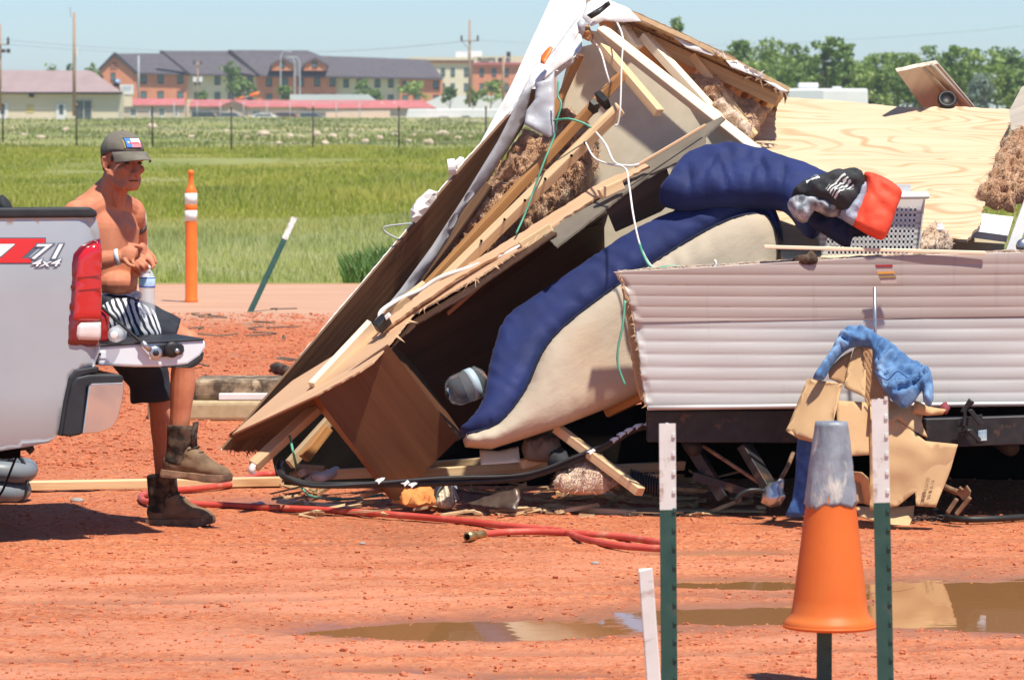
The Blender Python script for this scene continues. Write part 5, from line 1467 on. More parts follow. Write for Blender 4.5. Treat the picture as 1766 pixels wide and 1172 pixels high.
tube_px('siding_trim', [(1118, 703, 19.73), (1500, 698.5, 19.78), (2150, 692, 19.9)], .010, M['siding_white'], tr_, 8, 3)
slab('top_sill', [(1066, 466), (1200, 457.5), (1400, 446), (1560, 437), (1766, 432), (2150, 428), (2150, 434), (1766, 438), (1560, 443), (1400, 452), (1200, 463), (1068, 470)], ((1066, 468, 19.78), (1766, 436, 19.9), (1066, 500, 19.78)), .05, M['insul_pale'], tr_, jag=.004)
slab('torn_edge', [(1075, 470), (1088, 500), (1092, 540), (1100, 600), (1108, 660), (1118, 700), (1108, 690), (1096, 640), (1086, 590), (1080, 540)], ((1080, 540, 19.80), (1110, 540, 19.82), (1080, 640, 19.80)), .03, M['pine_dirty'], tr_, jag=.008)
a, b = P(1112, 765, 19.84), P(2150, 708, 19.84)
fr_ = slab('frame_beam', [(1116, 709), (2150, 702), (2150, 762), (1600, 765), (1116, 762)], ((1116, 709, 19.86), (2150, 702, 19.96), (1116, 762, 19.86)), .06, M['black_steel'], tr_, bev=.004)
slab('frame_beam', [(1596, 722), (2150, 706), (2150, 757), (1766, 766), (1596, 772)], ((1596, 722, 19.70), (2150, 706, 19.78), (1596, 772, 19.70)), .07, M['black_steel'], tr_, bev=.004)
q0 = P(1116, 712, 19.9)
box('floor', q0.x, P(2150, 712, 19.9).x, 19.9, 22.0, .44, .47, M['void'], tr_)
box('shade_backing', P(1160, 700, 22.1).x, P(2300, 700, 22.1).x, 22.02, 22.06, -.15, .46, M['void'], tr_)  # added near-black board, hides the bright field and keeps the underside dark
for px in (1180, 1700):
    c = P(px, 760, 21.0); tube('axle', [Vector((c.x, 19.95, .30)), Vector((c.x, 21.9, .30))], .04, M['black_steel'], tr_, 10, 0)
beam_px('jack_arm', (1190, 765, 20.0), (1248, 858, 19.95), .06, .05, M['black_steel'], tr_); beam_px('jack_arm', (1196, 820, 19.95), (1300, 852, 19.95), .05, .04, M['black_steel'], tr_)
beam_px('jack_arm', (1284, 768, 19.9), (1326, 838, 19.82), .07, .04, M['black_steel'], tr_); beam_px('brace_rod', (1212, 768, 20.0), (1312, 833, 19.85), .016, .016, M['rust'], tr_)
tube_px('jack_tube', [(1508.5, 495, 19.66), (1510, 640, 19.66)], .0075, M['steel'], tr_, 10, 0)
# coupler lever on the frame
lv = tube_px('lever', [(1660, 712, 19.62), (1668, 700, 19.62), (1676, 690, 19.62)], [.012, .012, .016], M['black_steel'], tr_, 8, 3)
for a, b in (((1665, 703, 19.62), (1662, 735, 19.62)), ((1672, 705, 19.61), (1692, 732, 19.61)), ((1652, 742, 19.63), (1668, 738, 19.62)), ((1665, 752, 19.63), (1672, 741, 19.62)), ((1672, 741, 19.62), (1690, 760, 19.63))):
    beam_px('lever_arm', a, b, .014, .02, M['black_steel'], tr_)
slab('lever_plate', [(1652, 722), (1694, 714), (1698, 762), (1668, 770), (1652, 765)], ((1652, 722, 19.66), (1694, 714, 19.66), (1652, 765, 19.66)), .01, M['black_steel'], tr_)
slab('small_decal', [(1687, 742), (1702, 740), (1702, 759), (1688, 760)], ((1687, 742, 19.645), (1702, 740, 19.645), (1688, 760, 19.645)), .002, pm('silver_blue_sticker', (.62, .66, .68), (.20, .38, .50), scale=40, rough=.4), tr_)
# warning sticker
st = slab('warning_sticker', [(1509, 457), (1539, 456.5), (1547, 488), (1520, 489)], ((1509, 457, 19.735), (1766, 457, 19.83), (1509, 488, 19.735)), .002, pm('clear_sticker_print', (.40, .29, .26), (.50, .39, .36), scale=(120, 120, 120), rough=.5), tr_)
for nm, q, mt in (('sticker_band', [(1509, 456.5), (1539, 456), (1540, 459.5), (1510, 460)], pm('crimson_print', (.34, .02, .03), rough=.5)), ('sticker_band', [(1513, 468.5), (1542, 467.5), (1543, 471.5), (1514, 472.5)], pm('amber_print', (.62, .30, .05), rough=.5)), ('sticker_band', [(1516, 475.5), (1545, 474.5), (1546, 478.5), (1517, 479.5)], M['brass'])):
    slab(nm, q, ((1509, 457, 19.731), (1766, 457, 19.826), (1509, 488, 19.731)), .002, mt, st)
# rusty step and cable under the trailer
rs_ = thing('folded_step', P(1650, 890, 19.6), 'rusty folding step bracket lying under the trailer frame', 'step')
tube_px('step_arm', [(1628, 838, 19.6), (1645, 846, 19.55), (1668, 852, 19.5)], .014, M['rust'], rs_, 8, 3)
beam_px('step_leg', (1672, 858, 19.48), (1648, 888, 19.5), .018, .018, M['rust'], rs_); beam_px('step_leg', (1650, 860, 19.62), (1634, 884, 19.62), .018, .018, M['rust'], rs_)
slab('step_plate', [(1650, 848), (1654, 840), (1660, 845), (1666, 838), (1673, 848), (1671, 858), (1660, 862)], ((1650, 848, 19.5), (1673, 848, 19.48), (1660, 862, 19.5)), .02, M['rust'], rs_)
tag(tube('extension_cable', [G(1606, 868, .03), G(1616, 882, .02), G(1635, 892, .015), G(1680, 895, .015), G(1766, 891, .015), G(1900, 880, .015)], .014, M['black'], None, 8, 6), 'thick black cord lying on the ground beside the step', 'cord')
ch_ = thing('chain', G(1590, 893), 'short rusty chain on the ground under the cardboard', 'chain')
for k in range(9):
    c = G(1566+k*7, 893+1.5*math.sin(k*1.3), .015); 
    pts = [c + Vector((.016*math.cos(a), (.009*math.sin(a) if k % 2 else 0), (.009*math.sin(a) if not k % 2 else 0))) for a in np.linspace(0, 2*math.pi, 12)]
    tube('chain_link', pts, .0035, M['black_steel'], ch_, 5, 0)
cl_ = thing('hose_clamp_valve', G(1335, 872), 'small silver metal valve lying beside the trailer jack', 'valve')
puff('valve_body', [(1315, 845), (1325, 832), (1340, 828), (1346, 822), (1352, 826), (1350, 845), (1354, 855), (1345, 870), (1328, 874), (1312, 866)], ((1315, 845, 19.65), (1350, 845, 19.62), (1328, 874, 19.62)), M['steel'], cl_, h=.03, R=.03, back=.03, grid=.015, namp=.01, nscale=25)
tube_px('pipe', [(1346, 826, 19.64), (1358, 805, 19.72), (1368, 780, 19.85)], .010, M['rust'], cl_, 8, 3); tube_px('pipe', [(1316, 846, 19.62), (1295, 845, 19.6), (1278, 852, 19.6), (1268, 864, 19.6)], .011, M['black'], cl_, 8, 3)
# ---------------------------------------------------------------- collapsed end wall
cw = thing('collapsed_wall', P(560, 860, 20.9), 'collapsed camper end wall leaning up to a peak, white outside, brown inside', 'wall')
WPL = ((383, 775, 20.35), (875, 200, 20.95), (690, 500, 20.85))
slab('inner_panel', [(384, 774), (640, 475), (765, 327), (875, 202), (940, 132), (930, 165), (900, 222), (830, 330), (770, 440), (690, 530), (600, 625), (520, 700), (478, 782), (440, 776), (410, 779)], WPL, .012, M['brown_panel'], cw, jag=.006, jag_edges=(12, 13, 14))
slab('outer_skin', [(382, 776), (636, 474), (762, 324), (872, 199), (940, 128), (944, 140), (876, 208), (768, 334), (642, 484), (392, 778)], tuple((x, y, d+.02) for x, y, d in WPL), .006, M['white_skin'], cw, jag=.003)
UPL = ((822, 262, 20.95), (960, -10, 21.75), (985, 95, 21.05))
slab('upper_skin', [(818, 268), (825, 252), (880, 150), (955, -14), (1004, -14), (1002, 25), (992, 62), (985, 96), (955, 122), (905, 163), (872, 202)], UPL, .03, M['white_skin'], cw, jag=.002)
puff('torn_skin', [(1004, 22), (996, 40), (1002, 62), (1004, 84), (990, 97), (955, 122), (905, 163), (874, 204), (882, 190), (918, 128), (950, 92), (975, 60), (990, 38)], ((874, 204, 20.86), (1000, 60, 20.95), (930, 110, 21.0)), M['white_paint'], cw, h=.004, R=.008, back=.004, grid=.015, namp=.012, nscale=9)
puff('marker_lamp', [(932, 108), (934, 99), (949, 80), (953, 83), (947, 95), (938, 110)], ((932, 108, 20.84), (953, 83, 20.86), (940, 90, 20.88)), M['delin'], cw, h=.01, R=.01, back=.008, grid=.01)
GPL = ((690, 500, 20.78), (870, 240, 20.84), (720, 500, 20.83))
puff('grey_membrane', [(902, 158), (918, 148), (905, 205), (880, 250), (835, 318), (800, 360), (772, 415), (735, 470), (700, 520), (655, 570), (600, 625), (640, 560), (690, 500), (745, 425), (800, 340), (858, 245)], GPL, M['grey_film'], cw, h=.003, R=.006, back=.005, grid=.02, namp=.016, nscale=5)
puff('membrane_roll', [(925, 143), (940, 138), (956, 122), (956, 232), (948, 237), (925, 226), (904, 214), (908, 190), (922, 172)], ((904, 214, 20.66), (956, 232, 20.62), (940, 138, 20.72)), M['grey_film'], cw, h=.012, R=.02, back=.008, grid=.014, namp=.03, nscale=7)
puff('insulation', [(905, 222), (945, 238), (962, 180), (1000, 195), (1030, 245), (1032, 285), (1008, 325), (960, 372), (935, 402), (890, 418), (800, 475), (720, 530), (735, 490), (790, 395), (832, 330), (870, 268)], ((800, 475, 20.95), (1032, 285, 21.0), (905, 222, 21.1)), M['insul'], cw, h=.08, R=.10, back=.05, grid=.013, namp=.05, nscale=17, edge_noise=.022, ridged=True)
beam_px('stud', (690, 540, 20.86), (840, 318, 20.95), .045, .05, M['brown_panel'], cw)
beam_px('stud', (690, 545, 20.70), (1076, 126, 20.72), .066, .040, M['pine_orange'], cw, roll=.2)
ls_ = beam_px('stud', (690, 560, 20.52), (1070, 186, 20.58), .055, .045, M['pine'], cw, roll=.5)
beam_px('stud', (950, 205, 20.95), (1001, 95, 20.95), .05, .035, M['pine_orange'], cw)
beam_px('stud', (1020, 58, 20.85), (1137, 195, 20.60), .05, .038, M['pine'], cw)
for px, py in ((1008, 246), (1011, 249), (985, 268), (940, 308), (905, 345), (870, 378), (830, 415)):
    tube_px('nail_hole', [(px, py, 20.50), (px+1, py+1, 20.54)], .006, M['void'], ls_, 6, 0)
for a, b in (((1018, 178, 20.62), (1028, 188, 20.60)), ((1032, 165, 20.66), (1047, 180, 20.6))): beam_px('black_tape', a, b, .03, .06, M['black'], cw, roll=.6)
for nm, pts, mt, r in (('cable', [(963, 140, 20.6), (962, 165, 20.58), (968, 180, 20.56), (960, 210, 20.55), (956, 235, 20.55), (938, 280, 20.5), (918, 335, 20.48), (905, 370, 20.46), (890, 403, 20.42)], 'wire_g', .0045), ('cable', [(955, 208, 20.55), (980, 205, 20.5), (1005, 212, 20.5), (1020, 220, 20.5)], 'wire_g', .005),
                       ('cable', [(1020, 65, 20.8), (1036, 90, 20.75), (1046, 125, 20.7), (1052, 145, 20.7)], 'wire_w', .0045), ('cable', [(1062, 35, 20.8), (1074, 65, 20.6), (1072, 110, 20.55), (1070, 180, 20.5), (1066, 212, 20.5), (1061, 216, 20.5)], 'wire_w', .0045),
                       ('cable', [(1028, 228, 20.5), (1045, 250, 20.4), (1060, 280, 20.3), (1085, 286, 20.25), (1102, 283, 20.25)], 'wire_w', .005), ('cable', [(1010, 246, 20.5), (1025, 272, 20.45), (1050, 283, 20.35), (1078, 290, 20.2), (1085, 320, 20.1), (1092, 370, 19.98), (1103, 420, 19.93), (1118, 452, 19.9), (1130, 463, 19.88)], 'wire_w', .0045),
                       ('cable', [(1103, 420, 19.925), (1110, 440, 19.91), (1126, 462, 19.875), (1160, 459, 19.86), (1215, 462, 19.86), (1245, 460, 19.86)], 'wire_g', .006)):
    tube_px(nm, pts, r, M[mt], cw, 6, 5)
# fittings on the white outside
vt = thing('roof_vent', P(785, 300, 20.9), 'white round vent cap sticking out of the white wall', 'vent')
lathe('vent_cap', [(.026, 0), (.038, 0), (.038, .03), (.036, .03), (.036, .034), (.026, .034)], M['white_plastic'], Matrix.Translation(P(773, 289, 20.85)) @ Matrix.Rotation(1.45, 4, 'Y'), vt, 20, False)
beam_px('vent_neck', (785, 292, 20.86), (800, 278, 20.9), .03, .05, M['white_plastic'], vt)
ef = thing('outside_fitting', P(735, 370, 20.75), 'broken white plastic hatch box on the outside of the leaning wall', 'hatch')
puff('hatch_box', [(708, 362), (718, 345), (740, 326), (755, 331), (752, 342), (728, 372), (716, 384), (709, 378)], ((708, 362, 20.72), (755, 331, 20.72), (716, 384, 20.70)), M['white_plastic'], ef, h=.02, R=.01, back=.03, grid=.015, namp=.004, nscale=20, smooth=False)
tube_px('bent_wire', [(712, 385, 20.7), (690, 387, 20.7), (664, 391, 20.7), (662, 397, 20.7), (672, 405, 20.7), (688, 412, 20.7)], .004, M['galv'], ef, 6, 3)
# ---------------------------------------------------------------- beige partition and roof
bp_ = thing('beige_partition', P(1180, 460, 21.0), 'beige papered interior wall panel with cream edge beam under the torn roof', 'wall')
slab('panel', [(985, 85), (1050, 70), (1310, 262), (1345, 330), (1350, 470), (1180, 470), (930, 430), (880, 350), (960, 180)], ((985, 85, 21.22), (1345, 330, 20.76), (930, 430, 21.15)), .03, M['beige_wall'], bp_)
slab('panel', [(1335, 352), (1415, 395), (1415, 462), (1338, 470)], ((1335, 352, 20.75), (1415, 395, 20.7), (1338, 470, 20.7)), .03, M['beige_wall'], bp_)
slab('panel', [(1130, 470), (1342, 360), (1342, 470)], ((1130, 470, 20.9), (1342, 360, 20.8), (1342, 470, 20.75)), .03, M['beige_wall'], bp_)
beam_px('edge_beam', (1035, 50, 21.08), (1312, 268, 20.72), .05, .04, M['pine_white'], bp_, roll=.6)
beam_px('edge_strip', (1050, 72, 21.1), (1308, 274, 20.74), .03, .02, M['white_paint'], bp_)
rf = thing('torn_roof', P(1250, 260, 21.5), 'torn roof corner with bare rafters, brown insulation and ripped white membrane', 'roof')
RPL = ((1040, 22, 21.2), (1355, 162, 21.2), (1290, 240, 22.4))
slab('deck', [(1010, 5), (1030, 2), (1100, 32), (1180, 68), (1270, 112), (1360, 158), (1352, 168), (1310, 232), (1292, 242), (1230, 215), (1120, 140), (1045, 60)], RPL, .02, M['pine_dirty'], rf, jag=.006)
slab('roof_skin', [(1042, -2), (1100, 22), (1180, 58), (1262, 96), (1362, 158), (1352, 163), (1258, 110), (1170, 70), (1090, 36), (1050, 22)], ((1042, -2, 21.17), (1362, 158, 21.17), (1090, 36, 21.12)), .01, M['brown_panel'], rf, jag=.005)
for a, b, mt in (((1110, 62, 21.14), (1262, 228, 20.86), 'pine_white'), ((1085, 50, 21.2), (1170, 150, 21.5), 'pine'), ((1075, 48, 21.15), (1100, 84, 21.1), 'pine_white'), ((1195, 95, 21.2), (1300, 235, 21.1), 'pine')): beam_px('rafter', a, b, .055, .04, M[mt], rf)
beam_px('rafter', (1060, 42, 21.19), (1340, 172, 21.2), .035, .06, M['pine_dirty'], rf)
for px, py in ((1215, 128), (1243, 142), (1275, 158), (1305, 172), (1332, 178)): beam_px('joist', (px, py-10, 21.25), (px-38, py+48, 22.0), .04, .05, M['pine'], rf)
puff('insulation', [(1188, 130), (1225, 125), (1275, 165), (1330, 190), (1312, 222), (1296, 236), (1275, 230), (1235, 212), (1205, 172)], ((1188, 130, 21.15), (1330, 190, 21.25), (1275, 230, 21.2)), M['insul'], rf, h=.06, R=.06, back=.05, grid=.016, namp=.05, nscale=12, edge_noise=.02)
puff('insulation', [(1222, 188), (1245, 170), (1262, 186), (1298, 212), (1293, 235), (1272, 228), (1244, 205)], ((1222, 188, 20.95), (1298, 212, 20.9), (1272, 228, 20.9)), M['insul_pale'], rf, h=.05, R=.05, back=.04, grid=.015, namp=.04, nscale=12, edge_noise=.015)
for q in ([(1160, 62), (1185, 66), (1242, 92), (1228, 96), (1185, 82)], [(1252, 104), (1270, 106), (1318, 136), (1300, 130), (1262, 116)], [(1318, 138), (1340, 146), (1360, 158), (1345, 156)]):
    puff('white_membrane', q, ((1160, 60, 21.06), (1360, 155, 21.06), (1185, 85, 21.02)), M['white_paint'], rf, h=.01, R=.02, back=.006, grid=.015, namp=.01, nscale=20)
puff('white_membrane', [(1004, 30), (1012, 5), (1030, -6), (1060, 8), (1085, 16), (1106, 36), (1075, 38), (1042, 35), (1020, 45)], ((1004, 30, 20.72), (1106, 36, 20.8), (1040, 0, 20.85)), M['white_paint'], rf, h=.02, R=.04, back=.008, grid=.018, namp=.025, nscale=10)
puff('black_plastic', [(1012, 26), (1022, 20), (1050, 2), (1053, 8), (1034, 24), (1020, 32)], ((1012, 26, 20.66), (1053, 8, 20.68), (1020, 32, 20.65)), M['black'], rf, h=.015, R=.02, back=.01, grid=.012, namp=.02, nscale=20)
puff('torn_scrap', [(995, 40), (1000, 32), (1012, 40), (1006, 62), (998, 58)], ((995, 40, 20.66), (1012, 40, 20.66), (1000, 62, 20.66)), M['grey_film'], rf, h=.01, R=.02, back=.006, grid=.012, namp=.02, nscale=20)
puff('splinters', [(1003, 45), (1015, 42), (1022, 58), (1016, 72), (1004, 66)], ((1003, 45, 20.7), (1022, 58, 20.7), (1004, 66, 20.7)), M['pine_orange'], rf, h=.02, R=.02, back=.01, grid=.01, namp=.03, nscale=25, smooth=False)
# ---------------------------------------------------------------- fallen cabinet and panels
cb = thing('fallen_cabinet', P(690, 862, 20.3), 'tilted walnut print cabinet resting on one corner', 'cabinet')
CPL = ((545, 682, 20.02), (683, 863, 20.24), (670, 595, 20.06))
slab('end_panel', [(545, 682), (670, 595), (791, 755), (683, 863)], CPL, .018, M['walnut'], cb, bev=.001)
slab('edge_board', [(546, 684), (683, 864), (672, 860), (612, 782), (537, 690)], ((546, 684, 20.05), (683, 864, 20.27), (537, 690, 20.3)), .016, M['edge_orange'], cb)
CB2 = ((672, 600, 20.35), (1042, 388, 20.95), (792, 757, 20.75))
slab('back_panel', [(672, 598), (905, 416), (1042, 386), (1046, 565), (860, 770), (794, 757)], CB2, .015, M['walnut_shaded'], cb)
slab('side_board', [(672, 598), (792, 757), (800, 752), (690, 592)], ((672, 598, 20.24), (792, 757, 20.26), (690, 592, 20.5)), .015, M['walnut'], cb)
sh_ = slab('shelf', [(770, 542), (864, 460), (1040, 335), (1052, 372), (905, 462), (800, 535)], ((770, 542, 20.38), (1040, 335, 20.6), (905, 462, 20.75)), .012, M['walnut_shaded'], cb, jag=.004)
beam_px('shelf_edge', (771, 541, 20.34), (862, 462, 20.42), .012, .02, M['edge_orange'], cb)
gj = lathe('jug', [(.02, -.075), (.05, -.07), (.068, -.04), (.07, .0), (.07, .03), (.07, .075), (.05, .10), (.02, .105)], pm('smoky_clear_plastic', (.62, .70, .74), rough=.08, trans=.9, ior=1.25), Matrix.Translation(P(800, 668, 20.2)) @ Matrix.Rotation(1.2, 4, 'Y') @ Matrix.Rotation(-.35, 4, 'X'), None, 28)
tag(gj, 'clear plastic jug lying in the dark under the mattress', 'jug')
lathe('jug_band', [(.0705, .02), (.072, .02), (.072, .055), (.0705, .055)], pm('pale_blue_band', (.40, .50, .56), rough=.4), MW[gj].copy(), gj, 28)
lathe('jug_spout', [(.012, 0), (.016, .004), (.014, .012), (.004, .013)], M['black'], MW[gj] @ Matrix.Translation((0, 0, -.078)) @ Matrix.Rotation(math.pi, 4, 'X'), gj, 14)
tp = thing('thin_plywood_panel', P(420, 745, 20.3), 'thin tan plywood sheet with torn edge lying over the cabinet', 'panel')
TPL = ((408, 741, 20.18), (669, 594, 20.10), (640, 560, 20.55))
slab('sheet', [(400, 748), (504, 656), (590, 604), (640, 560), (718, 512), (770, 478), (850, 430), (905, 402), (948, 374), (965, 382), (905, 425), (830, 474), (770, 508), (714, 540), (669, 594), (643, 624), (620, 640), (545, 681)], TPL, .008, M['tan_ply'], tp, jag=.005, jag_edges=(9, 10, 11, 12, 13, 14, 15, 16))
slab('under_layer', [(560, 672), (645, 612), (716, 530), (780, 490), (940, 392), (960, 402), (800, 512), (716, 560), (672, 602), (600, 655)], ((560, 672, 20.13), (669, 604, 20.12), (640, 570, 20.6)), .006, M['walnut_shaded'], tp, jag=.004)
slab('end_flap', [(396, 752), (410, 742), (545, 683), (560, 700), (500, 745), (470, 780), (440, 776), (415, 778)], ((396, 752, 20.25), (545, 683, 20.16), (470, 780, 20.9)), .01, M['brown_panel'], tp, jag=.006, jag_edges=(4, 5, 6, 7))
slab('strip', [(650, 566), (730, 500), (905, 398), (945, 372), (1040, 312), (1112, 282), (1120, 286), (1060, 318), (950, 392), (905, 412), (780, 486), (700, 540), (660, 572)], ((650, 566, 20.30), (1112, 284, 20.5), (905, 398, 20.45)), .012, M['tan_ply'], tp, jag=.006)
beam_px('batten', (538, 670, 20.13), (640, 562, 20.40), .030, .066, M['pine_white'], tp, roll=.25)
beam_px('batten', (662, 548, 20.36), (735, 492, 20.44), .028, .05, M['pine'], tp, roll=.25)
bx_ = beam_px('switch_box', (650, 566, 20.25), (668, 548, 20.27), .045, .05, M['black'], tp, roll=.4)
beam_px('switch_tab', (664, 549, 20.22), (672, 542, 20.22), .03, .02, M['white_plastic'], bx_)
tube_px('cable', [(655, 552, 20.28), (658, 536, 20.3), (690, 515, 20.38), (725, 500, 20.40), (760, 478, 20.40), (820, 458, 20.40), (870, 438, 20.4), (905, 420, 20.4)], .010, M['wire_w'], tp, 8, 5)
gp = thing('grey_brown_board', P(1060, 400, 20.4), 'grey brown broken boards above the navy mattress', 'board')
slab('board', [(930, 402), (1050, 312), (1096, 288), (1215, 215), (1245, 200), (1250, 204), (1216, 234), (1218, 258), (1120, 300), (1060, 346), (960, 425)], ((930, 402, 20.40), (1245, 200, 20.75), (1060, 346, 20.38)), .01, pm('grey_brown_paper_face', (.15, .125, .095), (.20, .17, .13), scale=6, rough=.6), gp, jag=.004)
slab('board', [(1042, 352), (1150, 290), (1166, 340), (1140, 365), (1062, 400)], ((1042, 352, 20.45), (1150, 290, 20.5), (1062, 400, 20.6)), .01, wood('grey_wood_print', (.085, .068, .062), (.15, .12, .11), across=12), gp)
for a, b in (((900, 425, 20.36), (952, 392, 20.38)), ((1035, 335, 20.38), (1072, 318, 20.4))): beam_px('batten_stub', a, b, .03, .045, M['pine'], gp)
beam_px('edge_strip', (1096, 287, 20.42), (1218, 215, 20.6), .010, .014, M['tan_ply'], gp)
# timber under the left end
lt = thing('leaning_stud', P(440, 805, 20.2), 'dirty stud propping the torn end of the fallen wall', 'timber')
beam_px('stud', (437, 803, 20.12), (550, 700, 20.35), .05, .045, M['pine_dirty'], lt, roll=.4)
tube_px('white_rag', [(438, 800, 20.1), (434, 810, 20.1), (437, 818, 20.1)], [.012, .018, .008], M['white_paint'], lt, 8, 3)
for k, (a, b, w, mt, lb) in enumerate((((500, 800, 20.9), (600, 690, 21.0), .045, 'pine_dirty', 'broken stud in the dark behind the cabinet'), ((525, 790, 20.6), (565, 738, 20.65), .04, 'pine_orange', 'short orange stud end in the dark hollow left of the cabinet'), ((510, 808, 20.5), (560, 812, 20.5), .035, 'pine_dirty', 'short timber block lying on the black rail'), ((560, 818, 20.45), (700, 812, 20.5), .03, 'pine', 'pale sill strip under the dark hollow'), ((705, 818, 20.5), (965, 802, 20.5), .04, 'pine', 'long pale sill timber right of the cabinet'), ((720, 806, 20.62), (830, 797, 20.62), .05, 'pine_dirty', 'dull plank above the long sill'))):
    tag(beam_px('timber', a, b, w, .045, M[mt]), lb, 'timber')
tag(slab('shade_backdrop', [(470, 790), (560, 690), (680, 610), (800, 740), (1150, 690), (1150, 860), (480, 835)], ((470, 790, 21.7), (1150, 690, 21.9), (480, 835, 21.6)), .02, M['void']), 'near black sheet added as the shade behind the debris', 'panel')  # added sheet, painted near-black so the hollow reads as shade
tag(tube_px('drain_pipe', [(545, 820, 20.35), (552, 822, 20.3), (568, 818, 20.4), (580, 812, 20.5)], .022, M['grey_film'], None, 12, 3), 'short grey drain pipe on the black rail', 'pipe')
for k, (px, py, mt) in enumerate(((505, 818, 'card_in'), (520, 812, 'insul_pale'), (535, 822, 'grey_film'))):
    tag(puff('rubble_scrap', [(px-9, py+3), (px-4, py-6), (px+6, py-5), (px+10, py+3), (px, py+7)], ((px-9, py, 20.4), (px+10, py, 20.4), (px, py+7, 20.35)), M[mt], None, h=.02, R=.02, back=.02, grid=.01, namp=.02, nscale=30), ('reddish scrap in the rail end', 'pale brown scrap in the rail end', 'grey scrap beside the drain pipe')[k], 'scrap')
# black edge rail
rl = thing('black_rail', G(700, 840), 'long bent black rubber edged rail lying along the ground with torn white bits', 'rail')
tube('rail', [P(484, 798, 20.3), P(481, 808, 20.2), P(492, 822, 20.1), P(530, 834, 20.05), P(600, 836, 20.0), P(760, 832, 20.0), P(880, 826, 20.0), P(930, 816, 20.0), P(985, 796, 20.0), P(1050, 767, 20.0), P(1085, 745, 20.0), P(1115, 735, 20.0), P(1150, 742, 20.05), P(1190, 765, 20.1)], .0155, M['black'], rl, 10, 6)
tube('lip', [P(486, 806, 20.28), P(500, 826, 20.08), P(560, 838, 19.98), P(760, 824, 19.98), P(900, 818, 19.98), P(985, 790, 19.98), P(1060, 758, 19.98)], .008, M['plastic_dk'], rl, 6, 6)
for px, py in ((655, 828), (700, 832), (712, 835), (1060, 757), (1072, 748), (1085, 741), (1100, 734), (1118, 731), (1020, 778), (1180, 755)):
    puff('torn_bit', [(px-9, py+1), (px-4, py-3), (px+2, py-4), (px+9, py-5), (px+7, py-1), (px+1, py+3), (px-2, py+7), (px-4, py+2)], ((px-8, py, 19.97), (px+8, py, 19.97), (px, py+4, 19.96)), M['white_paint'], rl, h=.008, R=.01, back=.006, grid=.01, namp=.01, nscale=40)
# ---------------------------------------------------------------- mattress and pillow
mt_ = thing('mattress', P(1000, 770, 20.2), 'arched mattress with navy cover and beige underside hanging out of the trailer', 'mattress')
Oc = [(792, 742), (822, 712), (836, 680), (842, 640), (852, 600), (872, 550), (930, 508), (1000, 460), (1100, 395), (1200, 352), (1275, 338), (1325, 345), (1341, 372)]
Ic = [(1338, 392), (1318, 368), (1270, 374), (1205, 404), (1130, 450), (1050, 502), (968, 566), (932, 612), (905, 672), (860, 728), (805, 748)]
def wrk(x, y, d): return .0065*math.sin(60*(x*.75-y*.55) + 7*nz(x, y, 0, 4))*max(.12, 1-d/.16)*max(0, nz(x, y, 6, 5)+.45) + .0012*fbm(x*.6+y*.5, y*2.2-x, 3, 11, 3)
puff('side_panel', [(q.x, q.y) for q in smooth_path([(a, b, 0) for a, b in Ic], 3)] + [(802, 756), (806, 768), (850, 772), (960, 737), (1060, 698), (1125, 668), (1345, 480), (1344, 420)], ((800, 750, 19.98), (1342, 400, 20.22), (1110, 660, 20.08)), M['ticking'], mt_, h=.07, R=.12, back=.30, grid=.014, namp=.004, nscale=4, wr=wrk)
puff('top_cover', [(q.x, q.y) for q in smooth_path([(a, b, 0) for a, b in Oc + [(1342, 400)] + Ic], 3)], ((800, 745, 20.0), (1330, 368, 20.24), (1000, 460, 20.36)), M['navy'], mt_, h=.05, R=.07, back=.20, grid=.013, namp=.003, nscale=6, wr=lambda x, y, d: .008*math.sin(70*(x+y*.3)+6*nz(x, y, 0, 6))*max(.15, 1-d/.09)*max(0, nz(x, y, 2, 6)+.5) + .0015*fbm(x*.7, y*1.6, 3, 12, 3))
BP_ = plane_of((800, 750, 19.98), (1342, 400, 20.22), (1110, 660, 20.08))
tube('piping', [BP_ @ Vector((*on_plane(BP_, x, y), .012)) for x, y in Ic[1:]], .006, M['navy_dark'], mt_, 8, 4)
pl_ = puff('long_pillow', [(1136, 338), (1150, 318), (1168, 290), (1200, 270), (1250, 258), (1310, 264), (1365, 282), (1410, 298), (1445, 318), (1440, 350), (1420, 378), (1404, 398), (1388, 396), (1372, 378), (1358, 360), (1340, 350), (1300, 346), (1240, 344), (1190, 350), (1155, 348)], ((1136, 338, 20.34), (1440, 340, 20.12), (1250, 258, 20.52)), M['navy'], None, h=.09, R=.10, back=.10, grid=.014, namp=.010, nscale=9, smooth_outline=3, wr=lambda x, y, d: .010*math.sin(48*(x*.9+y*.7)+7*nz(x, y, 0, 6))*max(0, nz(x, y, 3, 5)+.3) + .003*fbm(x*.8, y*1.4, 7, 11, 3) - sum(a_*math.exp(-((x*math.cos(t_)+y*math.sin(t_)-c_+.02*nz(x, y, 5, 9))/.010)**2)*max(0, min(1, 1.2-abs(y-y_)/.09)) for c_, t_, a_, y_ in ((.14, .25, .022, .03), (.20, -.2, .016, .08), (.30, .35, .024, .05), (.40, -.15, .018, .02), (.47, .3, .022, .10), (.56, .1, .02, .04))))
tag(pl_, 'long navy pillow flopped over the arched mattress', 'pillow')
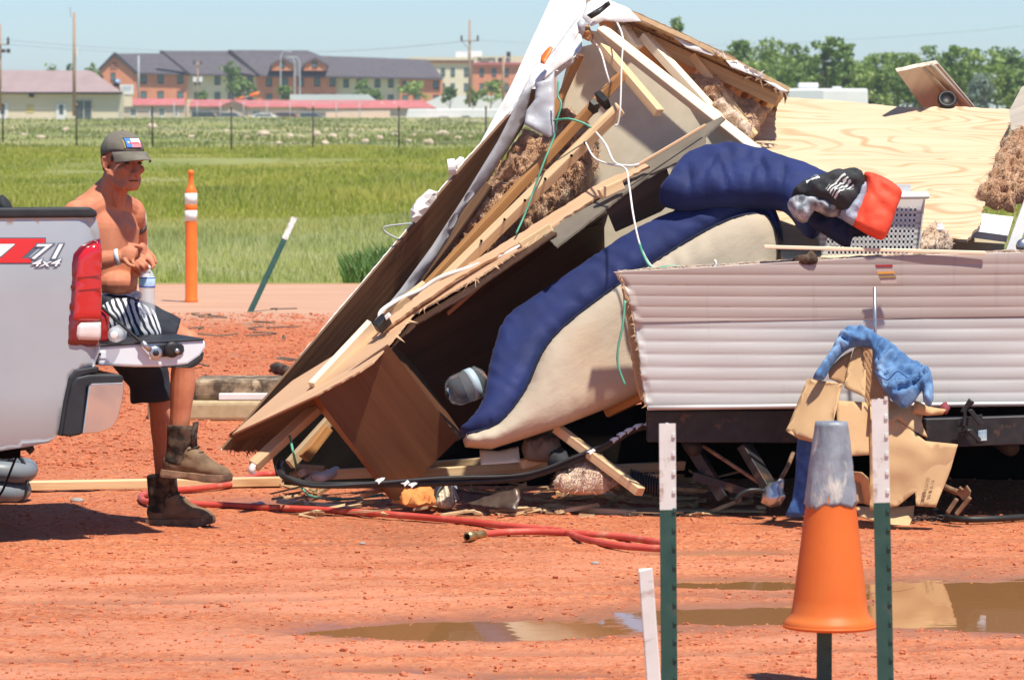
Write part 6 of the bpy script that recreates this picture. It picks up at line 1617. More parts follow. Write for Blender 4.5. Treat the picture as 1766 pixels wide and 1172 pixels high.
# ---------------------------------------------------------------- basket and clothes
bk = thing('laundry_basket', P(1500, 455, 20.1), 'white plastic laundry basket with square holes holding clothes', 'basket')
BM = plane_of((1405, 350, 20.12), (1595, 345, 20.16), (1418, 455, 20.16))
def lattice(x0, x1, xb0, xb1, ytop, ybot, nx, ny, name, mt, m, zoff=0):
    """tapered panel of crossing bars with square holes"""
    parts = []
    def pt(s, t): 
        a = x0+(x1-x0)*s; b = xb0+(xb1-xb0)*s
        return a+(b-a)*t, ytop+(ybot-ytop)*t
    def bar(s0, t0, s1, t1, th):
        q = [on_plane(m, *pt(s, t)) for s, t in ((s0, t0), (s1, t0), (s1, t1), (s0, t1))]
        V = [(x, y, zoff) for x, y in q]+[(x, y, zoff-th) for x, y in q]
        return V, [(0, 1, 2, 3), (7, 6, 5, 4), (0, 4, 5, 1), (1, 5, 6, 2), (2, 6, 7, 3), (3, 7, 4, 0)]
    e = .06
    for i in range(nx+1):
        c = e + (1-2*e)*i/nx; w = .24*(1-2*e)/nx
        s0, s1 = (0 if i == 0 else c-w), (1 if i == nx else c+w)
        parts.append(bar(s0, .14, s1, .97, .006))
    for j in range(ny+1):
        c = .15 + .80*j/ny; w = .23*.80/ny
        parts.append(bar(0, max(.10, c-w) if j else .0, 1, min(1, c+w) if j < ny else 1, .0064))
    v, f = join_vf(parts)
    return mk(name, v, f, mt, bk, m)
lattice(1407, 1596, 1418, 1582, 340, 455, 21, 10, 'front_panel', M['basket'], BM)
BMs = plane_of((1596, 345, 20.16), (1604, 330, 20.52), (1582, 455, 20.18))
bm2 = BM.copy(); bm2.translation = BM.translation + Vector((.02, .36, .01))
lattice(1407, 1596, 1418, 1582, 340, 455, 21, 10, 'back_panel', M['basket'], BM, -.36)
q = [P(1596, 342, 20.14), P(1596, 342, 20.14)+Vector((.02, .36, .0)), P(1583, 455, 20.18)+Vector((.0, .34, 0)), P(1583, 455, 20.18)]
mk('side_panel', q + [p-Vector((.006, 0, 0)) for p in q], [(0, 1, 2, 3), (7, 6, 5, 4), (0, 4, 5, 1), (1, 5, 6, 2), (2, 6, 7, 3), (3, 7, 4, 0)], M['basket'], bk)
q = [P(1407, 342, 20.12), P(1407, 342, 20.12)+Vector((-.02, .36, .0)), P(1418, 455, 20.18)+Vector((.0, .34, 0)), P(1418, 455, 20.18)]
mk('side_panel', q + [p+Vector((.006, 0, 0)) for p in q], [(0, 1, 2, 3), (7, 6, 5, 4), (0, 4, 5, 1), (1, 5, 6, 2), (2, 6, 7, 3), (3, 7, 4, 0)], M['basket'], bk)
c0 = [P(1404, 341, 20.10), P(1600, 338, 20.13)]
tube('rim', [c0[0], c0[1], c0[1]+Vector((.03, .37, 0)), c0[0]+Vector((-.03, .37, 0)), c0[0]], .013, M['basket'], bk, 8, 0)
def cloth(name, outline, pl, mat, label, cat, h=.05, R=.05, na=.03, ns=12, grid=.012, **k):
    o = puff(name, outline, pl, M[mat], None, h=h, R=R, back=.03, grid=grid, namp=na, nscale=ns, smooth_outline=2, ridged=True, wr=lambda x, y, d: .012*(abs(math.sin(34*(x*.7+y*.8)+4*nz(x, y, 0, 6)))-.5), **k)
    return tag(o, label, cat)
ts = cloth('black_tshirt', [(1365, 338), (1378, 322), (1400, 312), (1420, 303), (1445, 297), (1470, 290), (1488, 298), (1492, 318), (1480, 335), (1466, 352), (1448, 360), (1425, 350), (1395, 345)], ((1365, 338, 19.840), (1490, 315, 19.840), (1425, 352, 19.800)), 'black_cloth', 'crumpled black shirt with white print on top of the clothes heap', 'shirt', .06)
def shirt_print(o):
    m = M['black_cloth'].copy(); m.name = 'black_printed_shirt'; o.data.materials[0] = m
    nt = m.node_tree; N, Lk = nt.nodes, nt.links; b = N['Principled BSDF']; pl = MW[o]
    tc = N.new('ShaderNodeTexCoord'); last = b.inputs['Base Color'].links[0].from_socket
    for (cx, cy, rx, ry, ang, fr) in ((1402, 319, .030, .024, .1, 260), (1450, 333, .055, .034, .6, 420)):
        u, v = on_plane(pl, cx, cy)
        mp = N.new('ShaderNodeMapping'); mp.vector_type = 'TEXTURE'; mp.inputs['Location'].default_value = (u, v, 0); mp.inputs['Rotation'].default_value = (0, 0, ang); mp.inputs['Scale'].default_value = (rx, ry, 10); Lk.new(tc.outputs['Object'], mp.inputs[0])
        sp = N.new('ShaderNodeSeparateXYZ'); Lk.new(mp.outputs[0], sp.inputs[0])
        def mt(op, a, c=None):
            x = N.new('ShaderNodeMath'); x.operation = op
            for k, q in enumerate((a, c)):
                if q is None: continue
                if isinstance(q, (int, float)): x.inputs[k].default_value = q
                else: Lk.new(q, x.inputs[k])
            return x.outputs[0]
        ins = mt('LESS_THAN', mt('MAXIMUM', mt('ABSOLUTE', sp.outputs[0]), mt('ABSOLUTE', sp.outputs[1])), 1.0)
        n = N.new('ShaderNodeTexNoise'); n.inputs['Scale'].default_value = 30; Lk.new(tc.outputs['Object'], n.inputs[0])
        st_ = mt('GREATER_THAN', mt('SINE', mt('ADD', mt('MULTIPLY', sp.outputs[1], fr*ry), mt('MULTIPLY', n.outputs[0], 9.0))), .1)
        f = mt('MULTIPLY', ins, st_)
        mx = N.new('ShaderNodeMix'); mx.data_type = 'RGBA'; Lk.new(f, mx.inputs[0]); Lk.new(last, mx.inputs[6]); mx.inputs[7].default_value = (.62, .62, .6, 1); last = mx.outputs[2]
    Lk.new(last, b.inputs['Base Color'])
shirt_print(ts)
dk_ = puff('dark_clothes', [(1412, 362), (1450, 352), (1500, 350), (1560, 356), (1590, 352), (1582, 450), (1420, 452)], ((1412, 362, 20.26), (1590, 352, 20.26), (1420, 452, 20.26)), M['navy_dark'], None, h=.03, R=.03, back=.12, grid=.02, namp=.03, nscale=12)
tag(dk_, 'dark clothes packed inside the laundry basket', 'clothes')
cloth('grey_mottled_shirt', [(1358, 350), (1368, 338), (1385, 335), (1410, 340), (1440, 350), (1455, 360), (1445, 372), (1425, 372), (1405, 362), (1392, 382), (1376, 380), (1364, 366)], ((1358, 350, 19.830), (1455, 358, 19.830), (1390, 380, 19.810)), 'camo_cloth', 'mottled grey shirt draped over the pillow end', 'shirt')
cloth('blue_grey_shorts_lining', [(1448, 372), (1452, 355), (1475, 342), (1486, 315), (1494, 308), (1496, 330), (1488, 358), (1476, 388), (1462, 384)], ((1448, 372, 19.830), (1494, 310, 19.850), (1476, 388, 19.810)), 'grey_cloth', 'blue grey cloth between the black shirt and red shorts', 'cloth', .04)
cloth('red_shorts', [(1490, 302), (1497, 296), (1520, 303), (1545, 318), (1556, 332), (1548, 355), (1540, 380), (1532, 402), (1522, 413), (1505, 408), (1482, 395), (1470, 384), (1478, 358), (1492, 330)], ((1490, 302, 19.860), (1556, 332, 19.860), (1522, 413, 19.800)), 'red_cloth', 'orange red shorts hanging over the laundry basket', 'shorts', .045, .05, .010, 9)
cloth('black_towel', [(1392, 368), (1405, 358), (1430, 368), (1465, 384), (1490, 398), (1498, 406), (1472, 408), (1466, 425), (1450, 422), (1420, 402), (1400, 390)], ((1392, 368, 19.880), (1498, 406, 19.880), (1450, 422, 19.860)), 'navy_dark', 'dark navy towel hanging under the shorts in the basket', 'towel', .03)
cloth('dark_green_cloth', [(1364, 451), (1378, 443), (1395, 438), (1408, 440), (1408, 450), (1385, 453)], ((1364, 451, 19.810), (1408, 440, 19.810), (1385, 453, 19.790)), 'boot', 'dark crumpled cloth on the siding edge left of the basket', 'cloth', .02, .02, .02, 25)
# ---------------------------------------------------------------- plywood and panels on the right
def ply_mat():
    m = pm('rotary_cut_plywood', (.56, .40, .25), (.63, .48, .32), scale=(1.2, 16, 16), rough=.7, bump=.12, bscale=(3, 60, 60))
    nt = m.node_tree; N, Lk = nt.nodes, nt.links; b = N['Principled BSDF']
    tc = N.new('ShaderNodeTexCoord'); mp = N.new('ShaderNodeMapping'); mp.inputs['Scale'].default_value = (1.0, 3.6, 1); Lk.new(tc.outputs['Object'], mp.inputs[0])
    n = N.new('ShaderNodeTexNoise'); n.inputs['Scale'].default_value = 1.25; n.inputs['Detail'].default_value = 1.5; n.inputs['Roughness'].default_value = .35; n.inputs['Distortion'].default_value = .5; Lk.new(mp.outputs[0], n.inputs[0])
    mu = N.new('ShaderNodeMath'); mu.operation = 'MULTIPLY'; mu.inputs[1].default_value = 95; Lk.new(n.outputs[0], mu.inputs[0])
    si = N.new('ShaderNodeMath'); si.operation = 'SINE'; Lk.new(mu.outputs[0], si.inputs[0])
    r = N.new('ShaderNodeValToRGB'); e = r.color_ramp.elements; e[0].position = .45; e[0].color = (0, 0, 0, 1); e[1].position = 1.0; e[1].color = (1, 1, 1, 1); Lk.new(si.outputs[0], r.inputs[0])
    n2 = N.new('ShaderNodeTexNoise'); n2.inputs['Scale'].default_value = 2.2; Lk.new(tc.outputs['Object'], n2.inputs[0])
    r2 = N.new('ShaderNodeValToRGB'); r2.color_ramp.elements[0].position = .36; r2.color_ramp.elements[1].position = .56; Lk.new(n2.outputs[0], r2.inputs[0])
    mm = N.new('ShaderNodeMath'); mm.operation = 'MULTIPLY'; Lk.new(r.outputs[0], mm.inputs[0]); Lk.new(r2.outputs[0], mm.inputs[1])
    m3 = N.new('ShaderNodeMath'); m3.operation = 'MULTIPLY'; m3.inputs[1].default_value = .7; Lk.new(mm.outputs[0], m3.inputs[0])
    src = b.inputs['Base Color'].links[0].from_socket
    mx = N.new('ShaderNodeMix'); mx.data_type = 'RGBA'; Lk.new(m3.outputs[0], mx.inputs[0]); Lk.new(src, mx.inputs[6]); mx.inputs[7].default_value = (.40, .22, .10, 1); Lk.new(mx.outputs[2], b.inputs['Base Color'])
    return m
M['ply'] = ply_mat()
py_ = slab('plywood_sheet', [(1337, 166), (1440, 173), (1560, 185), (1660, 184), (1747, 188), (1742, 215), (1722, 300), (1700, 345), (1690, 385), (1668, 413), (1624, 408), (1628, 396), (1600, 402), (1580, 445), (1350, 445), (1330, 340), (1294, 262), (1302, 232), (1322, 200)], ((1337, 300, 20.9), (1745, 300, 20.95), (1400, 180, 21.6)), .015, M['ply'], None, jag=.006)
tag(py_, 'large pale plywood sheet with swirling grain leaning over the trailer', 'plywood')
pv = thing('vented_panel', P(1620, 190, 21.5), 'tan ribbed panel with a black round plug standing above the plywood', 'panel')
VPL = ((1547, 123, 21.4), (1618, 110, 21.5), (1590, 190, 21.8))
slab('panel', [(1547, 124), (1578, 117), (1618, 110), (1650, 148), (1682, 186), (1592, 187)], VPL, .02, pm('tan_ribbed_plastic', (.44, .37, .29), (.52, .45, .37), scale=(14, 1, 1), rough=.5), pv, jag=.003, jag_edges=(0, 1))
for a, b in (((1590, 115), (1655, 187)), ((1606, 113), (1671, 187))):
    A_, B_ = [P(x, y, 21.5+.006*(y-110)) for x, y in (a, b)]; tube('rib', [A_-Vector((0, .05, 0)), B_-Vector((0, .05, 0))], .012, pm('tan_rib', (.40, .33, .25), rough=.5), pv, 8, 0)
lathe('plug', [(.045, 0), (.045, .02), (.034, .026), (.03, .015), (.004, .012)], M['black'], Matrix.Translation(P(1633, 174, 21.62)) @ Matrix.Rotation(math.pi/2-.5, 4, 'X'), pv, 22)
tag(slab('tan_board', [(1740, 192), (1762, 150), (1770, 146), (1830, 150), (1830, 240), (1768, 226), (1744, 224)], ((1740, 192, 21.2), (1830, 150, 21.3), (1744, 224, 21.0)), .03, pm('tan_striped_board', (.36, .31, .25), (.46, .40, .33), scale=(2, 18, 2), rough=.6)), 'weathered tan board behind the right end of the plywood', 'board')
tag(puff('loose_insulation', [(1742, 228), (1775, 222), (1830, 235), (1830, 380), (1765, 350), (1742, 360), (1728, 352), (1708, 356), (1688, 342), (1700, 310), (1722, 270)], ((1742, 228, 20.9), (1830, 300, 20.8), (1700, 345, 20.7)), M['insul'], None, h=.05, R=.07, back=.05, grid=.012, namp=.045, nscale=20, edge_noise=.03, ridged=True), 'brown fibre insulation spilling past the plywood end', 'insulation')
tag(puff('pale_insulation', [(1590, 400), (1612, 388), (1625, 404), (1640, 412), (1642, 425), (1625, 434), (1588, 432)], ((1590, 400, 20.3), (1642, 425, 20.25), (1588, 432, 20.2)), M['insul_pale'], None, h=.03, R=.04, back=.04, grid=.014, namp=.04, nscale=14, edge_noise=.015), 'tuft of pale insulation beside the basket', 'insulation')
wf = thing('broken_white_frame', P(1720, 430, 20.6), 'broken white frame with olive inner panel below the plywood', 'frame')  # loose white frame pieces with an olive panel, no known piece of furniture
slab('rail', [(1678, 366), (1748, 374), (1738, 406), (1664, 396)], ((1678, 366, 20.6), (1748, 374, 20.6), (1664, 396, 20.5)), .04, M['white_paint'], wf)
slab('post', [(1772, 330), (1790, 330), (1752, 440), (1732, 440)], ((1772, 330, 20.45), (1790, 330, 20.45), (1732, 440, 20.4)), .05, M['white_paint'], wf)
slab('inner_panel', [(1640, 400), (1735, 404), (1730, 440), (1600, 440)], ((1640, 400, 20.7), (1735, 404, 20.7), (1600, 440, 20.6)), .02, pm('olive_beige_panel', (.34, .29, .18), (.39, .34, .23), scale=4, rough=.7), wf)
slab('scrap', [(1610, 388), (1625, 384), (1630, 396), (1612, 396)], ((1610, 388, 20.3), (1630, 390, 20.3), (1612, 396, 20.28)), .01, M['grey_film'], wf)
tag(lathe('round_fitting', [(.01, 0), (.03, .004), (.034, .03), (.02, .045)], M['steel'], Matrix.Translation(P(1764, 424, 20.2)) @ Matrix.Rotation(math.pi/2, 4, 'X')), 'round grey fitting at the siding edge', 'fitting')
tag(beam_px('thin_lath', (1318, 425.5, 19.80), (1700, 436, 19.82), .012, .016, M['pine_white']), 'thin pale lath lying along the siding top', 'timber')
tag(tube_px('wood_splinter', [(1228, 466, 19.8), (1235, 456, 19.8), (1232, 448, 19.8)], .006, M['white_paint'], None, 6, 2), 'small splinter standing on the siding edge', 'splinter')
# ---------------------------------------------------------------- debris on the ground
def dtim(a, b, w, h, mt, lb): return tag(beam('timber', G(*a) + Vector((0, 0, h/2+.003)), G(*b) + Vector((0, 0, h/2+.003)), w, h, M[mt]), lb, 'timber')
dtim((20, 846), (486, 838), .09, .040, 'pine', 'long clean stud lying flat behind the boots')
dtim((482, 868), (604, 880), .04, .018, 'pine_white', 'short pale stick beside the red hose')
dtim((966, 856), (1195, 868), .09, .025, 'pine', 'flat plank with round corners topmost of the planks by the post')
dtim((974, 882), (1092, 890), .06, .024, 'pine', 'shortest pale plank of the planks by the post')
dtim((1070, 882), (1318, 884), .10, .012, 'pine_dirty', 'thin dull board lying under the trailer edge')
dtim((1090, 868), (1200, 876), .05, .02, 'pine_dirty', 'small board between the stacked planks')
for k, (a, b, w, mt, lb) in enumerate((((960, 738, 20.1), (1105, 848, 19.85), .045, 'pine', 'slanting broken stud under the mattress'), ((1045, 712, 20.2), (1112, 680, 20.1), .04, 'pine_orange', 'orange timber end below the mattress'), ((898, 800, 20.2), (950, 784, 20.25), .05, 'pine_white', 'short cream block by the black cloth'), ((1000, 812, 20.3), (1180, 802, 20.4), .05, 'pine_dirty', 'dark plank behind the slanting stud'), ((960, 830, 20.1), (1135, 824, 20.2), .05, 'pine_dirty', 'low plank behind the ribbed duct'))):
    tag(beam_px('timber', a, b, w, .04, M[mt]), lb, 'timber')
tag(puff('cream_card', [(827, 775), (860, 777), (894, 769), (897, 796), (862, 799), (829, 801)], ((827, 775, 20.1), (896, 780, 20.1), (829, 801, 20.0)), pm('cream_paper', (.66, .60, .44), rough=.7), None, h=.004, R=.01, back=.004, grid=.02, namp=.006, nscale=8), 'cream card propped on the long sill', 'card')
tag(puff('brown_blanket', [(900, 770), (912, 752), (940, 745), (965, 760), (972, 785), (940, 788), (905, 786)], ((900, 770, 20.2), (972, 770, 20.2), (930, 788, 20.1)), pm('brown_blanket_cloth', (.15, .105, .07), (.24, .18, .125), scale=8, rough=.9), None, h=.05, R=.05, back=.04, grid=.016, namp=.05, nscale=12, ridged=True), 'folded brown blanket under the mattress', 'blanket')
tag(puff('black_cloth', [(944, 800), (952, 782), (970, 778), (984, 788), (982, 800), (960, 803)], ((944, 800, 20.05), (984, 790, 20.05), (960, 803, 20.0)), M['black_cloth'], None, h=.03, R=.03, back=.03, grid=.014, namp=.03, nscale=18, ridged=True), 'crumpled black cloth beside the cream block', 'cloth')
tag(puff('fallen_insulation', [(958, 820), (985, 800), (1020, 796), (1058, 806), (1066, 828), (1040, 842), (985, 842), (955, 836)], ((958, 820, 20.05), (1066, 820, 20.05), (985, 842, 19.95)), M['insul_pale'], None, h=.05, R=.05, back=.05, grid=.015, namp=.05, nscale=12, edge_noise=.015), 'lump of pale insulation beside the black rail', 'insulation')
fd_ = thing('ribbed_duct', G(1115, 850), 'black ribbed flexible duct end behind the green post', 'duct')
for k in range(12): 
    c0 = P(1088+k*4.6, 826+k*1.4, 20.0)
    lathe('rib', [(.035, -.006), (.047, -.002), (.047, .002), (.035, .006)], M['black'], Matrix.Translation(c0) @ Matrix.Rotation(math.pi/2, 4, 'Y'), fd_, 16)
bk_ = thing('open_book', G(768, 868), 'thick open paperback book standing on the ground', 'book')
puff('pages', [(752, 868), (754, 848), (766, 830), (776, 828), (784, 848), (786, 862), (778, 871), (764, 872)], ((752, 868, 20.15), (786, 862, 20.15), (766, 830, 20.25)), M['paper'], bk_, h=.012, R=.008, back=.03, grid=.010, smooth=False, fn=lambda x, y, d: .006*math.sin(x*420))
puff('cover', [(747, 862), (750, 842), (766, 826), (768, 830), (756, 848), (752, 868)], ((747, 862, 20.14), (768, 830, 20.2), (752, 868, 20.1)), M['plastic_dk'], bk_, h=.006, R=.01, back=.006, grid=.012)
slab('back_cover', [(776, 827), (788, 838), (794, 858), (787, 864), (783, 846)], ((776, 827, 20.2), (794, 858, 20.2), (783, 846, 20.12)), .004, M['grey_film'], bk_)
tag(puff('orange_rag', [(688, 862), (705, 842), (722, 838), (748, 848), (752, 864), (735, 869), (700, 868)], ((688, 862, 20.2), (752, 858, 20.15), (700, 868, 20.1)), M['orange_cloth'], None, h=.02, R=.03, back=.02, grid=.009, namp=.045, nscale=18, ridged=True, edge_noise=.012), 'orange rag crumpled between the cabinet corner and the book', 'rag')
tag(puff('torn_metal_strip', [(785, 842), (812, 848), (845, 850), (895, 842), (898, 858), (890, 880), (850, 874), (812, 868), (795, 862)], ((785, 845, 20.1), (895, 850, 19.95), (812, 868, 20.0)), pm('dark_brown_sheet_metal', (.055, .035, .028), (.12, .08, .06), scale=6, rough=.4, metal=.3), None, h=.01, R=.02, back=.005, grid=.016, namp=.03, nscale=7, edge_noise=.006), 'torn curled dark brown metal strip on the ground by the book', 'sheet')
tag(tube('ground_wire', [P(500, 752, 20.2), P(508, 790, 20.1), G(520, 838, .03), G(540, 856, .012), G(600, 860, .012), G(660, 852, .02)], .006, M['wire_g'], None, 6, 6), 'thin green wire hanging onto the wet ground by the cabinet', 'wire')
tag(tube_px('hanging_wire', [(1078, 518, 19.72), (1074, 560, 19.70), (1066, 600, 19.70), (1066, 630, 19.70), (1078, 664, 19.70)], .005, M['wire_g'], None, 6, 5), 'green and white wire dangling at the torn siding edge', 'wire')
tag(tube('black_stick', [G(575, 876, .015), G(600, 880, .015), G(650, 884, .012)], [.01, .018, .012], M['black'], None, 8, 3), 'black stick shaped scrap beside the pale stick', 'scrap')
# red hose
hs1 = tag(tube('red_hose', [G(x, y, .016) for x, y in ((500, 820), (470, 817), (440, 820), (405, 833), (350, 841), (290, 846), (252, 851), (243, 858), (262, 866), (350, 869), (450, 874), (560, 879), (640, 884), (760, 894), (880, 907), (960, 914), (1005, 928), (1050, 938), (1100, 943), (1152, 946))], .0145, M['hose'], None, 10, 7), 'long red rubber hose snaking past the boots across the lot', 'hose')
hs2 = thing('hose_end', G(830, 925), 'red hose end with brass coupling lying on the ground', 'hose')
tube('hose', [G(x, y, .016) for x, y in ((832, 921), (870, 917), (930, 916), (1000, 920), (1080, 926), (1152, 938))], .0145, M['hose'], hs2, 10, 7)
a, b = G(834, 921, .018), G(806, 925, .018)
tube('brass_coupling', [a, a.lerp(b, .35), a.lerp(b, .4), a.lerp(b, .62), a.lerp(b, .65), b], [.017, .017, .014, .014, .02, .02], M['brass'], hs2, 14, 0)
lathe('coupling_hole', [(.002, 0), (.013, 0), (.013, .001), (.002, .001)], M['void'], beam_m(b, b+(b-a))[0] @ Matrix.Rotation(math.pi/2, 4, 'Y') @ Matrix.Translation((0, 0, .0005)), hs2, 14)

# torn fibre on every insulation lump
for o in [q for q in col.objects if 'insulation' in q.name and q.type == 'MESH']:
    big_ = sum(p.area for p in o.data.polygons)
    stuff(fibres(o, int(min(4000, 5000*big_)), .024, .0014, M['insul' if o.data.materials[0] == M['insul'] else 'insul_pale']))
# litter of broken wood below the wreck
LV, LF = [], []
for k in range(190):
    px = random.uniform(490, 1330) if k % 3 else random.uniform(820, 1200)
    d = random.uniform(19.85, 21.3); L = .04+.30*random.random()**2.5; w = random.uniform(.006, .03); h = random.uniform(.003, .018)
    x = (px-883)/F*d; z = max(.002, .10*random.random()**2.2*(1 if d > 20.2 else .3))
    m = Matrix.Translation((x, d, z)) @ Matrix.Rotation(random.uniform(-1.2, 1.2), 4, 'Z') @ Matrix.Rotation(random.uniform(-.25, .25), 4, 'Y') @ Matrix.Rotation(random.uniform(-.5, .5), 4, 'X')
    v, f = box_vf(-L/2, L/2, -w/2, w/2, 0, h); n = len(LV)
    v = [(a*random.uniform(.75, 1), b*random.uniform(.4, 1), c) for a, b, c in v]
    LV += [m @ Vector(q) for q in v]; LF += [tuple(i+n for i in q) for q in f]
tag(stuff(mk('splintered_wood', LV, LF, pm('broken_wood_litter', (.30, .17, .08), (.66, .46, .26), scale=9, rough=.8, world=True), m=Matrix.Identity(4))), 'litter of small broken wood splinters under the wreck', 'wood litter')

# splintered edges: slivers standing off broken wood and torn sheet
def shards(line, n, L, w, mat, parent, drop=(0, 0, -1), name='splinters'):
    pts = [P(*q) for q in line]; V, Fc = [], []
    for k in range(n):
        i = random.randrange(len(pts)-1); t = random.random(); a = pts[i].lerp(pts[i+1], t); ax = (pts[i+1]-pts[i]).normalized()
        d = (Vector(drop)*random.uniform(.3, 1) + ax*random.uniform(-1.2, 1.2) + Vector((0, random.uniform(-.6, .1), random.uniform(-.2, .3)))).normalized()
        l = L*random.random()**1.8 + .008; ww = ax*w*random.uniform(.4, 1.4); th = Vector((0, .003, 0)); q = len(V)
        V += [a-ww, a+ww, a+d*l, a-ww+th, a+ww+th, a+d*l*.97+th]; Fc += [(q, q+1, q+2), (q+5, q+4, q+3), (q, q+3, q+4, q+1), (q+1, q+4, q+5, q+2), (q+2, q+5, q+3, q)]
    return stuff(mk(name, V, Fc, mat, parent))
shards([(545, 681, 20.06), (620, 640, 20.08), (669, 594, 20.08), (714, 540, 20.2), (830, 474, 20.25), (950, 390, 20.35)], 90, .05, .006, M['tan_ply'], tp)
shards([(1050, 24, 21.1), (1180, 70, 21.1), (1270, 112, 21.1), (1358, 160, 21.1)], 90, .07, .010, M['brown_panel'], rf)
shards([(1060, 20, 21.05), (1150, 56, 21.05), (1240, 94, 21.05), (1330, 142, 21.05)], 46, .05, .014, M['white_paint'], rf, (0, 0, 1))
shards([(1000, 50, 20.75), (1012, 44, 20.72), (1024, 60, 20.75)], 40, .07, .005, M['pine_orange'], rf)
shards([(1337, 168, 21.5), (1302, 232, 21.2), (1294, 262, 21.1)], 30, .03, .005, M['pine_white'], py_, (-1, 0, 0))
shards([(1742, 200, 21.45), (1722, 300, 20.95), (1690, 385, 20.6), (1625, 408, 20.55)], 40, .03, .005, M['pine_white'], py_, (.6, 0, -1))
shards([(388, 775, 20.34), (440, 777, 20.6), (476, 780, 20.7)], 50, .05, .007, M['brown_panel'], cw)
shards([(1070, 470, 19.74), (1088, 525, 19.74), (1103, 620, 19.74), (1115, 700, 19.74)], 40, .03, .005, M['pine_dirty'], tr_, (-1, 0, -.3))
shards([(870, 205, 20.86), (905, 163, 20.86), (955, 124, 20.88), (1000, 92, 20.9)], 30, .03, .008, M['white_paint'], cw)
shards([(960, 738, 20.06), (964, 734, 20.06), (968, 740, 20.06)], 20, .05, .004, M['pine'], tp, (-1, 0, .4))
# ---------------------------------------------------------------- cardboard heap and jeans in front of the siding
cd = thing('cardboard_heap', G(1500, 900), 'torn flattened cardboard box pieces heaped over the trailer jack', 'cardboard')
def card(outline, pl, th=.006, mt='card', curl=0.0, bend=6, name='cardboard_sheet'):
    return puff(name, outline, pl, M[mt], cd, h=.0015, R=.004, back=th, grid=.02, smooth=True, fn=lambda x, y, d: curl*fbm(x, y, 1, bend, 2))
card([(1355, 742), (1372, 700), (1392, 652), (1455, 661), (1449, 672), (1428, 764), (1392, 757), (1372, 752)], ((1355, 742, 19.52), (1455, 661, 19.46), (1392, 652, 19.62)), curl=.012)
card([(1358, 744), (1376, 740), (1402, 752), (1428, 764), (1405, 762), (1378, 756)], ((1358, 744, 19.48), (1428, 764, 19.44), (1402, 740, 19.5)), mt='card', curl=.01)
card([(1442, 690), (1502, 694), (1540, 700), (1536, 782), (1500, 784), (1446, 787)], ((1442, 690, 19.50), (1502, 694, 19.50), (1446, 787, 19.42)), curl=.006)
card([(1456, 668), (1462, 630), (1474, 600), (1488, 596), (1494, 610), (1492, 685), (1474, 676)], ((1456, 668, 19.52), (1492, 685, 19.46), (1474, 600, 19.60)), curl=.01)
card([(1428, 638), (1450, 615), (1470, 604), (1462, 640), (1456, 664), (1430, 652)], ((1428, 638, 19.58), (1470, 604, 19.62), (1456, 664, 19.56)), mt='card_in')
# corrugated inner face with real flutes
cm = plane_of((1488, 598, 19.56), (1535, 690, 19.46), (1492, 700, 19.50))
fl_ = [on_plane(cm, *q) for q in [(1488, 597), (1503, 598), (1512, 640), (1536, 690), (1532, 704), (1492, 700)]]
puff('fluted_sheet', fl_, cm, M['card_in'], cd, h=.002, R=.004, back=.006, grid=.006, fn=lambda x, y, d: .0032*math.sin(y*2*math.pi/.016))
card([(1500, 690), (1536, 690), (1578, 704), (1600, 752), (1575, 742), (1548, 724), (1530, 730), (1502, 722)], ((1500, 690, 19.48), (1600, 752, 19.42), (1530, 730, 19.42)), curl=.02, bend=9)
big = card([(1500, 726), (1545, 722), (1570, 740), (1596, 760), (1652, 766), (1640, 806), (1614, 874), (1580, 872), (1578, 848), (1565, 858), (1548, 872), (1500, 880)], ((1500, 726, 19.46), (1652, 766, 19.36), (1548, 872, 19.36)), curl=.03, bend=5)
text_mesh('box_print', 'CORRUGATED', .020, M['ink'], plane_of((1596, 858, 19.325), (1604, 822, 19.33), (1590, 850, 19.325)), cd, extrude=.0006, width=.085)
text_mesh('box_print', '8-0-16', .020, M['ink'], plane_of((1607, 850, 19.325), (1612, 828, 19.33), (1600, 845, 19.325)), cd, extrude=.0006, width=.055)
card([(1464, 812), (1486, 814), (1497, 824), (1502, 872), (1490, 868), (1484, 832), (1466, 826)], ((1464, 812, 19.44), (1502, 872, 19.42), (1466, 826, 19.46)), mt='card')
card([(1466, 822), (1486, 826), (1494, 868), (1468, 866)], ((1466, 822, 19.52), (1494, 826, 19.52), (1468, 866, 19.48)), mt='card_in')
card([(1475, 872), (1530, 876), (1577, 870), (1575, 888), (1568, 905), (1520, 902), (1482, 890)], ((1475, 872, 19.5), (1577, 870, 19.46), (1520, 902, 19.36)), curl=.01)
card([(1566, 700), (1592, 712), (1588, 735), (1574, 725)], ((1566, 700, 19.5), (1592, 712, 19.48), (1574, 725, 19.47)), mt='card_in', curl=.01)
dj = thing('denim_jeans', P(1500, 885, 19.5), 'faded blue jeans draped over the cardboard heap', 'jeans')
DJ = ((1405, 650, 19.50), (1605, 660, 19.42), (1480, 565, 19.62))
puff('jean_leg', [(1402, 652), (1410, 636), (1432, 606), (1445, 580), (1460, 564), (1478, 562), (1500, 570), (1535, 590), (1570, 618), (1600, 634), (1608, 650), (1610, 685), (1602, 700), (1592, 690), (1590, 672), (1578, 690), (1562, 703), (1548, 697), (1532, 682), (1520, 665), (1510, 645), (1506, 612), (1500, 600), (1476, 597), (1455, 606), (1432, 634), (1420, 654)], DJ, M['denim'], dj, h=.028, R=.03, back=.015, grid=.010, namp=.010, nscale=26, wr=lambda x, y, d: .038*(abs(math.sin(26*(x*.75-y*.7)+6*nz(x, y, 0, 7)))-.5) + .014*(abs(math.sin(70*(x*.5+y*.8)+8*nz(x, y, 4, 9)))-.5), ridged=True, smooth_outline=2)
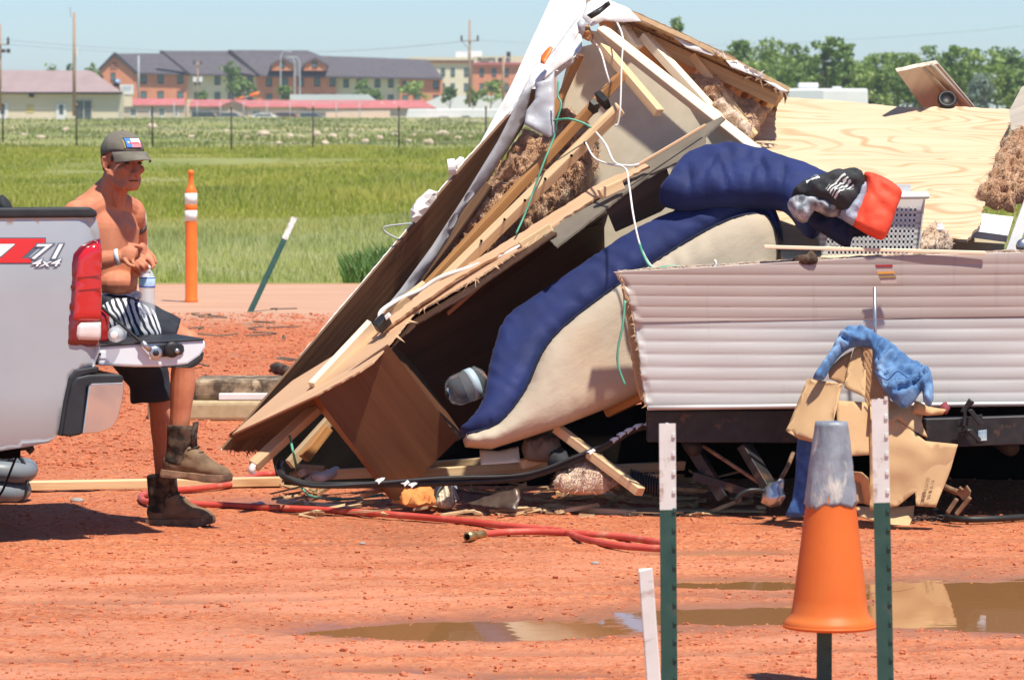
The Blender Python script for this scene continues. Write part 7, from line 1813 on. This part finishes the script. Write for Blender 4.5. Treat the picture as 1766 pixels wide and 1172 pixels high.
puff('hanging_leg', [(1376, 756), (1402, 756), (1400, 790), (1390, 840), (1386, 876), (1388, 888), (1362, 892), (1355, 886), (1366, 860), (1372, 810)], ((1376, 756, 19.56), (1402, 756, 19.54), (1362, 892, 19.5)), M['denim_dark'], dj, h=.03, R=.03, back=.02, grid=.012, namp=.015, nscale=12, smooth_outline=2)
tube_px('seam', [(1508, 640, 19.43), (1530, 655, 19.40), (1548, 640, 19.40), (1572, 655, 19.39), (1590, 650, 19.39)], .003, M['denim_dark'], dj, 6, 4)
rg = tag(puff('red_cap_scrap', [(1618, 712), (1622, 698), (1632, 692), (1638, 702), (1632, 712)], ((1618, 712, 19.55), (1638, 702, 19.55), (1632, 714, 19.53)), pm('maroon_cloth', (.22, .04, .05), rough=.8), None, h=.02, R=.02, back=.02, grid=.01, namp=.015, nscale=25), 'small maroon cloth scrap on the trailer frame', 'cloth')
tag(puff('brown_paper', [(1578, 690), (1600, 700), (1632, 706), (1626, 714), (1600, 716), (1572, 712)], ((1578, 690, 19.5), (1632, 706, 19.5), (1572, 712, 19.47)), M['card'], None, h=.015, R=.02, back=.01, grid=.012, namp=.02, nscale=20), 'twisted brown paper on the trailer frame beside the jeans', 'paper')
# ---------------------------------------------------------------- traffic cone on its post, steel posts, lath
def tpost(px, top_py, d, label, white_to, lean=0.0, group=None, tilt=None, wid=.046, white=True, bot=None):
    """studded steel T post: flat face, web behind, studs on the face"""
    a = P(px, top_py, d); zt = a.z
    base = Vector((a.x + lean, d, -.25)) if bot is None else bot
    t = thing('steel_post', Vector((base.x, base.y, 0)), label, 'post', group)
    m, L = beam_m(base, a, Vector((0, 1, 0)))
    # local X runs up the post; find axes so that the flat face looks at the camera
    fy = m.to_3x3() @ Vector((0, 1, 0)); 
    zax = (m.to_3x3() @ Vector((0, 0, 1)))
    sgn = -1 if zax.y > 0 else 1
    def seg(name, x0, x1, mt, parent):
        v, f = join_vf([box_vf(x0, x1, -wid/2, wid/2, -.002*sgn if sgn > 0 else 0, .002*sgn if sgn > 0 else .004), box_vf(x0, x1, -.003, .003, -.034 if sgn > 0 else .0045, -.0025 if sgn > 0 else .034)])
        return mk(name, v, f, mt, parent, m)
    xw = L*(1-(white_to-top_py)/max(1, (P(px, 0, d).z-P(px, 1, d).z)**-1*(zt-base.z))) if white else L
    lo = seg('shaft', 0, xw, M['green_post'], t)
    if white: seg('white_top', xw, L, M['post_white'], t)
    k = .05
    while k < L:
        w0 = (.002, .007) if sgn > 0 else (-.005, 0)
        v, f = box_vf(k, k+.010, wid/2-.010, wid/2-.001, *w0)
        mk('stud', v, f, M['green_post'] if k < xw else M['post_white'], lo, m); k += .052
    return t
tpost(1151, 730, 12.9, 'green steel post with white painted top before the trailer corner', 880, .01)
tpost(1517, 688, 12.9, 'taller green steel post with white top beside the traffic cone', 868, .03)
cn = thing('traffic_cone', P(1428, 1085, 14.0), 'orange traffic cone without base capped over a steel post, top wrapped in grey tape', 'traffic cone')
cb_ = P(1431, 1083, 14.0); ct = P(1434, 727, 14.0); m_c, Lc = beam_m(cb_, ct, Vector((0, 1, 0))); m_c = m_c @ Matrix.Rotation(math.pi/2, 4, 'Y')
if (m_c.to_3x3() @ Vector((0, 0, 1))).z < 0: m_c = m_c @ Matrix.Rotation(math.pi, 4, 'X')
def cr(z): return .122 + (.046-.122)*z/Lc
cone = lathe('cone_body', [(.128, .0), (.139, .002), (.141, .018), (.130, .030), (.124, .036)] + [(cr(z), z) for z in np.linspace(.05, Lc*.985, 14)] + [(.040, Lc*.99), (.034, Lc*.985), (.034, Lc*.9), (.11, .04)], M['cone'], m_c, cn, 48)
lathe('dark_patch', [(.1425, .004), (.1427, .004), (.1427, .013), (.1425, .013)], M['cone'], m_c, cone, 40)
prof = []
for z in np.linspace(Lc*.60, Lc*1.0, 22): prof.append((cr(z)+.003+.0012*random.random(), z))
tape = lathe('tape_wrap', [(cr(Lc*.6)+.001, Lc*.6)] + prof + [(.03, Lc*1.003)], M['duct'], m_c, cone, 40)
for v in tape.data.vertices:
    a = math.atan2(v.co.y, v.co.x)
    if v.co.z < Lc*.63: v.co.z += .022*nz(math.cos(a)*2.5, math.sin(a)*2.5, 3) 
    r = 1 + .05*nz(math.cos(a)*3, math.sin(a)*3, v.co.z*9) + .03*nz(math.cos(a)*9, math.sin(a)*9, v.co.z*40); v.co.x *= r; v.co.y *= r
tpost(1422, 1040, 14.0, 'short green steel post holding up the traffic cone', 1000, 0, white=False)
la_ = tag(beam('wood_lath', P(1134, 1200, 12.75) - Vector((0, 0, .1)), P(1113, 981, 12.75), .012, .040, M['post_white'], None, roll=math.pi/2), 'short white painted wooden lath leaning beside the post', 'stake')
# ---------------------------------------------------------------- middle distance
dl = thing('delineator', G(330, 520), 'orange delineator tube with two white reflective bands by the dirt road', 'delineator')
db = G(330, 521); sc_ = db.y/F
Hd = 228*sc_; R0 = 10.5*sc_
lathe('tube', [(R0*1.12, 0), (R0*1.1, .02), (R0, .03), (R0*.97, Hd*.79), (R0, Hd*.80), (R0, Hd*.84), (R0*.6, Hd*.875), (R0*.42, Hd*.89), (R0*.40, Hd*.965), (R0*.55, Hd*.975), (R0*.52, Hd*.995), (R0*.2, Hd)], M['delin'], Matrix.Translation(db), dl, 24)
for z0, z1 in ((.615, .695), (.74, .825)): lathe('reflective_band', [(R0*.99, Hd*z0), (R0*1.03, Hd*z0), (R0*1.03, Hd*z1), (R0*.99, Hd*z1)], M['white_plastic'], Matrix.Translation(db), dl, 24)
lathe('rib_ring', [(R0, Hd*.70), (R0*1.06, Hd*.705), (R0*1.06, Hd*.735), (R0, Hd*.74)], M['delin'], Matrix.Translation(db), dl, 24)
b0 = G(432, 538); t0 = P(508, 375, b0.y+.25)
tpost(508, 375, b0.y+.25, 'green steel post leaning over beside the dirt road', 412, bot=b0 - Vector((.05, 0, .1)), wid=.05)
tag(beam('white_stake', G(256, 530), P(247, 367, G(256, 530).y), .02, .05, M['post_white'], None, roll=math.pi/2), 'white painted stake standing behind the seated person', 'stake')
# cushions behind the legs
cdm = G(360, 725).y
cu1 = tag(bevel(wbox('tan_cushion', 254, 478, 691, 727, cdm, .55, pm('tan_cushion_cloth', (.40, .31, .17), (.47, .37, .22), scale=30, rough=.85)), .025, 3), 'tan box cushion lying on the ground under the camouflage cushion', 'cushion')
cu2 = thing('camouflage_cushion', P(410, 690, cdm+.05), 'camouflage patterned seat cushion on top of the tan cushion', 'cushion')
bevel(wbox('cushion_body', 333, 486, 655, 690.5, cdm+.05, .5, M['camo_print'], cu2), .03, 3)
bevel(wbox('white_edge', 377, 490, 678, 690, cdm+.02, .05, M['white_paint'], cu2), .006, 2)
tag(tube('dark_scrap', [G(470, 632, .03), G(480, 634, .04), G(500, 640, .03)], [.02, .04, .03], M['boot'], None, 8, 3), 'dark scrap lying behind the leaning wall', 'scrap')
for k in range(16):
    x, y = random.uniform(230, 620), random.uniform(538, 640)
    c = G(x, y)
    pts = [c + Vector((random.uniform(-.2, .2)*t, random.uniform(-.1, .1), .02+.03*random.random())) for t in (-1, -.3, .4, 1)]
    tag(tube('dry_twig', pts, .006, M['bark'], None, 5, 3), 'dry twig lying on the coarse red gravel', 'twig', 'dry twigs on the gravel')
# ---------------------------------------------------------------- air
hz_m = bpy.data.materials.new('thin_haze'); hz_m.use_nodes = True
hn = hz_m.node_tree; hn.nodes.clear()
hv = hn.nodes.new('ShaderNodeVolumePrincipled'); ho = hn.nodes.new('ShaderNodeOutputMaterial')
hv.inputs['Color'].default_value = (.80, .90, 1.0, 1); hv.inputs['Density'].default_value = .00018; hv.inputs['Anisotropy'].default_value = .2
hn.links.new(hv.outputs[0], ho.inputs['Volume'])
hz_o = stuff(box('haze', -4200, 4200, -60, 7100, -2.0, 18.0, hz_m, m=Matrix.Identity(4)))
